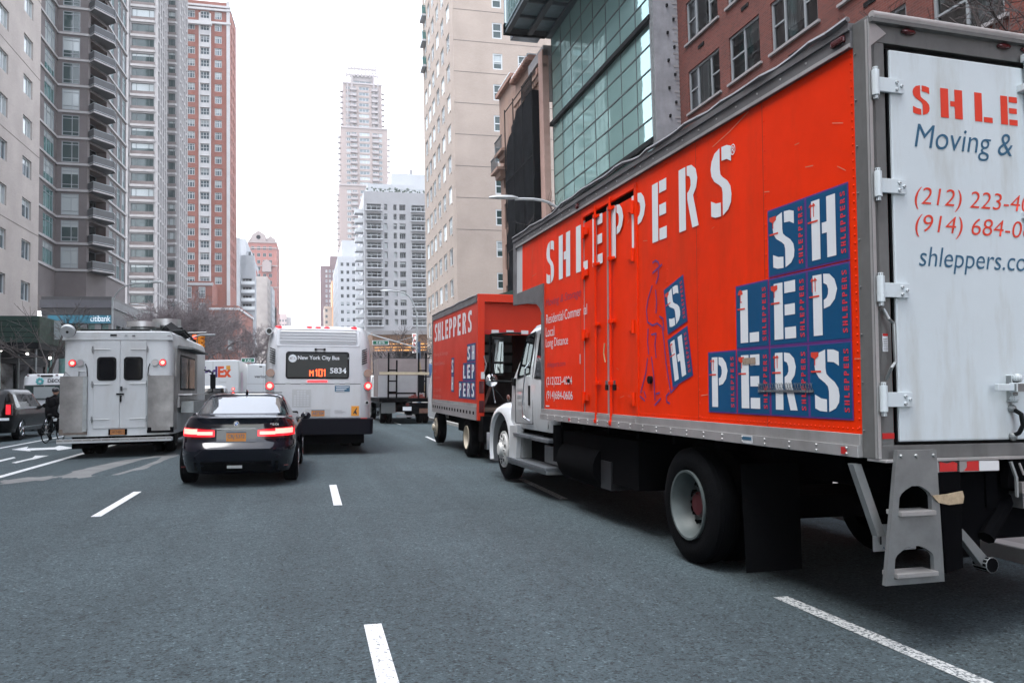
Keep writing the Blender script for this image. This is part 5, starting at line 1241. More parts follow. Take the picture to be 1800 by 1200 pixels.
for pts in ([(8.22, 1.62), (8.2, 1.0)], [(7.36, 2.40), (7.33, 1.75), (7.28, 1.02)], [(6.56, 2.3), (6.56, .98)], [(8.2, 1.0), (7.28, 1.02)]):
    for (y0, z0), (y1_, z1_) in zip(pts, pts[1:]): b.cyl((cabx(z0) - .002, y0, z0), (cabx(z1_) - .002, y1_, z1_), .006, BLACKPL, n=4)
b.build('door_seam', cab)
b = MB(); b.box((cabx(1.4) - .012, 7.42, 1.30), (cabx(1.4) - .001, 7.50, 1.60), BLACKPL); b.build('door_handle', cab)
b = MB(); b.tube([(cabx(1.9) - .05, 7.40, 1.94), (cabx(1.9) - .07, 7.55, 1.86), (cabx(1.5) - .07, 7.60, 1.3), (cabx(1.5) - .06, 7.58, 1.12), (cabx(1.2) - .01, 7.42, 1.06)], .014, CHROME, 8); b.build('grab_rail', cab)
GREYINK = M('faded grey lettering', (.34, .35, .36), .6)
for i, (y, z, wd, hh) in enumerate(((8.12, 1.50, .36, .05), (8.12, 1.40, .4, .05), (8.10, 1.30, .42, .05), (8.05, 1.2, .38, .03), (7.98, 1.1, .1, .1), (7.78, 1.1, .12, .1))):
    g = MB(); 
    for j in range(5 if i < 4 else 1): g.box((cabx(1.3) - .006, y - wd * (j + .75) / (5 if i < 4 else 1), z), (cabx(1.3) - .003, y - wd * j / (5 if i < 4 else 1), z + hh), GREYINK)
    g.build('faded_door_print', cab)
# hood with fenders
b = MB(); secs = []
for y, hw, zt_, zb_ in ((8.3, 1.02, 1.60, .95), (8.8, .92, 1.53, .8), (9.4, .80, 1.44, .7), (10.0, .74, 1.34, .6), (10.25, .70, 1.2, .55), (10.3, .66, 1.0, .55)):
    secs.append([Vector((CX + x * hw, y, zb_ + (zt_ - zb_) * z)) for x, z in ((-1, 0), (-1, .55), (-.96, .8), (-.82, .95), (-.4, 1.02), (.4, 1.02), (.82, .95), (.96, .8), (1, .55), (1, 0))])
b.loft(secs, CABW, closed=False); b.poly(secs[-1], DARKMETAL)
for sx in (-1, 1):
    xo, xi = CX + sx * 1.19, CX + sx * .70; ring = []
    for i in range(15):
        a = R(-20 + 215 * i / 14) ; ring.append((a, .66 + .02 * math.sin(3 * a)))
    outer = []
    prof = lambda a, ro: [Vector((xi, 9.1 + ro * 1.36 * math.cos(a), .515 + ro * 1.30 * math.sin(a))), Vector((xo + sx * -.14, 9.1 + ro * 1.32 * math.cos(a), .515 + ro * 1.24 * math.sin(a))), Vector((xo - sx * .02, 9.1 + ro * 1.16 * math.cos(a), .515 + ro * 1.12 * math.sin(a))), Vector((xo, 9.1 + ro * .99 * math.cos(a), .515 + ro * 1.0 * math.sin(a))), Vector((xo - sx * .06, 9.1 + ro * .96 * math.cos(a), .515 + ro * .97 * math.sin(a)))]
    b.loft([prof(a, ro) for a, ro in ring], CABW, closed=False)
    # skirt behind the wheel
    b.ext([(xo, 8.42, .42), (xo, 8.42, .95), (xo, 7.98, .97), (xo, 8.08, .42)], (-sx * .1, 0, 0), CABW)
b.box((CX - 1.12, 10.25, .42), (CX + 1.12, 10.42, .74), CHROME)
b.build('hood', T1, smooth=45)
b = MB(); b.ball((.13, 9.0 - .32, 1.40), .05, AMBERD, 6, (.5, 1.6, 1.1)); b.build('turn_lamp', T1, smooth=60)
b = MB()
for (y0, y1_, z, x0) in ((6.42, 8.22, .79, .07), (6.42, 8.4, .40, .03)):
    if z > .5:
        b.box((x0, 6.42, z), (x0 + .30, 7.22, z + .05), TREAD); b.box((x0, 7.30, z + .01), (x0 + .30, 8.18, z + .06), TREAD)
    else: b.box((x0, y0, z), (x0 + .34, y1_, z + .05), TREAD); b.box((x0 + .02, y0, z - .05), (x0 + .30, y1_, z - .001), STEEL)
b.build('cab_step', T1, bevel=.006)
b = MB(); b.box((.30, 6.3, .36), (.9, 8.3, .93), UNDER); b.box((.25, 6.5, .47), (.299, 7.1, .72), STEEL); b.box((.16, 7.9, .46), (.299, 8.1, .78), STEEL); b.box((.13, 6.0, .55), (.5, 6.36, 1.05), UNDER); b.build('step_box', T1)
# mirrors
mx_ = -.085; my = 8.5
b = MB(); b.box((mx_ - .10, my, 1.78), (mx_ + .10, my + .09, 2.40), BLACKPL)
mo = b.build('door_mirror', T1, bevel=.03)
g = MB(); g.box((mx_ - .075, my - .006, 2.0), (mx_ + .075, my + .004, 2.36), MIRRORM); g.box((mx_ - .075, my - .006, 1.81), (mx_ + .075, my + .004, 1.96), MIRRORM); g.build('mirror_glass', mo)
g = MB(); g.tube([(.16, 8.05, 2.44), (.02, 8.3, 2.46), (mx_ - .13, 8.5, 2.45), (mx_ - .14, 8.54, 2.35), (mx_ - .14, 8.54, 1.85), (mx_ - .1, 8.54, 1.68), (.14, 8.28, 1.66)], .018, BLACKPL, 7); g.box((.09, 8.2, 1.6), (.19, 8.36, 1.72), BLACKPL); g.build('mirror_arm', mo)
b = MB(); b.ball((.065, 9.55, 1.70), .115, CHROME, 10, (1, .5, 1)); mo2 = b.build('hood_mirror', T1, smooth=60)
g = MB(); g.tube([(.09, 9.58, 1.62), (.14, 9.6, 1.30)], .013, CHROME, 6); g.tube([(.08, 9.6, 1.60), (.28, 9.5, 1.36)], .011, BLACKPL, 6); g.build('mirror_stalk', mo2)
# ------------------------------------------------------------------ other vehicles
def ring(y0, y1, hw, z, ex=4.5, n=44, zf=None, cx=0, exr=None):
    """rounded plan outline at height z; zf(y) adds a height change along the length"""
    pts = []; cy, hy = (y0 + y1) / 2, (y1 - y0) / 2
    for i in range(n):
        t = 2 * math.pi * i / n - math.pi / 2; c, s = math.cos(t), math.sin(t)
        e = ex
        x = hw * math.copysign(abs(c) ** (2 / e), c); y = cy + hy * math.copysign(abs(s) ** (2 / e), s)
        pts.append(Vector((cx + x, y, z + (zf(y) if zf else 0))))
    return pts
def lamp_glow(parent, c, r, ax, name='tail_lamp', mat=None, rim=REDDIM, core=True):
    b = MB(); c = Vector(c); a = Vector(ax)
    b.cyl(c, c + a * .02, r, rim, r1=r * .95, n=20)
    b.cyl(c + a * .02, c + a * .026, r * .86, mat or REDL, n=20)
    if core: b.cyl(c + a * .026, c + a * .03, r * .55, REDHOT, n=16)
    return b.build(name, parent)
def plate(parent, x, y, z, s, mat=YELLOWPL, ink=NAVYP, w_=.305, h=.152):
    b = MB(); b.box((x - w_ / 2, y - .012, z), (x + w_ / 2, y, z + h), mat); b.box((x - w_ / 2, y - .0135, z + h * .86), (x + w_ / 2, y - .012, z + h), ink)
    po = b.build('licence_plate', parent, bevel=.003)
    if s: text(s, ink, po, (x, y - .012, z + h * .2), (1, 0, 0), (0, 0, 1), width=w_ * .86, height=h * .52, align='CENTER', depth=.003, off=.01)
    return po
NAVY = M('dark navy metallic paint', (.004, .005, .011), .1, spec=.6, ior=1.5, noise=(180, .08)); CARGLASS = M('car window glass', (.003, .0035, .004), .03, spec=.2); REARGLASS = M('coated rear glass', (.03, .035, .04), .02, spec=1.0, ior=2.3)
# ---- dark sedan ahead in our lane
p = ground(413, 857)
SD = thing('sedan', 'dark navy sedan with both brake lights glowing, straight ahead behind the city bus', 'car', road_matrix(p, R(-1.0)) @ Matrix.Diagonal((1, 1, 1.03, 1)))
hood = lambda y: -max(0, y - 3.3) * .115 if y > 3.3 else 0
b = MB()
dy = lambda yr: yr
prof = [(.17, .45, .80), (.22, .20, .925), (.34, .06, .94), (.50, -.05, .943), (.60, -.065, .945), (.64, -.04, .945), (.69, .015, .945), (.71, .03, .945), (.78, .035, .945), (.90, .045, .935), (.97, .05, .915), (1.03, .05, .885), (1.075, .025, .85), (1.09, .05, .82), (1.095, .12, .76)]
rings = [ring(yr, 5.05, hw, z, 5.0, 60, hood if z > .7 else None) for z, yr, hw in prof]
rings.append(ring(.5, 4.6, .6, 1.115, 5, 60, hood))
b.loft(rings, NAVY); b.poly(rings[-1], NAVY); b.poly(rings[0], BLACKPL)
sbody = b.build('body', SD, smooth=38)
gh = [(1.07, .62, 3.55, .79), (1.13, .74, 3.35, .775), (1.22, .94, 3.05, .735), (1.31, 1.16, 2.78, .69), (1.385, 1.38, 2.55, .645), (1.43, 1.60, 2.35, .60), (1.455, 1.85, 2.2, .52)]
gr = [ring(y0, y1, hw, z, 4.2, 60) for z, y0, y1, hw in gh]
paint, rear, sideg = MB(), MB(), MB()
for k in range(len(gr) - 1):
    for j in range(60):
        q = [gr[k][j], gr[k][(j + 1) % 60], gr[k + 1][(j + 1) % 60], gr[k + 1][j]]
        c = sum(q, Vector()) / 4; t = (j + .5) / 60 * 360 - 90
        dist = min(abs(t + 90), abs(t - 270)); df = abs(t - 90); ds = min(abs(t), abs(t - 180))
        dst = rear if (dist < 50 and 0 < k < 4) else sideg if ((df < 46 and k < 4) or (ds < 22 and 0 < k < 4)) else paint
        dst.poly(q, NAVY if dst is paint else REARGLASS if dst is rear else CARGLASS)
paint.poly(gr[-1], NAVY)
paint.build('roof', SD, smooth=38, weld=True); rear.build('rear_window', SD, smooth=40, weld=True); sideg.build('side_window', SD, smooth=40, weld=True)
b = MB(); b.ext([(-.02, 1.75, 1.45), (.02, 1.75, 1.45), (.004, 1.70, 1.52), (-.004, 1.70, 1.52)], (0, .12, 0), NAVY); b.ext([(0, 1.92, 1.455), (.025, 1.80, 1.455), (.0, 1.70, 1.53), (-.025, 1.8, 1.455)], (0, .01, 0), REDDIM); b.build('shark_fin', SD)
b = MB(); b.box((-.62, 1.66, 1.462), (.62, 1.72, 1.475), BLACKPL); b.build('roof_spoiler', SD)
def on_tail(x, z):   # y of the tail surface at a given height
    for (z0, y0, h0), (z1, y1, h1) in zip(prof, prof[1:]):
        if z0 <= z <= z1:
            t = (z - z0) / (z1 - z0); yr, hw = y0 + (y1 - y0) * t, h0 + (h1 - h0) * t; break
    hy = (5.05 - yr) / 2; cy = (5.05 + yr) / 2
    return cy - hy * max(0, 1 - min(1, abs(x) / hw) ** 5) ** (1 / 5)
def tail_patch(bb, x0, x1, zf0, zf1, mat, e, n=10):
    rows = []
    for i in range(n + 1):
        x = x0 + (x1 - x0) * i / n; rows.append([Vector((x, on_tail(x, z) - e, z)) for z in [zf0(x) + (zf1(x) - zf0(x)) * j / 4 for j in range(5)]])
    bb.loft(rows, mat, closed=False)
for s in (-1, 1):
    b = MB()
    tail_patch(b, s * .32, s * .905, lambda x: .755 + (abs(x) < .40) * .03, lambda x: .955 - (.9 - abs(x)) * .09, REDDIM, .006, 14)
    lo = b.build('tail_lamp', SD, smooth=40)
    b = MB(); tail_patch(b, s * .36, s * .60, lambda x: .815, lambda x: .865, REDHOT, .012); tail_patch(b, s * .60, s * .86, lambda x: .825, lambda x: .905, REDHOT, .012); b.build('lit_strip', lo)
    b = MB(); tail_patch(b, s * .33, s * .885, lambda x: .79, lambda x: .925 - (.9 - abs(x)) * .07, REDL, .009, 14); b.build('lit_lens', lo)
b = MB(); b.ext([Vector((x, on_tail(x, .905) - .012, .898)) for x in (-.62, -.3, 0, .3, .62)] + [Vector((x, on_tail(x, .905) - .006, .898)) for x in (.62, .3, 0, -.3, -.62)], (0, 0, .020), CHROME); b.build('chrome_strip', SD)
b = MB(); tail_patch(b, -.30, .30, lambda x: .70, lambda x: .885, NAVY, .004); b.build('plate_recess', SD)
plate(SD, 0, on_tail(0, .8) - .008, .715, 'CRJ·5372', YELLOWPL, NAVYP, .30, .15)
b = MB(); c = Vector((0, on_tail(0, .985) - .004, .985)); b.cyl(c, c + Vector((0, -.008, 0)), .041, CHROME, n=20); em = b.build('badge', SD)
b = MB(); b.cyl(c + Vector((0, -.008, 0)), c + Vector((0, -.010, 0)), .033, BLACKINK, n=20)
for a0 in (0, 180): b.poly([c + Vector((0, -.011, 0))] + [c + Vector((.024 * math.cos(R(a0 + i * 15)), -.011, .024 * math.sin(R(a0 + i * 15)))) for i in range(7)], M('badge blue', (.02, .15, .5), .3))
for a0 in (90, 270): b.poly([c + Vector((0, -.011, 0))] + [c + Vector((.024 * math.cos(R(a0 + i * 15)), -.011, .024 * math.sin(R(a0 + i * 15)))) for i in range(7)], WHITEINK)
b.build('badge_face', em)
text('750i', CHROME, SD, (.50, on_tail(.55, .97) - .008, .955), (1, .05, 0), (0, 0, 1), width=.15, height=.035, depth=.001)
b = MB(); tail_patch(b, -.80, .80, lambda x: .245, lambda x: .40, BLACKPL, .006); b.build('diffuser', SD)
b = MB(); b.box((-.13, .0, .30), (.10, .012, .345), STEEL); b.build('tow_cover', SD)
for s in (-1, 1):
    b = MB(); b.box((s * .78 - .035, -.0, .33), (s * .78 + .035, .03, .345), REDDIM); b.build('reflector', SD)
    b = MB(); b.ball((s * 1.02, 3.05, 1.02), .10, NAVY, 7, (1.0, .55, .72)); b.box((min(s * .8, s * .98), 3.0, .97), (max(s * .8, s * .98), 3.06, 1.0), NAVY); b.build('wing_mirror', SD, smooth=50)
for (y,) in ((.98,), (4.15,)):
    for s in (-1, 1): wheel(SD, (s * .95, y, .34), .34, .25, CHROME, side=s, alloy=True)
# ---- articulated city bus
p = ground(560, 799)
BS_ = thing('city_bus', 'white city bus with orange route number in its rear window, in the middle lane', 'bus', road_matrix(p, R(.3)))
BW = M('bus white paint', (.50, .52, .545), .32, noise=(1.5, .05), coat=.3, streak=((.34, .33, .31), .4, (2, 2, .5))); BGREY = M('bus grey louvre', (.42, .43, .44), .45, .3)
b = MB(); ex = 16
rg = [(.48, .03, 1.27), (.62, .0, 1.285), (1.2, -.005, 1.29), (2.35, .0, 1.285), (2.75, .07, 1.25), (2.98, .14, 1.21), (3.10, .24, 1.15), (3.14, .4, 1.05)]
rings = [ring(y0, 12.0, hw, z, ex if z < 2.9 else 13, 64) for z, y0, hw in rg]
b.loft(rings, BW); b.poly(rings[-1], BW); b.poly(rings[0], UNDER); b.build('body', BS_, smooth=35)
def by(z):
    for (z0, y0, _), (z1, y1, _) in zip(rg, rg[1:]):
        if z0 <= z <= z1: return y0 + (y1 - y0) * (z - z0) / (z1 - z0)
    return 0
def bq(bb, x0, x1, z0, z1, mat, e, rad=0):
    if rad:
        pts = []
        for cx_, cz_, a0 in ((x1 - rad, z0 + rad, -90), (x1 - rad, z1 - rad, 0), (x0 + rad, z1 - rad, 90), (x0 + rad, z0 + rad, 180)):
            for i in range(6): a = R(a0 + 18 * i); pts.append((cx_ + rad * math.cos(a), cz_ + rad * math.sin(a)))
    else: pts = [(x0, z0), (x1, z0), (x1, z1), (x0, z1)]
    bb.ext([Vector((x, by(z) - e, z)) for x, z in pts], (0, .03, 0), mat)
b = MB(); bq(b, -.80, .70, 1.83, 2.49, BLACKPL, .012, .07); wo = b.build('rear_window', BS_)
b = MB(); bq(b, -.765, .665, 1.865, 2.455, GLASSD, .02, .05); b.build('window_glass', wo)
b = MB(); b.cyl((-.64, -.022, 2.32), (-.64, -.026, 2.32), .095, WHITEINK, n=24); b.build('round_emblem', wo)
text('MTA', GREYINK, wo, (-.64, -.026, 2.285), (1, 0, 0), (0, 0, 1), width=.14, height=.075, align='CENTER', depth=.003, off=.02)
text('New York City Bus', WHITEINK, wo, (-.52, -.022, 2.265), (1, 0, 0), (0, 0, 1), width=.98, height=.125, depth=.003, off=.018)
text('5834', WHITEINK, wo, (.24, -.022, 1.965), (1, 0, 0), (0, 0, 1), width=.39, height=.135, depth=.003, off=.02)
LED = M('orange lit sign', (.8, .15, .03), .4, emit=((1, .06, .01), .8))
b = MB(); lf = lambda x, z: Vector((x, -.026, z))
for ln in ([(0, 0), (0, .11), (.035, .06), (.07, .11), (.07, 0)], [(.125, .11), (.145, .135), (.145, 0)], [(.19, 0), (.19, .135), (.255, .135), (.255, 0), (.19, 0)], [(.295, .11), (.315, .135), (.315, 0)]):
    strip(b, [(x * 1.12 - .235, 1.90 + z * 1.15) for x, z in ln], lf, .021, LED)
b.build('route_number', wo)
b = MB(); bq(b, -.29, .18, 1.752, 1.79, REDL, .02); b.build('brake_strip', BS_); 
b = MB(); bq(b, -1.02, .95, 2.62, 3.045, BW, .008, .04); lo = b.build('louvre_panel', BS_)
b = MB()
for i in range(5):
    z = 2.685 + i * .074; bq(b, -.94, .86, z, z + .052, BGREY, .016); bq(b, -.96, .88, z + .052, z + .066, BW, .035)
b.build('louvre_slat', lo)
b = MB()
for s in (-1, 1):
    for i in range(7):
        z = 2.18 + i * .055; xc_ = s * 1.09 - .02; pts = [(xc_ - .065, z + (.05 if s < 0 else 0)), (xc_ + .065, z + (0 if s < 0 else .05)), (xc_ + .065, z + (0 if s < 0 else .05) + .025), (xc_ - .065, z + (.05 if s < 0 else 0) + .025)]
        b.ext([Vector((x, by(min(zz, 2.9)) - .008, zz)) for x, zz in pts], (0, .02, 0), BLACKPL)
b.build('side_vent', BS_)
for s in (-1, 1):
    b = MB(); x = s * 1.15; b.cyl((x, .0, 1.97), (x, -.03, 1.97), .10, AMBERD, n=20); b.cyl((x, -.03, 1.97), (x, -.04, 1.97), .075, AMBERD, n=16); b.build('amber_lamp', BS_)
    lamp_glow(BS_, (s * 1.16, -.01, 1.66), .105, (0, -1, 0))
b = MB(); b.cyl((1.14, 0, 1.25), (1.14, -.02, 1.25), .05, BGREY, n=16); b.cyl((1.14, -.02, 1.25), (1.14, -.025, 1.25), .035, GLASSD, n=16); b.build('reverse_lamp', BS_)
for i, x in enumerate((-.98, -.26, -.05, .16, .82)):
    b = MB(); z = 3.10; b.ball((x, by(z) - .0, z + .0), .045, REDL, 6, (1.7, .8, .6)); b.build('roof_lamp', BS_, smooth=60)
b = MB(); bq(b, -1.05, .98, .90, 1.70, BW, .010, .02); hat = b.build('engine_door', BS_)
b = MB(); bq(b, -1.05, .98, 1.70, 1.715, BLACKPL, .006)
for x in (-.8, -.45, .35, .6): bq(b, x, x + .12, 1.70, 1.73, STEEL, .02)
b.build('door_hinge', hat)
b = MB()
for k in range(5):
    for j in range(7 if 0 < k < 4 else 5): b.box((-.60 + k * .075, -.024, 1.18 + j * .055), (-.545 + k * .075, -.011, 1.215 + j * .055), BW)
b.box((-.64, -.016, 1.14), (-.2, -.0105, 1.58), BGREY)
b.build('grille', hat)
b = MB(); bq(b, .36, .72, 1.52, 1.66, NAVYP, .016); 
for i in range(3): bq(b, .39, .69 - .05 * i, 1.62 - i * .04, 1.635 - i * .04, WHITEINK, .018)
b.build('notice_sticker', hat)
b = MB(); bq(b, .76, .945, .93, 1.17, M('yellow orange warning panel', (.70, .28, .02), .5), .016); b.ext([(.80, -.02, .98), (.83, -.02, .98), (.91, -.02, 1.12), (.88, -.02, 1.12)], (0, -.002, 0), BLACKINK); b.ext([(.87, -.02, .97), (.905, -.02, .97), (.87, -.02, 1.06), (.82, -.02, 1.04)], (0, -.002, 0), BLACKINK); b.build('warning_sign', hat)
b = MB(); bq(b, -.33, .26, .91, 1.10, BGREY, .013); b.build('plate_holder', hat); plate(BS_, -.03, -.016, .93, 'AB7304', YELLOWPL, NAVYP, .31, .15)
b = MB(); bq(b, -.73, -.49, .92, 1.06, BLACKPL, .018, .04); b.build('exhaust_port', BS_)
for i, wd in enumerate((.17, .24, .2)): text('THIS BUS MAKES WIDE TURNS'.split()[i] + ' ' + ['BUS', 'WIDE', 'STOP'][i], GREYINK, hat, (.36, -.014, 1.08 - i * .045), (1, 0, 0), (0, 0, 1), width=wd, height=.022, depth=.002) if False else None
b = MB()
for i, wd in enumerate((.17, .26, .2)): bq(b, .36, .36 + wd, 1.06 - i * .035, 1.07 - i * .035, GREYINK, .014)
b.build('small_print', hat)
b = MB(); r0 = ring(-.10, 1.2, 1.295, .50, 14, 64); r1 = ring(-.12, 1.2, 1.30, .86, 14, 64); b.loft([ring(-.06, 1.2, 1.27, .48, 14, 64), r0, r1, ring(-.0, 1.2, 1.29, .88, 14, 64)], M('dark bumper', (.006, .0065, .011), .6, spec=.12)); b.build('bumper', BS_, smooth=40)
b = MB(); b.box((.98, -.128, .865), (1.14, -.118, .885), REFL_R); b.box((-1.14, -.128, .865), (-.98, -.118, .885), REFL_R); b.build('reflector', BS_)
b = MB(); b.cyl((-1.20, .12, 2.98), (-1.20, .4, 2.98), .085, BW, n=16); b.cyl((-1.20, .115, 2.98), (-1.20, .119, 2.98), .06, GLASSD, n=16); b.build('camera_pod', BS_)
b = MB(); b.tube([(-.10, .03, 2.545), (-.10, -.03, 2.545), (.10, -.03, 2.545), (.10, .03, 2.545)], .015, BLACKPL, 6); b.box((-.13, -.04, 2.52), (-.08, .02, 2.57), BLACKPL); b.box((.08, -.04, 2.52), (.13, .02, 2.57), BLACKPL); b.build('handle', BS_)
b = MB(); b.box((-1.1, .3, .25), (1.1, 11, .5), UNDER); b.build('chassis', BS_)
for s in (-1, 1): wheel(BS_, (s * 1.22, 2.9, .48), .48, .28, RIMG, side=s, dual=True); wheel(BS_, (s * 1.22, 9.3, .48), .48, .28, RIMG, side=s)
b = MB()
for s in (-1, 1):
    for i in range(6): b.box((min(s * 1.29, s * 1.297), .9 + i * 1.75, 1.55), (max(s * 1.29, s * 1.297), 2.5 + i * 1.75, 2.5), GLASSD)
b.build('side_window', BS_)
# ---- white food truck
p = ground(206, 803)
FT = thing('food_truck', 'white step van with dented steel corner guards and roof vents, beside the sedan', 'truck', road_matrix(p, R(.2), 0, R(.3)))
FTW = M('food truck white', (.48, .51, .525), .4, noise=(1.3, .07), streak=((.30, .28, .25), .5, (1.8, 1.8, .5)))
DENT = M('dented steel sheet', (.25, .245, .24), .42, .5, noise=(2.5, .35), bump=(5, .35))
hw = 1.20; H0, H1 = .50, 2.98
b = MB(); b.loft([ring(0, 6.8, hw, H0, 24, 56), ring(0, 6.8, hw, 2.80, 24, 56), ring(.03, 6.75, hw - .03, 2.93, 20, 56), ring(.09, 6.7, hw - .09, H1, 14, 56)], FTW); b.poly(ring(.09, 6.7, hw - .09, H1, 14, 56), FTW); b.poly(ring(0, 6.8, hw, H0, 24, 56), UNDER); b.build('body', FT, smooth=35)
b = MB(); b.box((-hw - .004, -.025, 2.76), (hw + .004, .1, 2.80), FTW); b.box((-1.19, -.02, 2.80), (1.19, .02, 2.95), FTW)
b.box((-.18, -.035, 2.85), (-.03, -.02, 2.9), BLACKPL); b.box((.14, -.035, 2.86), (.2, -.02, 2.88), BLACKPL); b.box((.30, -.035, 2.85), (.37, -.02, 2.88), BLACKPL); b.box((1.08, -.035, 2.85), (1.16, -.02, 2.88), GREYST); b.build('rear_header', FT, bevel=.004)
for k, (x0, x1) in enumerate(((-.53, .04), (.05, .62))):
    b = MB(); b.box((x0, -.02, .68), (x1, .03, 2.74), FTW); do = b.build('rear_door', FT, bevel=.008)
    c = (x0 + x1) / 2 + (.0 if k else .0)
    for nm, e, g, mt in (('window_frame', .03, 0, BLACKPL), ('window', .034, .035, GLASSD)):
        b = MB(); a, cc_ = c - .21 + g, c + .21 - g; pts = []
        for cx_, cz_, a0 in ((cc_ - .08, 1.80 + g + .08, -90), (cc_ - .08, 2.36 - g - .08, 0), (a + .08, 2.36 - g - .08, 90), (a + .08, 1.80 + g + .08, 180)):
            for i in range(6): t = R(a0 + 18 * i); pts.append((cx_ + .08 * math.cos(t), -e, cz_ + .08 * math.sin(t)))
        b.ext(pts, (0, .012, 0), mt); b.build(nm, do)
    for z in (2.54, 1.72, .89):
        b = MB(); xo = x0 - .02 if k == 0 else x1 + .02; sg = 1 if k == 0 else -1
        b.tube([(xo + sg * .38, -.03, z), (xo + sg * .02, -.035, z)], .010, FTW, 6); b.cyl((xo, -.04, z - .07), (xo, -.04, z + .07), .017, STEEL, n=8); b.box((xo - .03, -.045, z - .02), (xo + .03, -.02, z + .02), STEEL); b.build('hinge', do)
b = MB(); b.box((.06, -.06, 1.55), (.10, -.02, 1.66), DARKMETAL); b.box((-.03, -.05, 1.46), (.13, -.02, 1.50), DARKMETAL); b.box((.05, -.06, 1.30), (.085, -.02, 1.44), DARKMETAL); b.box((.1, -.05, 1.60), (.2, -.03, 1.62), STEEL); b.build('door_latch', FT)
for s in (-1, 1):
    b = MB()
    x0, x1 = sorted((s * .66, s * 1.225)); gr = []
    for i in range(9):
        gr.append([Vector((x0 + (x1 - x0) * i / 8, -.05 - .004 * rnd.random() - .02 * math.sin(3.1 * i / 8), .60 + 1.30 * j / 14 + (.05 if s > 0 and i < 1 else 0))) for j in range(15)])
    b.loft(gr, DENT, closed=False); b.box((x0, -.055, 1.885), (x1, .0, 1.91), DENT); b.box((x0 - .01, -.06, .55), (x1 + .01, 0, .68), UNDER if s > 0 else M('rusty scuff', (.16, .13, .11), .8, noise=(8, .6)))
    b.box((min(s * 1.2, s * 1.23), -.05, .60), (max(s * 1.2, s * 1.23), .5, 1.9), DENT)
    b.box((x0 - .012 if s > 0 else x1 - .08, -.07, .62), (x0 + .0 if s > 0 else x1 + .01, -.02, 1.9), STEEL)
    b.build('corner_guard', FT, smooth=50)
    lamp_glow(FT, (s * .98, -.012, 2.22), .085, (0, -1, 0))
    b = MB(); b.cyl((s * .81, -.012, 2.22), (s * .81, -.04, 2.22), .082, STEEL, n=18); b.cyl((s * .81, -.04, 2.22), (s * .81, -.045, 2.22), .062, M('clear lens', (.35, .32, .33), .2, coat=.5), n=18); b.build('reverse_lamp', FT)
    b = MB(); b.tube([(s * .70, -.03, 2.2), (s * .665, -.04, 2.1), (s * .655, -.04, 1.9)], .012, BLACKPL, 6); b.build('cable', FT)
b = MB(); b.box((-.19, -.04, .52), (.21, -.01, .66), UNDER); b.build('plate_recess', FT); plate(FT, .01, -.045, .53, '2K74801', M('faded plate', (.40, .17, .05), .6, noise=(25, .3)), M('brown ink', (.12, .04, .02), .6), .31, .13)
b = MB(); b.box((-1.24, -.22, .36), (1.22, .02, .44), FTW); b.box((-1.24, -.225, .40), (1.22, -.21, .46), DENT)
for i in range(12): b.cyl((-1.1 + .2 * i, -.22, .42), (-1.1 + .2 * i, -.235, .42), .015, UNDER, n=6)
b.build('rear_bumper', FT, bevel=.01)
b = MB(); b.cyl((-1.02, -.25, 2.97), (-1.02, -.32, 2.93), .16, FTW, r1=.15, n=24); b.cyl((-1.02, -.32, 2.93), (-1.02, -.335, 2.92), .03, BLACKPL, n=10); b.cyl((-1.02, -.24, 2.97), (-1.02, -.25, 2.97), .17, BLACKPL, n=24); b.tube([(-1.1, .1, 3.05), (-1.18, -.2, 3.12), (-1.02, -.33, 2.94)], .012, BLACKPL, 6); b.build('round_mirror', FT, smooth=40)
b = MB(); b.tube([(-1.16, -.03, 1.9), (-1.10, -.12, 2.02), (-1.0, -.12, 1.92)], .012, STEEL, 6); b.tube([(-.84, -.03, 1.9), (-.82, -.08, 2.02), (-.70, -.08, 2.02)], .012, STEEL, 6); b.build('hook', FT)
# serving side (right)
b = MB(); xs_ = hw + .002
b.box((xs_, .35, 1.32), (xs_ + .03, 4.3, 2.58), DENT); b.box((xs_ + .03, 1.0, 1.55), (xs_ + .04, 3.7, 2.45), DARKMETAL)
wo = b.build('serving_panel', FT)
b = MB(); b.box((xs_ + .042, 1.05, 1.6), (xs_ + .05, 2.3, 2.4), GLASST); b.box((xs_ + .042, 2.5, 1.6), (xs_ + .05, 3.6, 2.4), GLASSD); b.build('serving_window', wo)
b = MB(); b.box((xs_, .7, 1.42), (xs_ + .36, 4.1, 1.46), ALU); b.box((xs_, .7, 1.12), (xs_ + .06, 4.1, 1.40), ALU); b.box((xs_ + .05, 1.0, .98), (xs_ + .35, 3.4, 1.28), STEEL); b.build('counter', FT, bevel=.008)
b = MB(); b.ext([(xs_, .8, 2.68), (xs_ + .35, .8, 2.62), (xs_ + .35, .8, 2.58), (xs_, .8, 2.6)], (0, 3.4, 0), M('rolled grey awning', (.16, .17, .17), .8)); b.build('awning', FT)
b = MB()
for (x, y, r, h) in ((.25, 1.6, .40, .34), (.72, 2.2, .36, .46)): b.cyl((x, y, H1), (x, y, H1 + h * .6), r * .75, STEEL, n=24); b.cyl((x, y, H1 + h * .6), (x, y, H1 + h), r, ALU, r1=r * .97, n=24)
b.build('roof_fan', FT, smooth=40)
b = MB()
for i, (x, y, z, rx, sz) in enumerate(((.98, 1.2, 3.08, 40, (.16, .2, .09)), (1.08, 2.2, 3.05, -20, (.12, .3, .08)))):
    g = MB(); g.box((-sz[0], -sz[1], -sz[2]), sz, BLACKPL, Matrix.Translation((x, y, z)) @ Matrix.Rotation(R(rx), 4, 'Y') @ Matrix.Rotation(R(rx * .6), 4, 'X')); g.build('roof_flap', FT, bevel=.01)
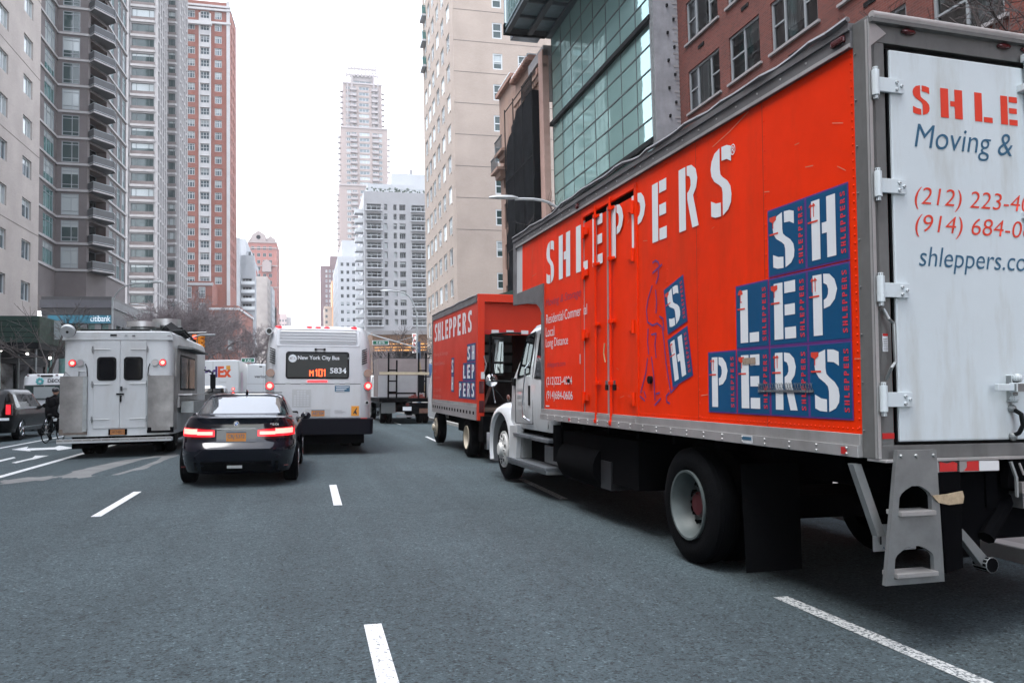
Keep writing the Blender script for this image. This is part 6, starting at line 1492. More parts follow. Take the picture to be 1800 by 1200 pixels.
b.tube([(1.0, .6, 3.0), (1.25, 1.5, 3.1), (1.28, 3.0, 2.95)], .03, BLACKPL, 6); b.box((-.95, .5, H1), (.6, .6, H1 + .07), DARKMETAL); b.box((-.5, .8, H1), (.6, 2.2, H1 + .1), STEEL)
b.build('roof_gear', FT, bevel=.01); b = MB(); b.tube([(.9, 4.2, 3.0), (1.25, 4.8, 3.2), (1.65, 5.0, 3.22)], .03, STEEL, 6); b.build('roof_pipe', FT)
b = MB(); b.box((-1.0, .2, .28), (1.0, 6.4, .5), UNDER); b.box((-1.05, .3, .2), (-.6, .5, .5), RUBBER); b.build('chassis', FT)
for s in (-1, 1): wheel(FT, (s * 1.08, 1.5, .38), .38, .24, RIMG, side=s, dual=True); wheel(FT, (s * 1.1, 5.6, .38), .38, .24, RIMG, side=s)
b = MB(); b.tube([(1.2, 6.2, 2.2), (1.45, 6.3, 2.1), (1.45, 6.3, 1.5), (1.2, 6.3, 1.45)], .02, BLACKPL, 6); b.box((1.38, 6.25, 1.6), (1.54, 6.32, 2.05), BLACKPL); b.build('wing_mirror', FT)
# ---- second removal truck
p = ground(890, 812)
p2 = road_matrix(Vector((ground(838, 812).x, ground(838, 812).y, 0)), R(1.2), R(.55)); p2.translation.z = gz(p2.translation.x)
T2 = thing('box_truck', 'second orange removal truck with its rear open and dark, ahead of the white cab', 'truck', p2, 'orange removal trucks along the right side')
OR2 = M('shaded orange truck paint', (.60, .034, .010), .42, noise=(1, .12), spec=.3)  # duller than ORANGE: shading on the truck's side put into its colour
W2, L2, z0, z1 = 2.4, 5.6, 1.02, 3.62
s2 = lambda s, z, e=.004: Vector((-e, s, z))
b = MB(); b.box((0, 0, z0 + .22), (.05, L2, z1 - .14), OR2); b.box((W2 - .05, 0, z0 + .22), (W2, L2, z1), OR2); b.box((0, L2, z0), (W2, L2 + .05, z1), ALU); b.box((0, .0, z1 - .02), (W2, L2, z1 + .02), ALU); b.box((.05, 0, z0 + .08), (W2 - .05, L2, z0 + .14), M('worn wood floor', (.12, .09, .07), .8))
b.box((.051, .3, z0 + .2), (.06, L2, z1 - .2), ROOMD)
b.build('cargo_box', T2)
b = MB(); b.box((-.015, .05, z1 - .14), (.04, L2, z1 + .0), GREYT); b.tube([(-.01, .05 + .4 * i, z1 + .02 + rnd.uniform(-.01, .015)) for i in range(15)], .02, GREYT, 5); b.box((-.015, L2 - .03, z0), (.04, L2 + .06, z1), GREYT); b.box((-.012, 0, z0 + .17), (.04, L2, z0 + .24), ALU); b.build('top_rail', T2)
b = MB(); b.box((-.02, .02, z0 - .12), (.04, L2, z0 + .17), GREYST)
for i in range(16): b.box((-.024, .2 + .34 * i, z0 - .0), (-.0205, .33 + .34 * i, z0 + .07), UNDER)
b.build('lower_rail', T2)
b = MB(); b.box((-.01, -.1, z0 - .12), (.14, .0, z1 + .03), OR2); b.box((W2 - .14, -.1, z0 - .12), (W2, .0, z1 + .03), OR2); b.box((.14, -.1, z1 - .14), (W2 - .14, .0, z1 + .03), OR2); b.build('rear_frame', T2, bevel=.006)
b = MB(); b.box((.14, .05, 2.78), (W2 - .14, .09, z1 - .14), OR2); ro = b.build('roller_door', T2)
b = MB()
for i in range(12): b.box((.16 + i * .17, .045, 2.80), (.16 + i * .17 + .165, .049, 2.88), REFL_W if i % 2 else REFL_R)
b.build('reflective_strip', ro)
b = MB()
b.ext([(.35, 1.0, z0 + .14), (.42, 1.0, z0 + .14), (.95, 1.2, 2.5), (.88, 1.2, 2.5)], (0, .9, 0), M('leaning brown board', (.10, .035, .025), .6)); b.build('leaning_board', T2)
b = MB(); b.box((.1, 3.6, z0 + .14), (W2 - .1, 4.9, 2.0), M('stacked quilts', (.05, .035, .035), .95, noise=(3, .5)))
for i in range(7): b.box((.06, L2 - .1, z0 + .3 + i * .3), (W2 - .06, L2 - .05, z0 + .38 + i * .3), M('tie rail', (.07, .055, .05), .7))
b.build('load', T2)
for k, z in enumerate((1.62, 1.2)):
    b = MB(); b.box((.02, -.115, z - .13), (.13, -.1, z + .13), REDDIM); b.build('tail_lamp', T2, bevel=.02)
b = MB(); b.box((.06, -.13, 1.8), (.14, -.1, 1.95), REFL_W); b.tube([(.12, -.12, 1.9), (.17, -.16, 2.1), (.12, -.12, 2.3)], .012, GREYST, 6); b.build('grab_handle', T2)
k2 = L2 / 6.37
b = MB(); zz0, zz1 = 2.86, 3.36
for ch, s in zip('SHLEPPERS', (6.0, 5.45, 4.78, 4.2, 3.6, 3.0, 2.4, 1.75, 1.05)):
    wch = {'S': .42, 'H': .46, 'L': .40, 'E': .40, 'P': .42, 'R': .46}[ch]; stencil(b, ch, lambda u, z, s=s: s2((s - u) * k2, z, .005), 0, zz0, wch, zz1 - zz0, WHITEINK)
b.build('lettering', T2)
_SP = SP
for word, r_, c0, kinds in (('PERS', 0, 0, ('arrows', 'glass', 'arrows', 'glass')), ('LEP', 1, 1, ('brolly', 'glass', 'arrows')), ('SH', 2, 2, ('glass', 'arrows'))):
    for i, ch in enumerate(word):
        sa, sb = cols4[c0 + i][0] * 1.0 + .06, cols4[c0 + i][1] * 1.0 + .06; za, zb_ = 1.36 + .42 * r_, 1.745 + .42 * r_
        tile(ch, kinds[i], lambda u, z, e, sa=sa, za=za: s2(sa - u, za + z, e), sa - sb, zb_ - za, T2)
for ch, kd, z in (('S', 'glass', 1.93), ('H', 'arrows', 1.5)): tile(ch, kd, lambda u, zz, e, z=z: s2(2.85 - u, z + zz, e), .34, .40, T2)
for s_, z, wd, hh in (('Moving & Storage', 2.42, 2.0, .13), ('Residential Commercial', 2.2, 1.6, .1), ('Local', 2.0, .35, .1), ('Long Distance', 1.8, .9, .1), ('(212)223-4004', 1.45, 1.1, .11), ('(914)684-0606', 1.28, 1.1, .11)):
    text(s_, M('faded pale lettering', (.62, .22, .20), .5), T2, s2(5.35, z, 0), (0, -1, 0), (0, 0, 1), width=wd, height=hh, depth=.005)
b = MB(); b.box((.5, .0, .62), (.62, 7.4, .86), UNDER); b.box((1.8, .0, .62), (1.92, 7.4, .86), UNDER); b.box((.05, -.35, .45), (.5, .05, 1.0), UNDER); b.box((W2 - .5, -.35, .45), (W2 - .05, .05, 1.0), UNDER); b.box((.3, .3, .5), (2.1, 3.4, .95), UNDER); b.build('chassis', T2)
wheel(T2, (.06, 1.35, .45), .45, .25, CREAMRIM, None, deep=.12, dual=True); wheel(T2, (W2 - .06, 1.35, .45), .45, .25, CREAMRIM, None, deep=.12, side=1, dual=True); wheel(T2, (.12, 5.7, .45), .45, .25, CREAMRIM, None, deep=-.03); wheel(T2, (W2 - .12, 5.7, .45), .45, .25, CREAMRIM, None, deep=-.03, side=1)
b = MB(); b.loft([ring(5.75, 7.3, 1.08, .7, 10, 40, cx=1.2), ring(5.75, 7.3, 1.08, 1.5, 10, 40, cx=1.2), ring(5.8, 6.9, 1.0, 2.2, 8, 40, cx=1.2), ring(5.9, 6.7, .9, 2.35, 6, 40, cx=1.2)], CABW, caps=True); b.build('cab', T2, smooth=40)
b = MB(); b.tube([(.15, 6.9, 1.9), (-.1, 7.0, 1.9), (-.1, 7.0, 1.4)], .02, BLACKPL, 6); b.box((-.2, 6.95, 1.45), (-.02, 7.03, 1.95), BLACKPL); b.build('door_mirror', T2)
# ---- flatbed rack truck
p = ground(716, 745)
FB = thing('flatbed_truck', 'dark flatbed truck with ladder racks and a timber bar, beyond the bus', 'truck', road_matrix(p, R(.4)))
b = MB(); b.box((-1.3, 0, 1.02), (1.3, 7, 1.2), DARKMETAL); b.box((-1.3, -.03, 1.05), (1.3, 0, 1.16), UNDER); b.build('deck', FB)
b = MB(); b.box((-.55, .3, .55), (.55, 8, .95), UNDER); b.box((-1.2, .05, .50), (-.55, .12, 1.0), M('grey mud guard', (.10, .11, .11), .6)); b.box((-.1, -.02, .45), (1.15, .3, .98), UNDER); b.box((-.5, .0, .32), (.35, .08, .40), GREYST); b.build('chassis', FB)
b = MB()
for x0, x1 in ((-.88, -.5), (.52, .86)):
    for x in (x0, x1): b.box((x - .035, .05, 1.2), (x + .035, .12, 3.3 if x == x0 or x0 > 0 else 2.95), UNDER)
    for z in (1.45, 1.95, 2.45): b.box((x0, .06, z), (x1, .11, z + .06), UNDER)
b.box((-.88, .05, 1.38), (.4, .11, 1.46), UNDER); b.build('rack', FB)
b = MB(); b.box((-1.3, -.02, 2.28), (1.0, .06, 2.40), M('pale timber', (.55, .47, .33), .7, noise=(4, .2))); b.build('timber_bar', FB)
b = MB(); b.ext([(-1.3, .55, 1.25), (1.15, .55, 1.25), (1.15, .55, 2.25), (-1.3, .55, 2.25)], (0, .08, 0), M('pale load board', (.40, .40, .42), .7, noise=(1, .15))); b.box((-1.3, .75, 1.25), (1.1, 3.0, 3.05), M('grey wrapped load', (.27, .23, .23), .8, noise=(1.2, .2))); b.build('load', FB)
b = MB()
for i in range(7): b.box((.15 + .1 * i, .1, 1.2), (.23 + .1 * i, 1.0, 1.28 + .05 * (i % 3)), M('red brown bricks', (.25, .06, .05), .8))
b.build('brick_stack', FB)
b = MB(); b.box((-.22, -.05, .62), (.18, -.03, .80), WHITEINK); b.build('licence_plate', FB); b = MB(); b.cyl((0, -.03, .9), (0, -.06, .9), .08, REDDIM, n=14); b.build('tail_lamp', FB)
b = MB(); b.box((.55, -.05, .5), (1.1, -.0, .72), M('rusty bumper', (.14, .07, .05), .8, noise=(6, .5))); b.build('bumper', FB)
b = MB(); b.cyl((.95, .5, 1.2), (.60, .5, 2.9), .05, M('bamboo pole', (.35, .27, .18), .7), n=8); b.build('leaning_pole', FB)
for s in (-1, 1): wheel(FB, (s * 1.15, 1.3, .48), .48, .26, RIMG, side=s, dual=True); wheel(FB, (s * 1.1, 6.8, .48), .48, .26, RIMG, side=s)
b = MB(); b.loft([ring(6.5, 8.6, 1.1, .6, 8, 32), ring(6.5, 8.6, 1.1, 1.5, 8, 32), ring(6.6, 8.0, 1.0, 2.3, 8, 32)], CABW, caps=True); b.build('cab', FB, smooth=40)
def van(name, label, cat, uv, W_, H_, L_, mat, yaw=0, group=None, z0=.4, bulge=.12, roofr=.14, winrow=None, wheels=True):
    t = thing(name, label, cat, road_matrix(ground(*uv), yaw), group); h = W_ / 2
    b = MB(); b.loft([ring(0, L_, h, z0, 14, 48), ring(0, L_, h, H_ * .55, 14, 48), ring(.04, L_, h - bulge * .4, H_ - roofr, 12, 48), ring(.14, L_ - .1, h - bulge, H_ - .02, 10, 48), ring(.3, L_ - .3, h - bulge - .15, H_, 8, 48)], mat, caps=True); b.build('body', t, smooth=40)
    if wheels:
        for s in (-1, 1): wheel(t, (s * (h - .03), 1.1, .36), .36, .22, RIMG, side=s); wheel(t, (s * (h - .03), L_ - 1.1, .36), .36, .22, RIMG, side=s)
    return t
# black pickup / suv at far left
p = ground(0, 777)
SV = thing('suv', 'black suv with a lit red tail lamp next to the cyclist', 'car', road_matrix(Vector((ground(36, 773).x - .92, ground(36, 773).y - 1.1, 0)), R(1.5)))
SV.matrix_world.translation.z = gz(-9)
BLK = M('black car paint', (.002, .0025, .003), .2, spec=.22)
b = MB(); pr = [(.28, .1, .94), (.5, .0, .98), (.85, .0, 1.0), (1.05, .02, .99), (1.12, .04, .96)]
rings = [ring(y0, 5.2, h, z, 7, 52) for z, y0, h in pr]; b.loft(rings, BLK); b.poly(rings[-1], BLK); b.poly(rings[0], UNDER); b.build('body', SV, smooth=40)
gh = [(1.10, .06, 3.95, .96), (1.3, .12, 3.6, .90), (1.55, .26, 3.25, .82), (1.68, .38, 3.0, .76), (1.75, .6, 2.8, .66)]
gr = [ring(y0, y1, h, z, 7, 64) for z, y0, y1, h in gh]; pa, gl = MB(), MB()
for k in range(len(gr) - 1):
    for j in range(64):
        q = [gr[k][j], gr[k][(j + 1) % 64], gr[k + 1][(j + 1) % 64], gr[k + 1][j]]; c = sum(q, Vector()) / 4
        isg = k in (0, 1) and (abs(c.y - .4) > .12 and abs(c.y - 1.5) > .06 and abs(c.y - 2.5) > .06 or abs(c.x) < .7)
        (gl if isg else pa).poly(q, CARGLASS if isg else BLK)
pa.poly(gr[-1], BLK); pa.build('roof', SV, smooth=40, weld=True); gl.build('side_window', SV, smooth=40, weld=True)
b = MB(); b.box((.965, .35, 1.065), (.995, 3.9, 1.09), CHROME); b.box((.985, 1.0, .42), (1.02, 4.0, .46), CHROME); b.build('chrome_trim', SV)
for s in (-1, 1):
    b = MB(); b.box((min(s * .80, s * 1.0), -.02, .85), (max(s * .80, s * 1.0), .10, 1.25), REDDIM); lo = b.build('tail_lamp', SV, bevel=.02); b = MB(); b.box((min(s * .83, s * .95), -.03, .9), (max(s * .83, s * .95), -.021, 1.2), REDL); b.build('lit_lens', lo)
    b = MB(); b.ball((s * 1.1, 3.45, 1.12), .13, BLK, 7, (1, .5, .7)); b.build('wing_mirror', SV, smooth=60)
    for y in (1.1, 4.05): wheel(SV, (s * .99, y, .39), .39, .25, CHROME, side=s, alloy=True)
b = MB(); b.box((.55, -.05, .7), (.92, -.02, .78), WHITEINK); b.build('bumper_sticker', SV)
plate(SV, 0, -.02, .75, 'HKR 2841')
# white shuttle van
V = van('shuttle_van', 'white shuttle van with DECO on its rear header, beyond the cyclist', 'van', (82, 757), 2.05, 2.42, 6.0, CLEANWHITE, R(.5))
V['label'] = 'white shuttle van with a dark name on its rear header, beyond the cyclist'
b = MB(); b.box((-.9, -.03, 1.30), (.9, .02, 1.95), GREYST); b.box((-.84, -.04, 1.34), (-.1, -.03, 1.92), GLASST); b.box((-.08, -.04, 1.34), (.84, -.03, 1.92), GLASST); b.box((-.5, -.045, 1.38), (.3, -.041, 1.86), GLASSL); b.build('rear_window', V)
text('DECO', BLACKINK, V, (.02, .02, 2.04), (1, 0, 0), (0, 0, 1), width=.56, height=.15, depth=.035, off=.03)
b = MB(); TEALP = M('teal emblem', (.10, .40, .42), .5)
for i in range(8): a = R(45 * i + 10); b.ball((-.28 + .11 * math.cos(a), .0, 2.10 + .11 * math.sin(a)), .055, TEALP, 5, (1, .3, 1))
b.build('emblem', V)
b = MB(); b.box((-.25, -.0, 2.30), (.2, .06, 2.36), BLACKPL); b.build('brake_lamp', V)
for x in (-.75, -.35, .35, .75):
    b = MB(); b.ball((x, .06, 2.35), .04, REDDIM, 5, (1.5, 1, .7)); b.build('roof_lamp', V)
# delivery truck with big letters
D = van('delivery_truck', 'white delivery truck with large purple and orange rear letters behind the food truck', 'truck', (381, 736), 2.4, 3.28, 7.5, CLEANWHITE, R(.3), z0=.7, bulge=.02, roofr=.05)
FXP = M('purple letter', (.055, .02, .14), .5); FXO = M('orange red letter', (.70, .07, .012), .5)
text('Fed', FXP, D, (-.86, -.002, 2.30), (1, 0, 0), (0, 0, 1), width=.90, height=.62, depth=.012, off=.045); text('Ex', FXO, D, (.06, -.002, 2.30), (1, 0, 0), (0, 0, 1), width=.72, height=.62, depth=.012, off=.045)
text('Ground', GREYINK, D, (.1, -.002, 1.98), (1, 0, 0), (0, 0, 1), width=.4, height=.14, depth=.012)
b = MB(); b.box((-1.15, -.012, .9), (1.15, .0, 3.2), CLEANWHITE); b.box((-.2, -.016, .9), (-.185, -.012, 3.2), GREYST); b.build('rear_door', D)
b = MB(); b.box((.5, -.02, 2.72), (.72, -.012, 2.95), M('orange sticker', (.70, .32, .03), .5)); b.build('hazard_sticker', D)
for s in (-1, 1):
    for z in (1.65, 1.42, 1.22): lamp_glow(D, (s * 1.05 - s * .18, -.012, z), .085, (0, -1, 0), core=z > 1.3)
b = MB(); b.box((1.203, 1.0, 1.5), (1.21, 2.6, 2.6), M('pale purple print', (.62, .48, .58), .5)); b.build('side_print', D)
b = MB(); b.box((-1.15, -.1, .5), (1.15, .1, .62), UNDER); b.build('rear_bumper', D)
# telephone company truck
E_ = van('box_van', 'plain white box van with small black word, left of the bus', 'van', (462, 724), 2.4, 3.45, 6.0, CLEANWHITE, R(.2), z0=.6, bulge=.02, roofr=.05)
text('verizon', BLACKINK, E_, (-.62, -.002, 2.45), (1, 0, 0), (0, 0, 1), width=1.0, height=.2, depth=.012, off=.02)
b = MB(); b.box((-1.1, -.012, 1.2), (1.1, 0, 3.3), CLEANWHITE); b.box((-.005, -.016, 1.2), (.005, -.012, 3.3), GREYST); b.box((-.3, -.02, 3.22), (-.1, -.012, 3.3), BLACKPL); b.box((-1.1, -.016, 2.02), (1.1, -.012, 2.04), GREYST); b.build('rear_door', E_)
for s in (-1, 1): lamp_glow(E_, (s * 1.12, -.012, 1.5), .1, (0, -1, 0))
# small white car in front of the food truck's nose
def small_car(name, label, uv, mat, lit=True, W_=1.85, Hh=1.62, L_=4.6, yaw=0):
    t = thing(name, label, 'car', road_matrix(ground(*uv), yaw)); h = W_ / 2
    b = MB(); rings = [ring(y0, L_, hh, z, 6, 44) for z, y0, hh in ((.3, .08, h - .05), (.6, 0, h), (.95, .02, h - .01), (1.0, .06, h - .06))]; b.loft(rings, mat); b.poly(rings[-1], mat); b.poly(rings[0], UNDER); b.build('body', t, smooth=40)
    b = MB(); rr_ = [ring(.1, L_ - 1.3, h - .08, .99, 6, 44), ring(.4, L_ - 2.0, h - .22, Hh - .12, 5, 44), ring(.6, L_ - 2.3, h - .34, Hh, 5, 44)]; b.loft(rr_[:2], CARGLASS); b.loft(rr_[1:], mat); b.poly(rr_[-1], mat); b.build('cabin', t, smooth=40)
    for s in (-1, 1):
        lamp_glow(t, (s * (h - .2), .0, .85), .09, (0, -1, 0), mat=REDL if lit else REDDIM, core=lit)
        for y in (.9, L_ - .9): wheel(t, (s * (h - .01), y, .32), .32, .2, RIMG, side=s)
    plate(t, 0, -.02, .62, 'JRD 4417'); return t
small_car('hatchback', 'white hatchback with dark rear glass between food truck and sedan', (362, 748), CLEANWHITE, Hh=1.78)
small_car('hatchback', 'silver hatchback seen past the right edge of the bus', (650, 731), M('silver paint', (.5, .5, .52), .25, .6, coat=.6), W_=1.9)
Wv = van('pickup_truck', 'white work truck with amber lamp between the bus and the flatbed', 'truck', (657, 722), 2.2, 2.7, 5.5, CLEANWHITE, R(.3))
b = MB(); b.box((.95, -.03, 1.5), (1.08, .0, 1.75), M('lit amber lamp', (.8, .3, .05), .3, emit=((1, .35, .05), 1.2))); b.build('amber_lamp', Wv)
Bv = van('container_truck', 'blue skip lorry half hidden behind the second orange truck', 'truck', (766, 733), 2.2, 3.1, 5, M('skip blue paint', (.02, .07, .17), .5, noise=(2, .2)), R(.2), z0=.9)
b = MB()
for i in range(5): b.box((-1.0 + i * .45, -.05, 1.3), (-.9 + i * .45, .0, 2.9), M('skip blue rib', (.015, .055, .14), .5))
b.build('rib', Bv)
# ------------------------------------------------------------------ cyclist
CYP = ground(94, 777)
BK = thing('bicycle', 'black bicycle ridden in the lane left of the food truck', 'bicycle', Matrix.Translation(CYP) @ Matrix.Rotation(R(-8), 4, 'Z'))
CLOTH = M('black winter clothing', (.003, .003, .004), .9, spec=.08, noise=(6, .3)); SKIN = M('skin', (.42, .24, .17), .6); HELM = M('dark helmet', (.02, .022, .026), .35)
b = MB(); wr = .335
for y in (-.52, .52):
    w_ = MB()
    w_.loft([[Vector(((.018 * math.cos(t)), y + (wr - .018 + .018 * math.sin(t)) * math.cos(a), wr + (wr - .018 + .018 * math.sin(t)) * math.sin(a))) for t in (0, 1.57, 3.14, 4.71)] for a in [2 * math.pi * i / 28 for i in range(29)]], RUBBER)
    wo = w_.build('wheel', BK, smooth=60)
    s_ = MB()
    for i in range(14): a = 2 * math.pi * i / 14; s_.cyl((0, y, wr), (0, y + (wr - .04) * math.cos(a), wr + (wr - .04) * math.sin(a)), .003, STEEL, n=4)
    s_.cyl((-.05, y, wr), (.05, y, wr), .02, STEEL, n=8); s_.build('spokes', wo)
b.tube([(0, -.52, wr), (0, -.12, .28), (0, -.20, .82)], .018, BLACKPL, 6); b.tube([(0, -.12, .28), (0, .36, .80), (0, -.17, .74), (0, -.52, wr)], .018, BLACKPL, 6); b.tube([(0, .52, wr), (0, .36, .80), (0, .34, .98)], .018, BLACKPL, 6); b.tube([(-.28, .30, 1.0), (0, .34, .98), (.28, .30, 1.0)], .014, BLACKPL, 6)
b.cyl((-.09, -.12, .28), (.09, -.12, .28), .03, STEEL, n=10); b.build('frame', BK)
b = MB(); b.ball((0, -.22, .88), .12, BLACKPL, 6, (.7, 1.1, .35)); b.build('saddle', BK, smooth=60)
# rider
CYM = Matrix.Translation(CYP) @ Matrix.Rotation(R(-8), 4, 'Z')
PR = thing('person', 'cyclist in black jacket and dark helmet riding away beside the black suv', 'person', CYM)
def skin_body(name, parent, verts, edges, mat, root=0):
    me = bpy.data.meshes.new(name); me.from_pydata([v[:3] for v in verts], edges, []); me.materials.append(mat)
    o = bpy.data.objects.new(name, me); COL.objects.link(o); o.parent = parent
    md = o.modifiers.new('skin', 'SKIN'); md.use_smooth_shade = True
    for i, v in enumerate(verts): me.skin_vertices[0].data[i].radius = (v[3], v[4] if len(v) > 4 else v[3]); me.skin_vertices[0].data[i].use_root = (i == root)
    s = o.modifiers.new('sub', 'SUBSURF'); s.levels = 1; s.render_levels = 2; return o
V_ = [(0, -.20, .96, .15, .13), (0, -.10, 1.16, .15, .12), (0, .02, 1.36, .18, .13), (0, .06, 1.44, .08), (0, .10, 1.50, .06),
      (-.20, .04, 1.38, .075), (-.27, .16, 1.20, .06), (-.26, .30, 1.05, .045), (.20, .04, 1.38, .075), (.27, .16, 1.20, .06), (.26, .30, 1.05, .045),
      (-.10, -.18, .90, .11), (-.13, .12, .62, .08), (-.12, -.04, .20, .055), (-.12, .10, .13, .045),
      (.10, -.18, .90, .11), (.13, .16, .78, .08), (.12, -.02, .42, .055), (.12, .12, .36, .045)]
Ed = [(0, 1), (1, 2), (2, 3), (3, 4), (2, 5), (5, 6), (6, 7), (2, 8), (8, 9), (9, 10), (0, 11), (11, 12), (12, 13), (13, 14), (0, 15), (15, 16), (16, 17), (17, 18)]
bo = skin_body('body', PR, V_, Ed, CLOTH)
h = MB(); h.ball((0, .13, 1.60), .095, SKIN, 10, (.86, 1.0, 1.2)); h.ball((0, .23, 1.585), .018, SKIN, 5); 
for s in (-1, 1): h.ball((s * .085, .12, 1.59), .022, SKIN, 5, (.5, 1, 1.3)); h.ball((s * .03, .215, 1.615), .010, BLACKINK, 5)
h.build('head', PR, smooth=60)
h = MB(); h.ball((0, .115, 1.655), .118, HELM, 10, (.86, 1.15, .78)); h.build('helmet', PR, smooth=60)
h = MB(); h.ball((0, -.14, 1.24), .16, CLOTH, 8, (1, .7, 1.3)); h.build('backpack', PR, smooth=60)
for s in (-1, 1):
    h = MB(); h.ball((s * .26, .31, 1.03), .035, SKIN, 6, (1, 1.3, .8))
    for k in range(4): h.tube([(s * .26 + (k - 1.5) * .018, .33, 1.045), (s * .26 + (k - 1.5) * .018, .365, 1.02 - .004 * k), (s * .26 + (k - 1.5) * .018, .345, .99)], .009, SKIN, 5)
    h.tube([(s * .24, .30, 1.02), (s * .215, .33, .995)], .010, SKIN, 5); h.build('hand', PR, smooth=60)
    h = MB(); h.ball((s * .12, .06 if s < 0 else .08, .105 if s < 0 else .33), .05, BLACKPL, 6, (.9, 2.2, .9)); h.build('shoe', PR, smooth=60)
b = MB(); b.box((.10, -.02, .75), (.40, .36, 1.10), M('white carrier bag', (.55, .56, .58), .6, noise=(6, .2)));
bg_ = b.build('carrier_bag', None, bevel=.05); bg_.matrix_world = CYM; tag(bg_, 'white carrier bag hanging from the handlebar of the black bicycle', 'bag')
# ------------------------------------------------------------------ trees (bare, winter)
BARK = M('grey brown bark', (.10, .085, .08), .9, noise=(6, .3)); TWIG = M('mauve brown twigs', (.165, .14, .145), .9); TWIGD = M('dark twigs', (.045, .036, .036), .9)
def bare_tree(label, base, h, seed, spread=.55, depth=6, tw=TWIG, trunk=.34, r0=.13, minr=.008, group='bare street trees', dirb=(0, 0, 1), first=1.0):
    r_ = random.Random(seed); T = thing('bare_tree', label, 'tree', base, group)
    tb, cb = MB(), MB()
    def seg(bb, p, q, a, c, mt, n): bb.cyl(p, q, a, mt, r1=c, n=n, caps=False)
    lean = Vector((r_.uniform(-.06, .06), r_.uniform(-.06, .06), 1)); p = Vector((0, 0, -.2)); top = lean * h * trunk
    pts = [p, top * .5 + Vector((r_.uniform(-.1, .1), r_.uniform(-.1, .1), 0)), top]
    seg(tb, pts[0], pts[1], r0 * 1.15, r0 * .9, BARK, 9); seg(tb, pts[1], pts[2], r0 * .9, r0 * .78, BARK, 9); tb.build('trunk', T, smooth=60)
    def grow(p, d, L_, r, k):
        nseg = 3 if k < 3 else 2; q = p
        for i in range(nseg):
            d2 = (d + Vector((r_.gauss(0, .16), r_.gauss(0, .16), r_.gauss(.05, .10)))).normalized(); e = q + d2 * L_ / nseg
            ra = max(minr, r * (1 - .35 * i / nseg)); rb = max(minr, r * (1 - .35 * (i + 1) / nseg))
            seg(cb, q, e, ra, rb, BARK if k < 2 else tw, 6 if k < 2 else 3); q, d = e, d2
            if k < depth and i > 0 - (k > 1) and r_.random() < .75:
                dd = (d + Vector((r_.gauss(0, spread), r_.gauss(0, spread), r_.gauss(.05, spread * .6)))).normalized(); grow(q, dd, L_ * r_.uniform(.5, .75), r * .55, k + 1)
        if k < depth:
            for j in range(2):
                dd = (d + Vector((r_.gauss(0, spread), r_.gauss(0, spread), r_.gauss(.1, spread * .5)))).normalized(); grow(q, dd, L_ * r_.uniform(.6, .82), r * .6, k + 1)
    nb_ = 4
    for j in range(nb_):
        a = 2 * math.pi * (j + r_.random() * .6) / nb_; d = Vector((math.cos(a) * .75, math.sin(a) * .75, 1.0)).normalized(); grow(top * (.86 + .14 * (j % 2)), d, h * .26 * first, r0 * .6, 1)
    cb.build('crown', T); return T
def at(u, D, z=None):
    p = wD(u, 650, D); return Vector((p.x, p.y, gz(p.x) + .1 if z is None else z))
bare_tree('bare tree with dense mauve twigs rising over the delivery truck', at(352, 74), 9.4, 3, .6, 7, r0=.2, minr=.011)
bare_tree('bare tree right of the food truck vents, before the red podium', at(318, 66), 8.9, 4, .62, 7, r0=.18, minr=.011)
bare_tree('tall bare tree standing before the white stepped block', at(405, 92), 10.6, 5, .6, 7, r0=.2, minr=.012)
bare_tree('bare tree just left of the bus roof', at(446, 96), 8.6, 6, .6, 6, r0=.2, minr=.012)
bare_tree('bare tree beyond the parking garage sign, right of the bus', at(722, 80), 8.6, 8, .7, 5, tw=TWIGD, r0=.13, minr=.012)
bare_tree('thin bare tree at the kerb behind the left edge of the flatbed', at(668, 100), 7.5, 18, .6, 5, r0=.1, minr=.01)
bare_tree('bare tree leaning over the dark green hoarding', at(84, 40, .2), 6.6, 9, .7, 4, tw=BARK, r0=.085, minr=.009)
bare_tree('thin bare tree in front of the bank sign', at(186, 62, .2), 7.6, 11, .8, 4, tw=BARK, r0=.08, minr=.01)
q = wD(1770, 20, 15); bare_tree('dark twiggy tree above the rear corner of the big lorry', Vector((q.x + 1.2, q.y, -.2)), 10.6, 12, .62, 6, tw=TWIGD, r0=.14, minr=.006)
q = wD(1105, 300, 30); bare_tree('bare sapling in front of the glass building', Vector((q.x - .3, q.y, -.2)), 9.6, 14, .62, 5, tw=TWIGD, r0=.07, minr=.006)
# ------------------------------------------------------------------ hoarding shed at left
sh_m = M('dark green hoarding', (.004, .030, .021), .6, noise=(1.5, .25)); sh_l = M('weathered green hoarding', (.03, .05, .034), .8, noise=(2, .4))
D0 = 44
a = wD(68, 555, D0); yf = a.y; xr_ = a.x; zt_ = a.z; zb_ = wD(68, 602, D0).z
xl_ = XB + .4
SH = thing('sidewalk_shed', 'dark green pavement hoarding on poles along the tan brick block', 'shed', Vector((xr_, yf, 0)))
o = Vector((xr_, yf, 0)); b = MB()
L_ = 13
b.box((xl_ - o.x, 0, zb_), (-.05, .1, zt_), sh_m)
for i in range(5): b.box((xl_ - o.x, -.02, zb_ + (zt_ - zb_) * i / 5 - .012), (-.05, -.001, zb_ + (zt_ - zb_) * i / 5 + .012), UNDER)
b.box((-.05, 0, zb_), (.05, L_, zt_), sh_l); b.build('hoarding', SH)
b = MB(); b.box((xl_ - o.x, .0, zb_ - .35), (.02, L_, zb_ - .002), DARKMETAL); b.build('deck', SH)
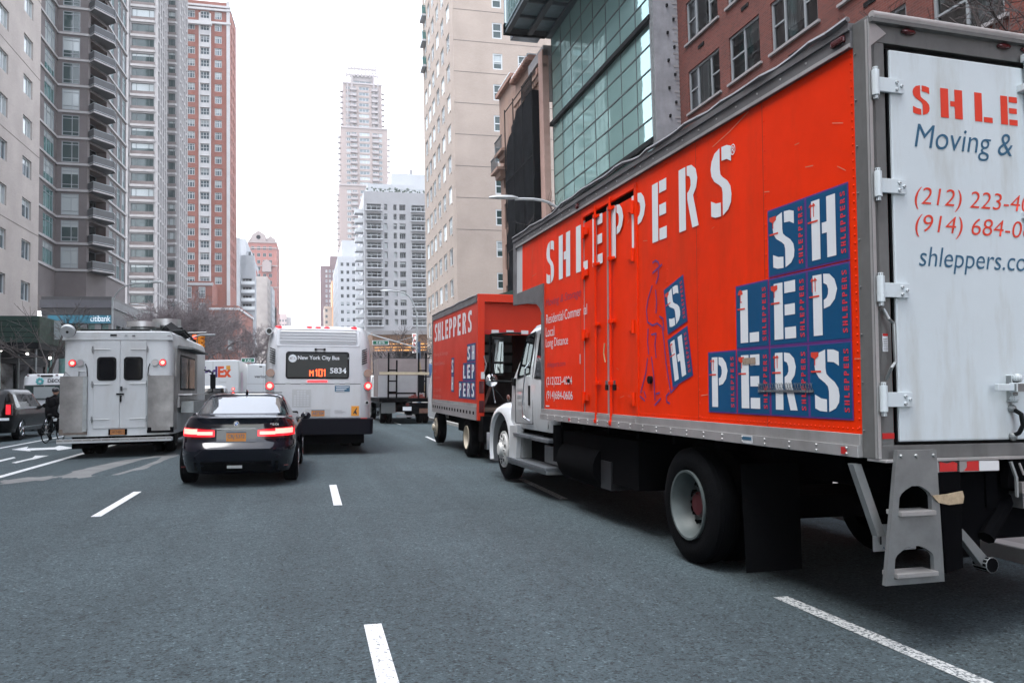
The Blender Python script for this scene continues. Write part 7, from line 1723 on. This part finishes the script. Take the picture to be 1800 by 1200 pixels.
for i in range(5):
    b = MB(); b.cyl((-.2, .3 + i * 3.1, -.1), (-.2, .3 + i * 3.1, zb_ - .35), .06, STEEL, n=8); b.build('pole', SH)
    b = MB(); b.cyl((-3.0, .3 + i * 3.1, -.1), (-3.0, .3 + i * 3.1, zb_ - .35), .06, STEEL, n=8); b.build('pole', SH)
LAMPW = M('lit white bulb', (1, 1, 1), .3, emit=((1, .95, .85), 2))
for (u, v, d) in ((48, 622, 45), (88, 629, 46), (2, 615, 45)):
    q = wD(u, v, d); b = MB(); b.ball(q - o, .075, LAMPW, 6); b.cyl(q - o + Vector((0, 0, .05)), q - o + Vector((0, 0, .3)), .015, DARKMETAL, n=5); b.build('lamp', SH)
b = MB(); q = wD(101, 580, 46.5); b.box((q.x - .35, q.y, q.z - .55), (q.x + .3, q.y + .03, q.z + .55), GLASSL); bo_ = b.build('notice_board', None); tag(bo_, 'pale notice board on the end of the dark green hoarding', 'sign')
b = MB(); q0 = wD(118, 575, 50); b.ext([Vector((q0.x, q0.y, q0.z - .9)), Vector((q0.x + 2.2, q0.y + 9, q0.z - 1.5)), Vector((q0.x + 2.2, q0.y + 9, q0.z - .9)), Vector((q0.x, q0.y, q0.z + .1))], (.05, 0, 0), M('olive awning', (.10, .11, .075), .8)); aw = b.build('awning', None); tag(aw, 'olive shop awning beneath the bank sign, right of the hoarding', 'awning')
q1, q2 = wD(860, 526, 48), wD(906, 508, 48); b = MB(); b.ext([Vector((q1.x - .6, q1.y, q1.z - 1.2)), Vector((q1.x - .6, q1.y, q1.z)), Vector((q2.x, q1.y, q2.z)), Vector((q2.x, q1.y, q1.z - 1.2))], (0, 3.2, 0), M('bottle green canvas', (.02, .045, .035), .85)); aw = b.build('awning', None); tag(aw, 'bottle green canvas awning over the pavement behind the second orange truck', 'awning')
# dark shopfront under the hoarding
SF = thing('shopfront', 'dark shopfront in the shade under the hoarding', 'shop', Vector((XB + .3, 52, 0)))
b = MB(); b.box((0, -22, 0), (.1, 17, 3.8), GLASSD)
for i in range(13): b.box((.1, -22 + i * 3.2, 0), (.2, -21.8 + i * 3.2, 3.8), DARKMETAL)
b.build('glazing', SF); b = MB(); b.box((0, -22, 3.8), (.25, 17, 4.6), DARKMETAL); b.build('fascia', SF)
# ------------------------------------------------------------------ street lamps, signals, signs
LAMPM = M('lamp post grey', (.34, .36, .37), .45, .4)
def street_lamp(label, base, h, arm, head, parts=8):
    """base, pole height, arm end point (world)"""
    t = thing('street_lamp', label, 'street lamp', base, 'street lamps'); e = head - base
    b = MB(); b.cyl((0, 0, 0), (0, 0, h), .10, LAMPM, r1=.06, n=10); b.cyl((0, 0, 0), (0, 0, .8), .16, LAMPM, r1=.12, n=10); b.build('post', t, smooth=50)
    b = MB(); p0, p3 = Vector((0, 0, h - .3)), e; p1 = p0 + Vector((e.x * .15, e.y * .15, (e.z - h) * .8 + .6)); p2 = p3 - Vector((e.x * .45, e.y * .45, -.02))
    b.tube([p0 * (1 - s) ** 3 + p1 * 3 * s * (1 - s) ** 2 + p2 * 3 * s * s * (1 - s) + p3 * s ** 3 for s in [i / parts for i in range(parts + 1)]], .045, LAMPM, 6); b.build('arm', t, smooth=50)
    b = MB(); d = Vector((e.x, e.y, 0)).normalized(); b.loft([[e + d * s + Vector((0, 0, .03)) + Vector((-d.y, d.x, 0)) * wv * c + Vector((0, 0, 1)) * hv * sn for c, sn in ((1, 0), (.7, .7), (0, 1), (-.7, .7), (-1, 0), (0, -.5))] for s, wv, hv in ((-.1, .05, .05), (.1, .16, .10), (.6, .18, .10), (.85, .06, .04))], LAMPM, caps=True); b.build('lamp_head', t, smooth=50)
    return t
g0 = wD(197, 640, 58); hd = wD(268, 497, 58); street_lamp('grey street lamp rising through the bank front, arm to the right', Vector((g0.x, g0.y, .1)), wD(197, 525, 58).z, None, hd)
g0 = wD(269, 640, 88); hd = wD(243, 536, 88); street_lamp('small street lamp before the grey tower, arm to the left', Vector((g0.x, g0.y, .1)), wD(269, 556, 88).z, None, hd)
g0 = wD(734, 640, 62); hd = wD(688, 512, 62); street_lamp('tall street lamp at the corner right of the bus, arm over the street', Vector((g0.x, g0.y, -.1)), wD(734, 545, 62).z, None, hd)
g0 = wD(1010, 640, 26); hd = wD(905, 350, 26); street_lamp('street lamp whose head shows above the big lorry roof', Vector((g0.x, g0.y, -.1)), wD(1010, 392, 26).z, None, hd)
SIG = M('signal yellow', (.70, .26, .01), .45); SIGR = M('lit red signal', (1, .05, .03), .3, emit=((1, .04, .02), 1.6))
def signal(label, c, yaw, lit=True, side=False):
    t = thing('traffic_light', label, 'traffic light', Matrix.Translation(c) @ Matrix.Rotation(yaw, 4, 'Z'), 'traffic lights')
    b = MB(); b.box((-.17, -.10, -.5), (.17, .12, .5), SIG); b.build('housing', t, bevel=.03)
    for i, z in enumerate((.33, 0, -.33)):
        v = MB(); v.cyl((0, -.10, z), (0, -.30, z + .0), .15, SIG, r1=.15, n=14, caps=False); v.build('visor', t)
        v = MB(); v.cyl((0, -.101, z), (0, -.12, z), .13, SIGR if (i == 0 and lit) else DARKMETAL, n=14); v.build('lens', t)
    return t
c0 = wD(342, 600, 60); signal('yellow traffic light showing red above the food truck', c0, R(5)); c1 = wD(352, 600, 60.3); signal('yellow traffic light turned sideways, right of the red one', c1, R(70), False)
MA = thing('signal_mast', 'thin mast arm carrying the two yellow traffic lights', 'mast', Vector((c0.x - 5, c0.y + .3, 0)))
b = MB(); b.cyl((0, 0, 0), (0, 0, c0.z + .4), .09, LAMPM, r1=.07, n=8); b.tube([(0, 0, c0.z + .1), (2.4, 0, c0.z + .62), (5.8, .0, c0.z + .70)], .05, LAMPM, 6); b.cyl((5.0, 0, c0.z + .5), (5.0, 0, c0.z + .69), .03, LAMPM, n=6); b.build('post', MA)
# mast with the street name sign on the right
g0 = wD(737, 640, 60); A1, A0 = wD(646, 586, 60), wD(737, 612, 60)
MS = thing('signal_mast', 'sloping mast arm reaching left from the corner pole', 'mast', Vector((g0.x, g0.y, -.1)))
b = MB(); o = Vector((g0.x, g0.y, -.1)); b.cyl((0, 0, 0), (0, 0, A0.z + .6), .12, M('blue grey post', (.05, .08, .13), .5), n=8); b.build('post', MS); b = MB(); b.tube([A0 - o, A1 - o], .045, LAMPM, 6); b.tube([A0 - o + Vector((0, 0, 1)), (A1 * .45 + A0 * .55) - o], .015, LAMPM, 5); b.build('arm', MS)
GSIGN = M('street sign green', (.0, .13, .07), .4)
def green_sign(label, c, wd, hh, s):
    b = MB(); b.box((-wd / 2, -.03, -hh / 2), (wd / 2, .01, hh / 2), WHITEINK); b.box((-wd / 2 + .04, -.035, -hh / 2 + .04), (wd / 2 - .04, -.031, hh / 2 - .04), GSIGN)
    t = thing('street_sign', label, 'sign', c); b.build('panel', t); text(s, WHITEINK, t, (0, -.035, -hh * .24), (1, 0, 0), (0, 0, 1), width=wd * .5, height=hh * .48, align='CENTER', depth=.004, off=.02); return t
green_sign('green street name sign hung from the mast arm right of the bus', wD(669, 602, 59.6), 1.2, .34, 'E 63 St'); green_sign('small green street sign above the plain white box van', wD(436, 633, 62), 1.0, .34, '3 Av')
# PARK sign
PKR = M('park sign red', (.55, .03, .02), .5, emit=((.9, .08, .05), .05)); PKW = M('park sign white', (.85, .85, .85), .5, emit=((1, 1, 1), .08))
c = wD(728.5, 603, 88); t = thing('parking_sign', 'vertical red and white PARK sign on the garage corner', 'sign', c); sc_ = 88 / FPX
b = MB(); b.box((-3.6 * sc_, -.1, -17 * sc_), (3.6 * sc_, .1, 17 * sc_), PKW); b.box((-1.6, .1, -17 * sc_ - .2), (4, .3, -17 * sc_ - .01), DARKMETAL); b.box((-.06, -.05, -17 * sc_ - 5), (.06, .05, -17 * sc_), DARKMETAL); b.build('panel', t)
for i, ch in enumerate('PARK'): text(ch, PKR, t, (0, -.1, (9.5 - 8 * i) * sc_), (1, 0, 0), (0, 0, 1), width=4.6 * sc_, height=6.2 * sc_, align='CENTER', depth=.01, off=.04)
# ------------------------------------------------------------------ thin city air
hz = bpy.data.materials.new('haze air'); hz.use_nodes = True; hn = hz.node_tree; hn.nodes.clear()
ho = hn.nodes.new('ShaderNodeOutputMaterial'); hv = hn.nodes.new('ShaderNodeVolumePrincipled')
hv.inputs['Color'].default_value = (.95, .97, 1, 1); hv.inputs['Density'].default_value = .00024; hv.inputs['Anisotropy'].default_value = .2
hn.links.new(hv.outputs[0], ho.inputs['Volume'])
b = MB(); b.box((-1000, -100, -2), (1000, 1600, 260), hz); ho_ = b.build('haze'); ho_['kind'] = 'stuff'
bpy.context.view_layer.update()
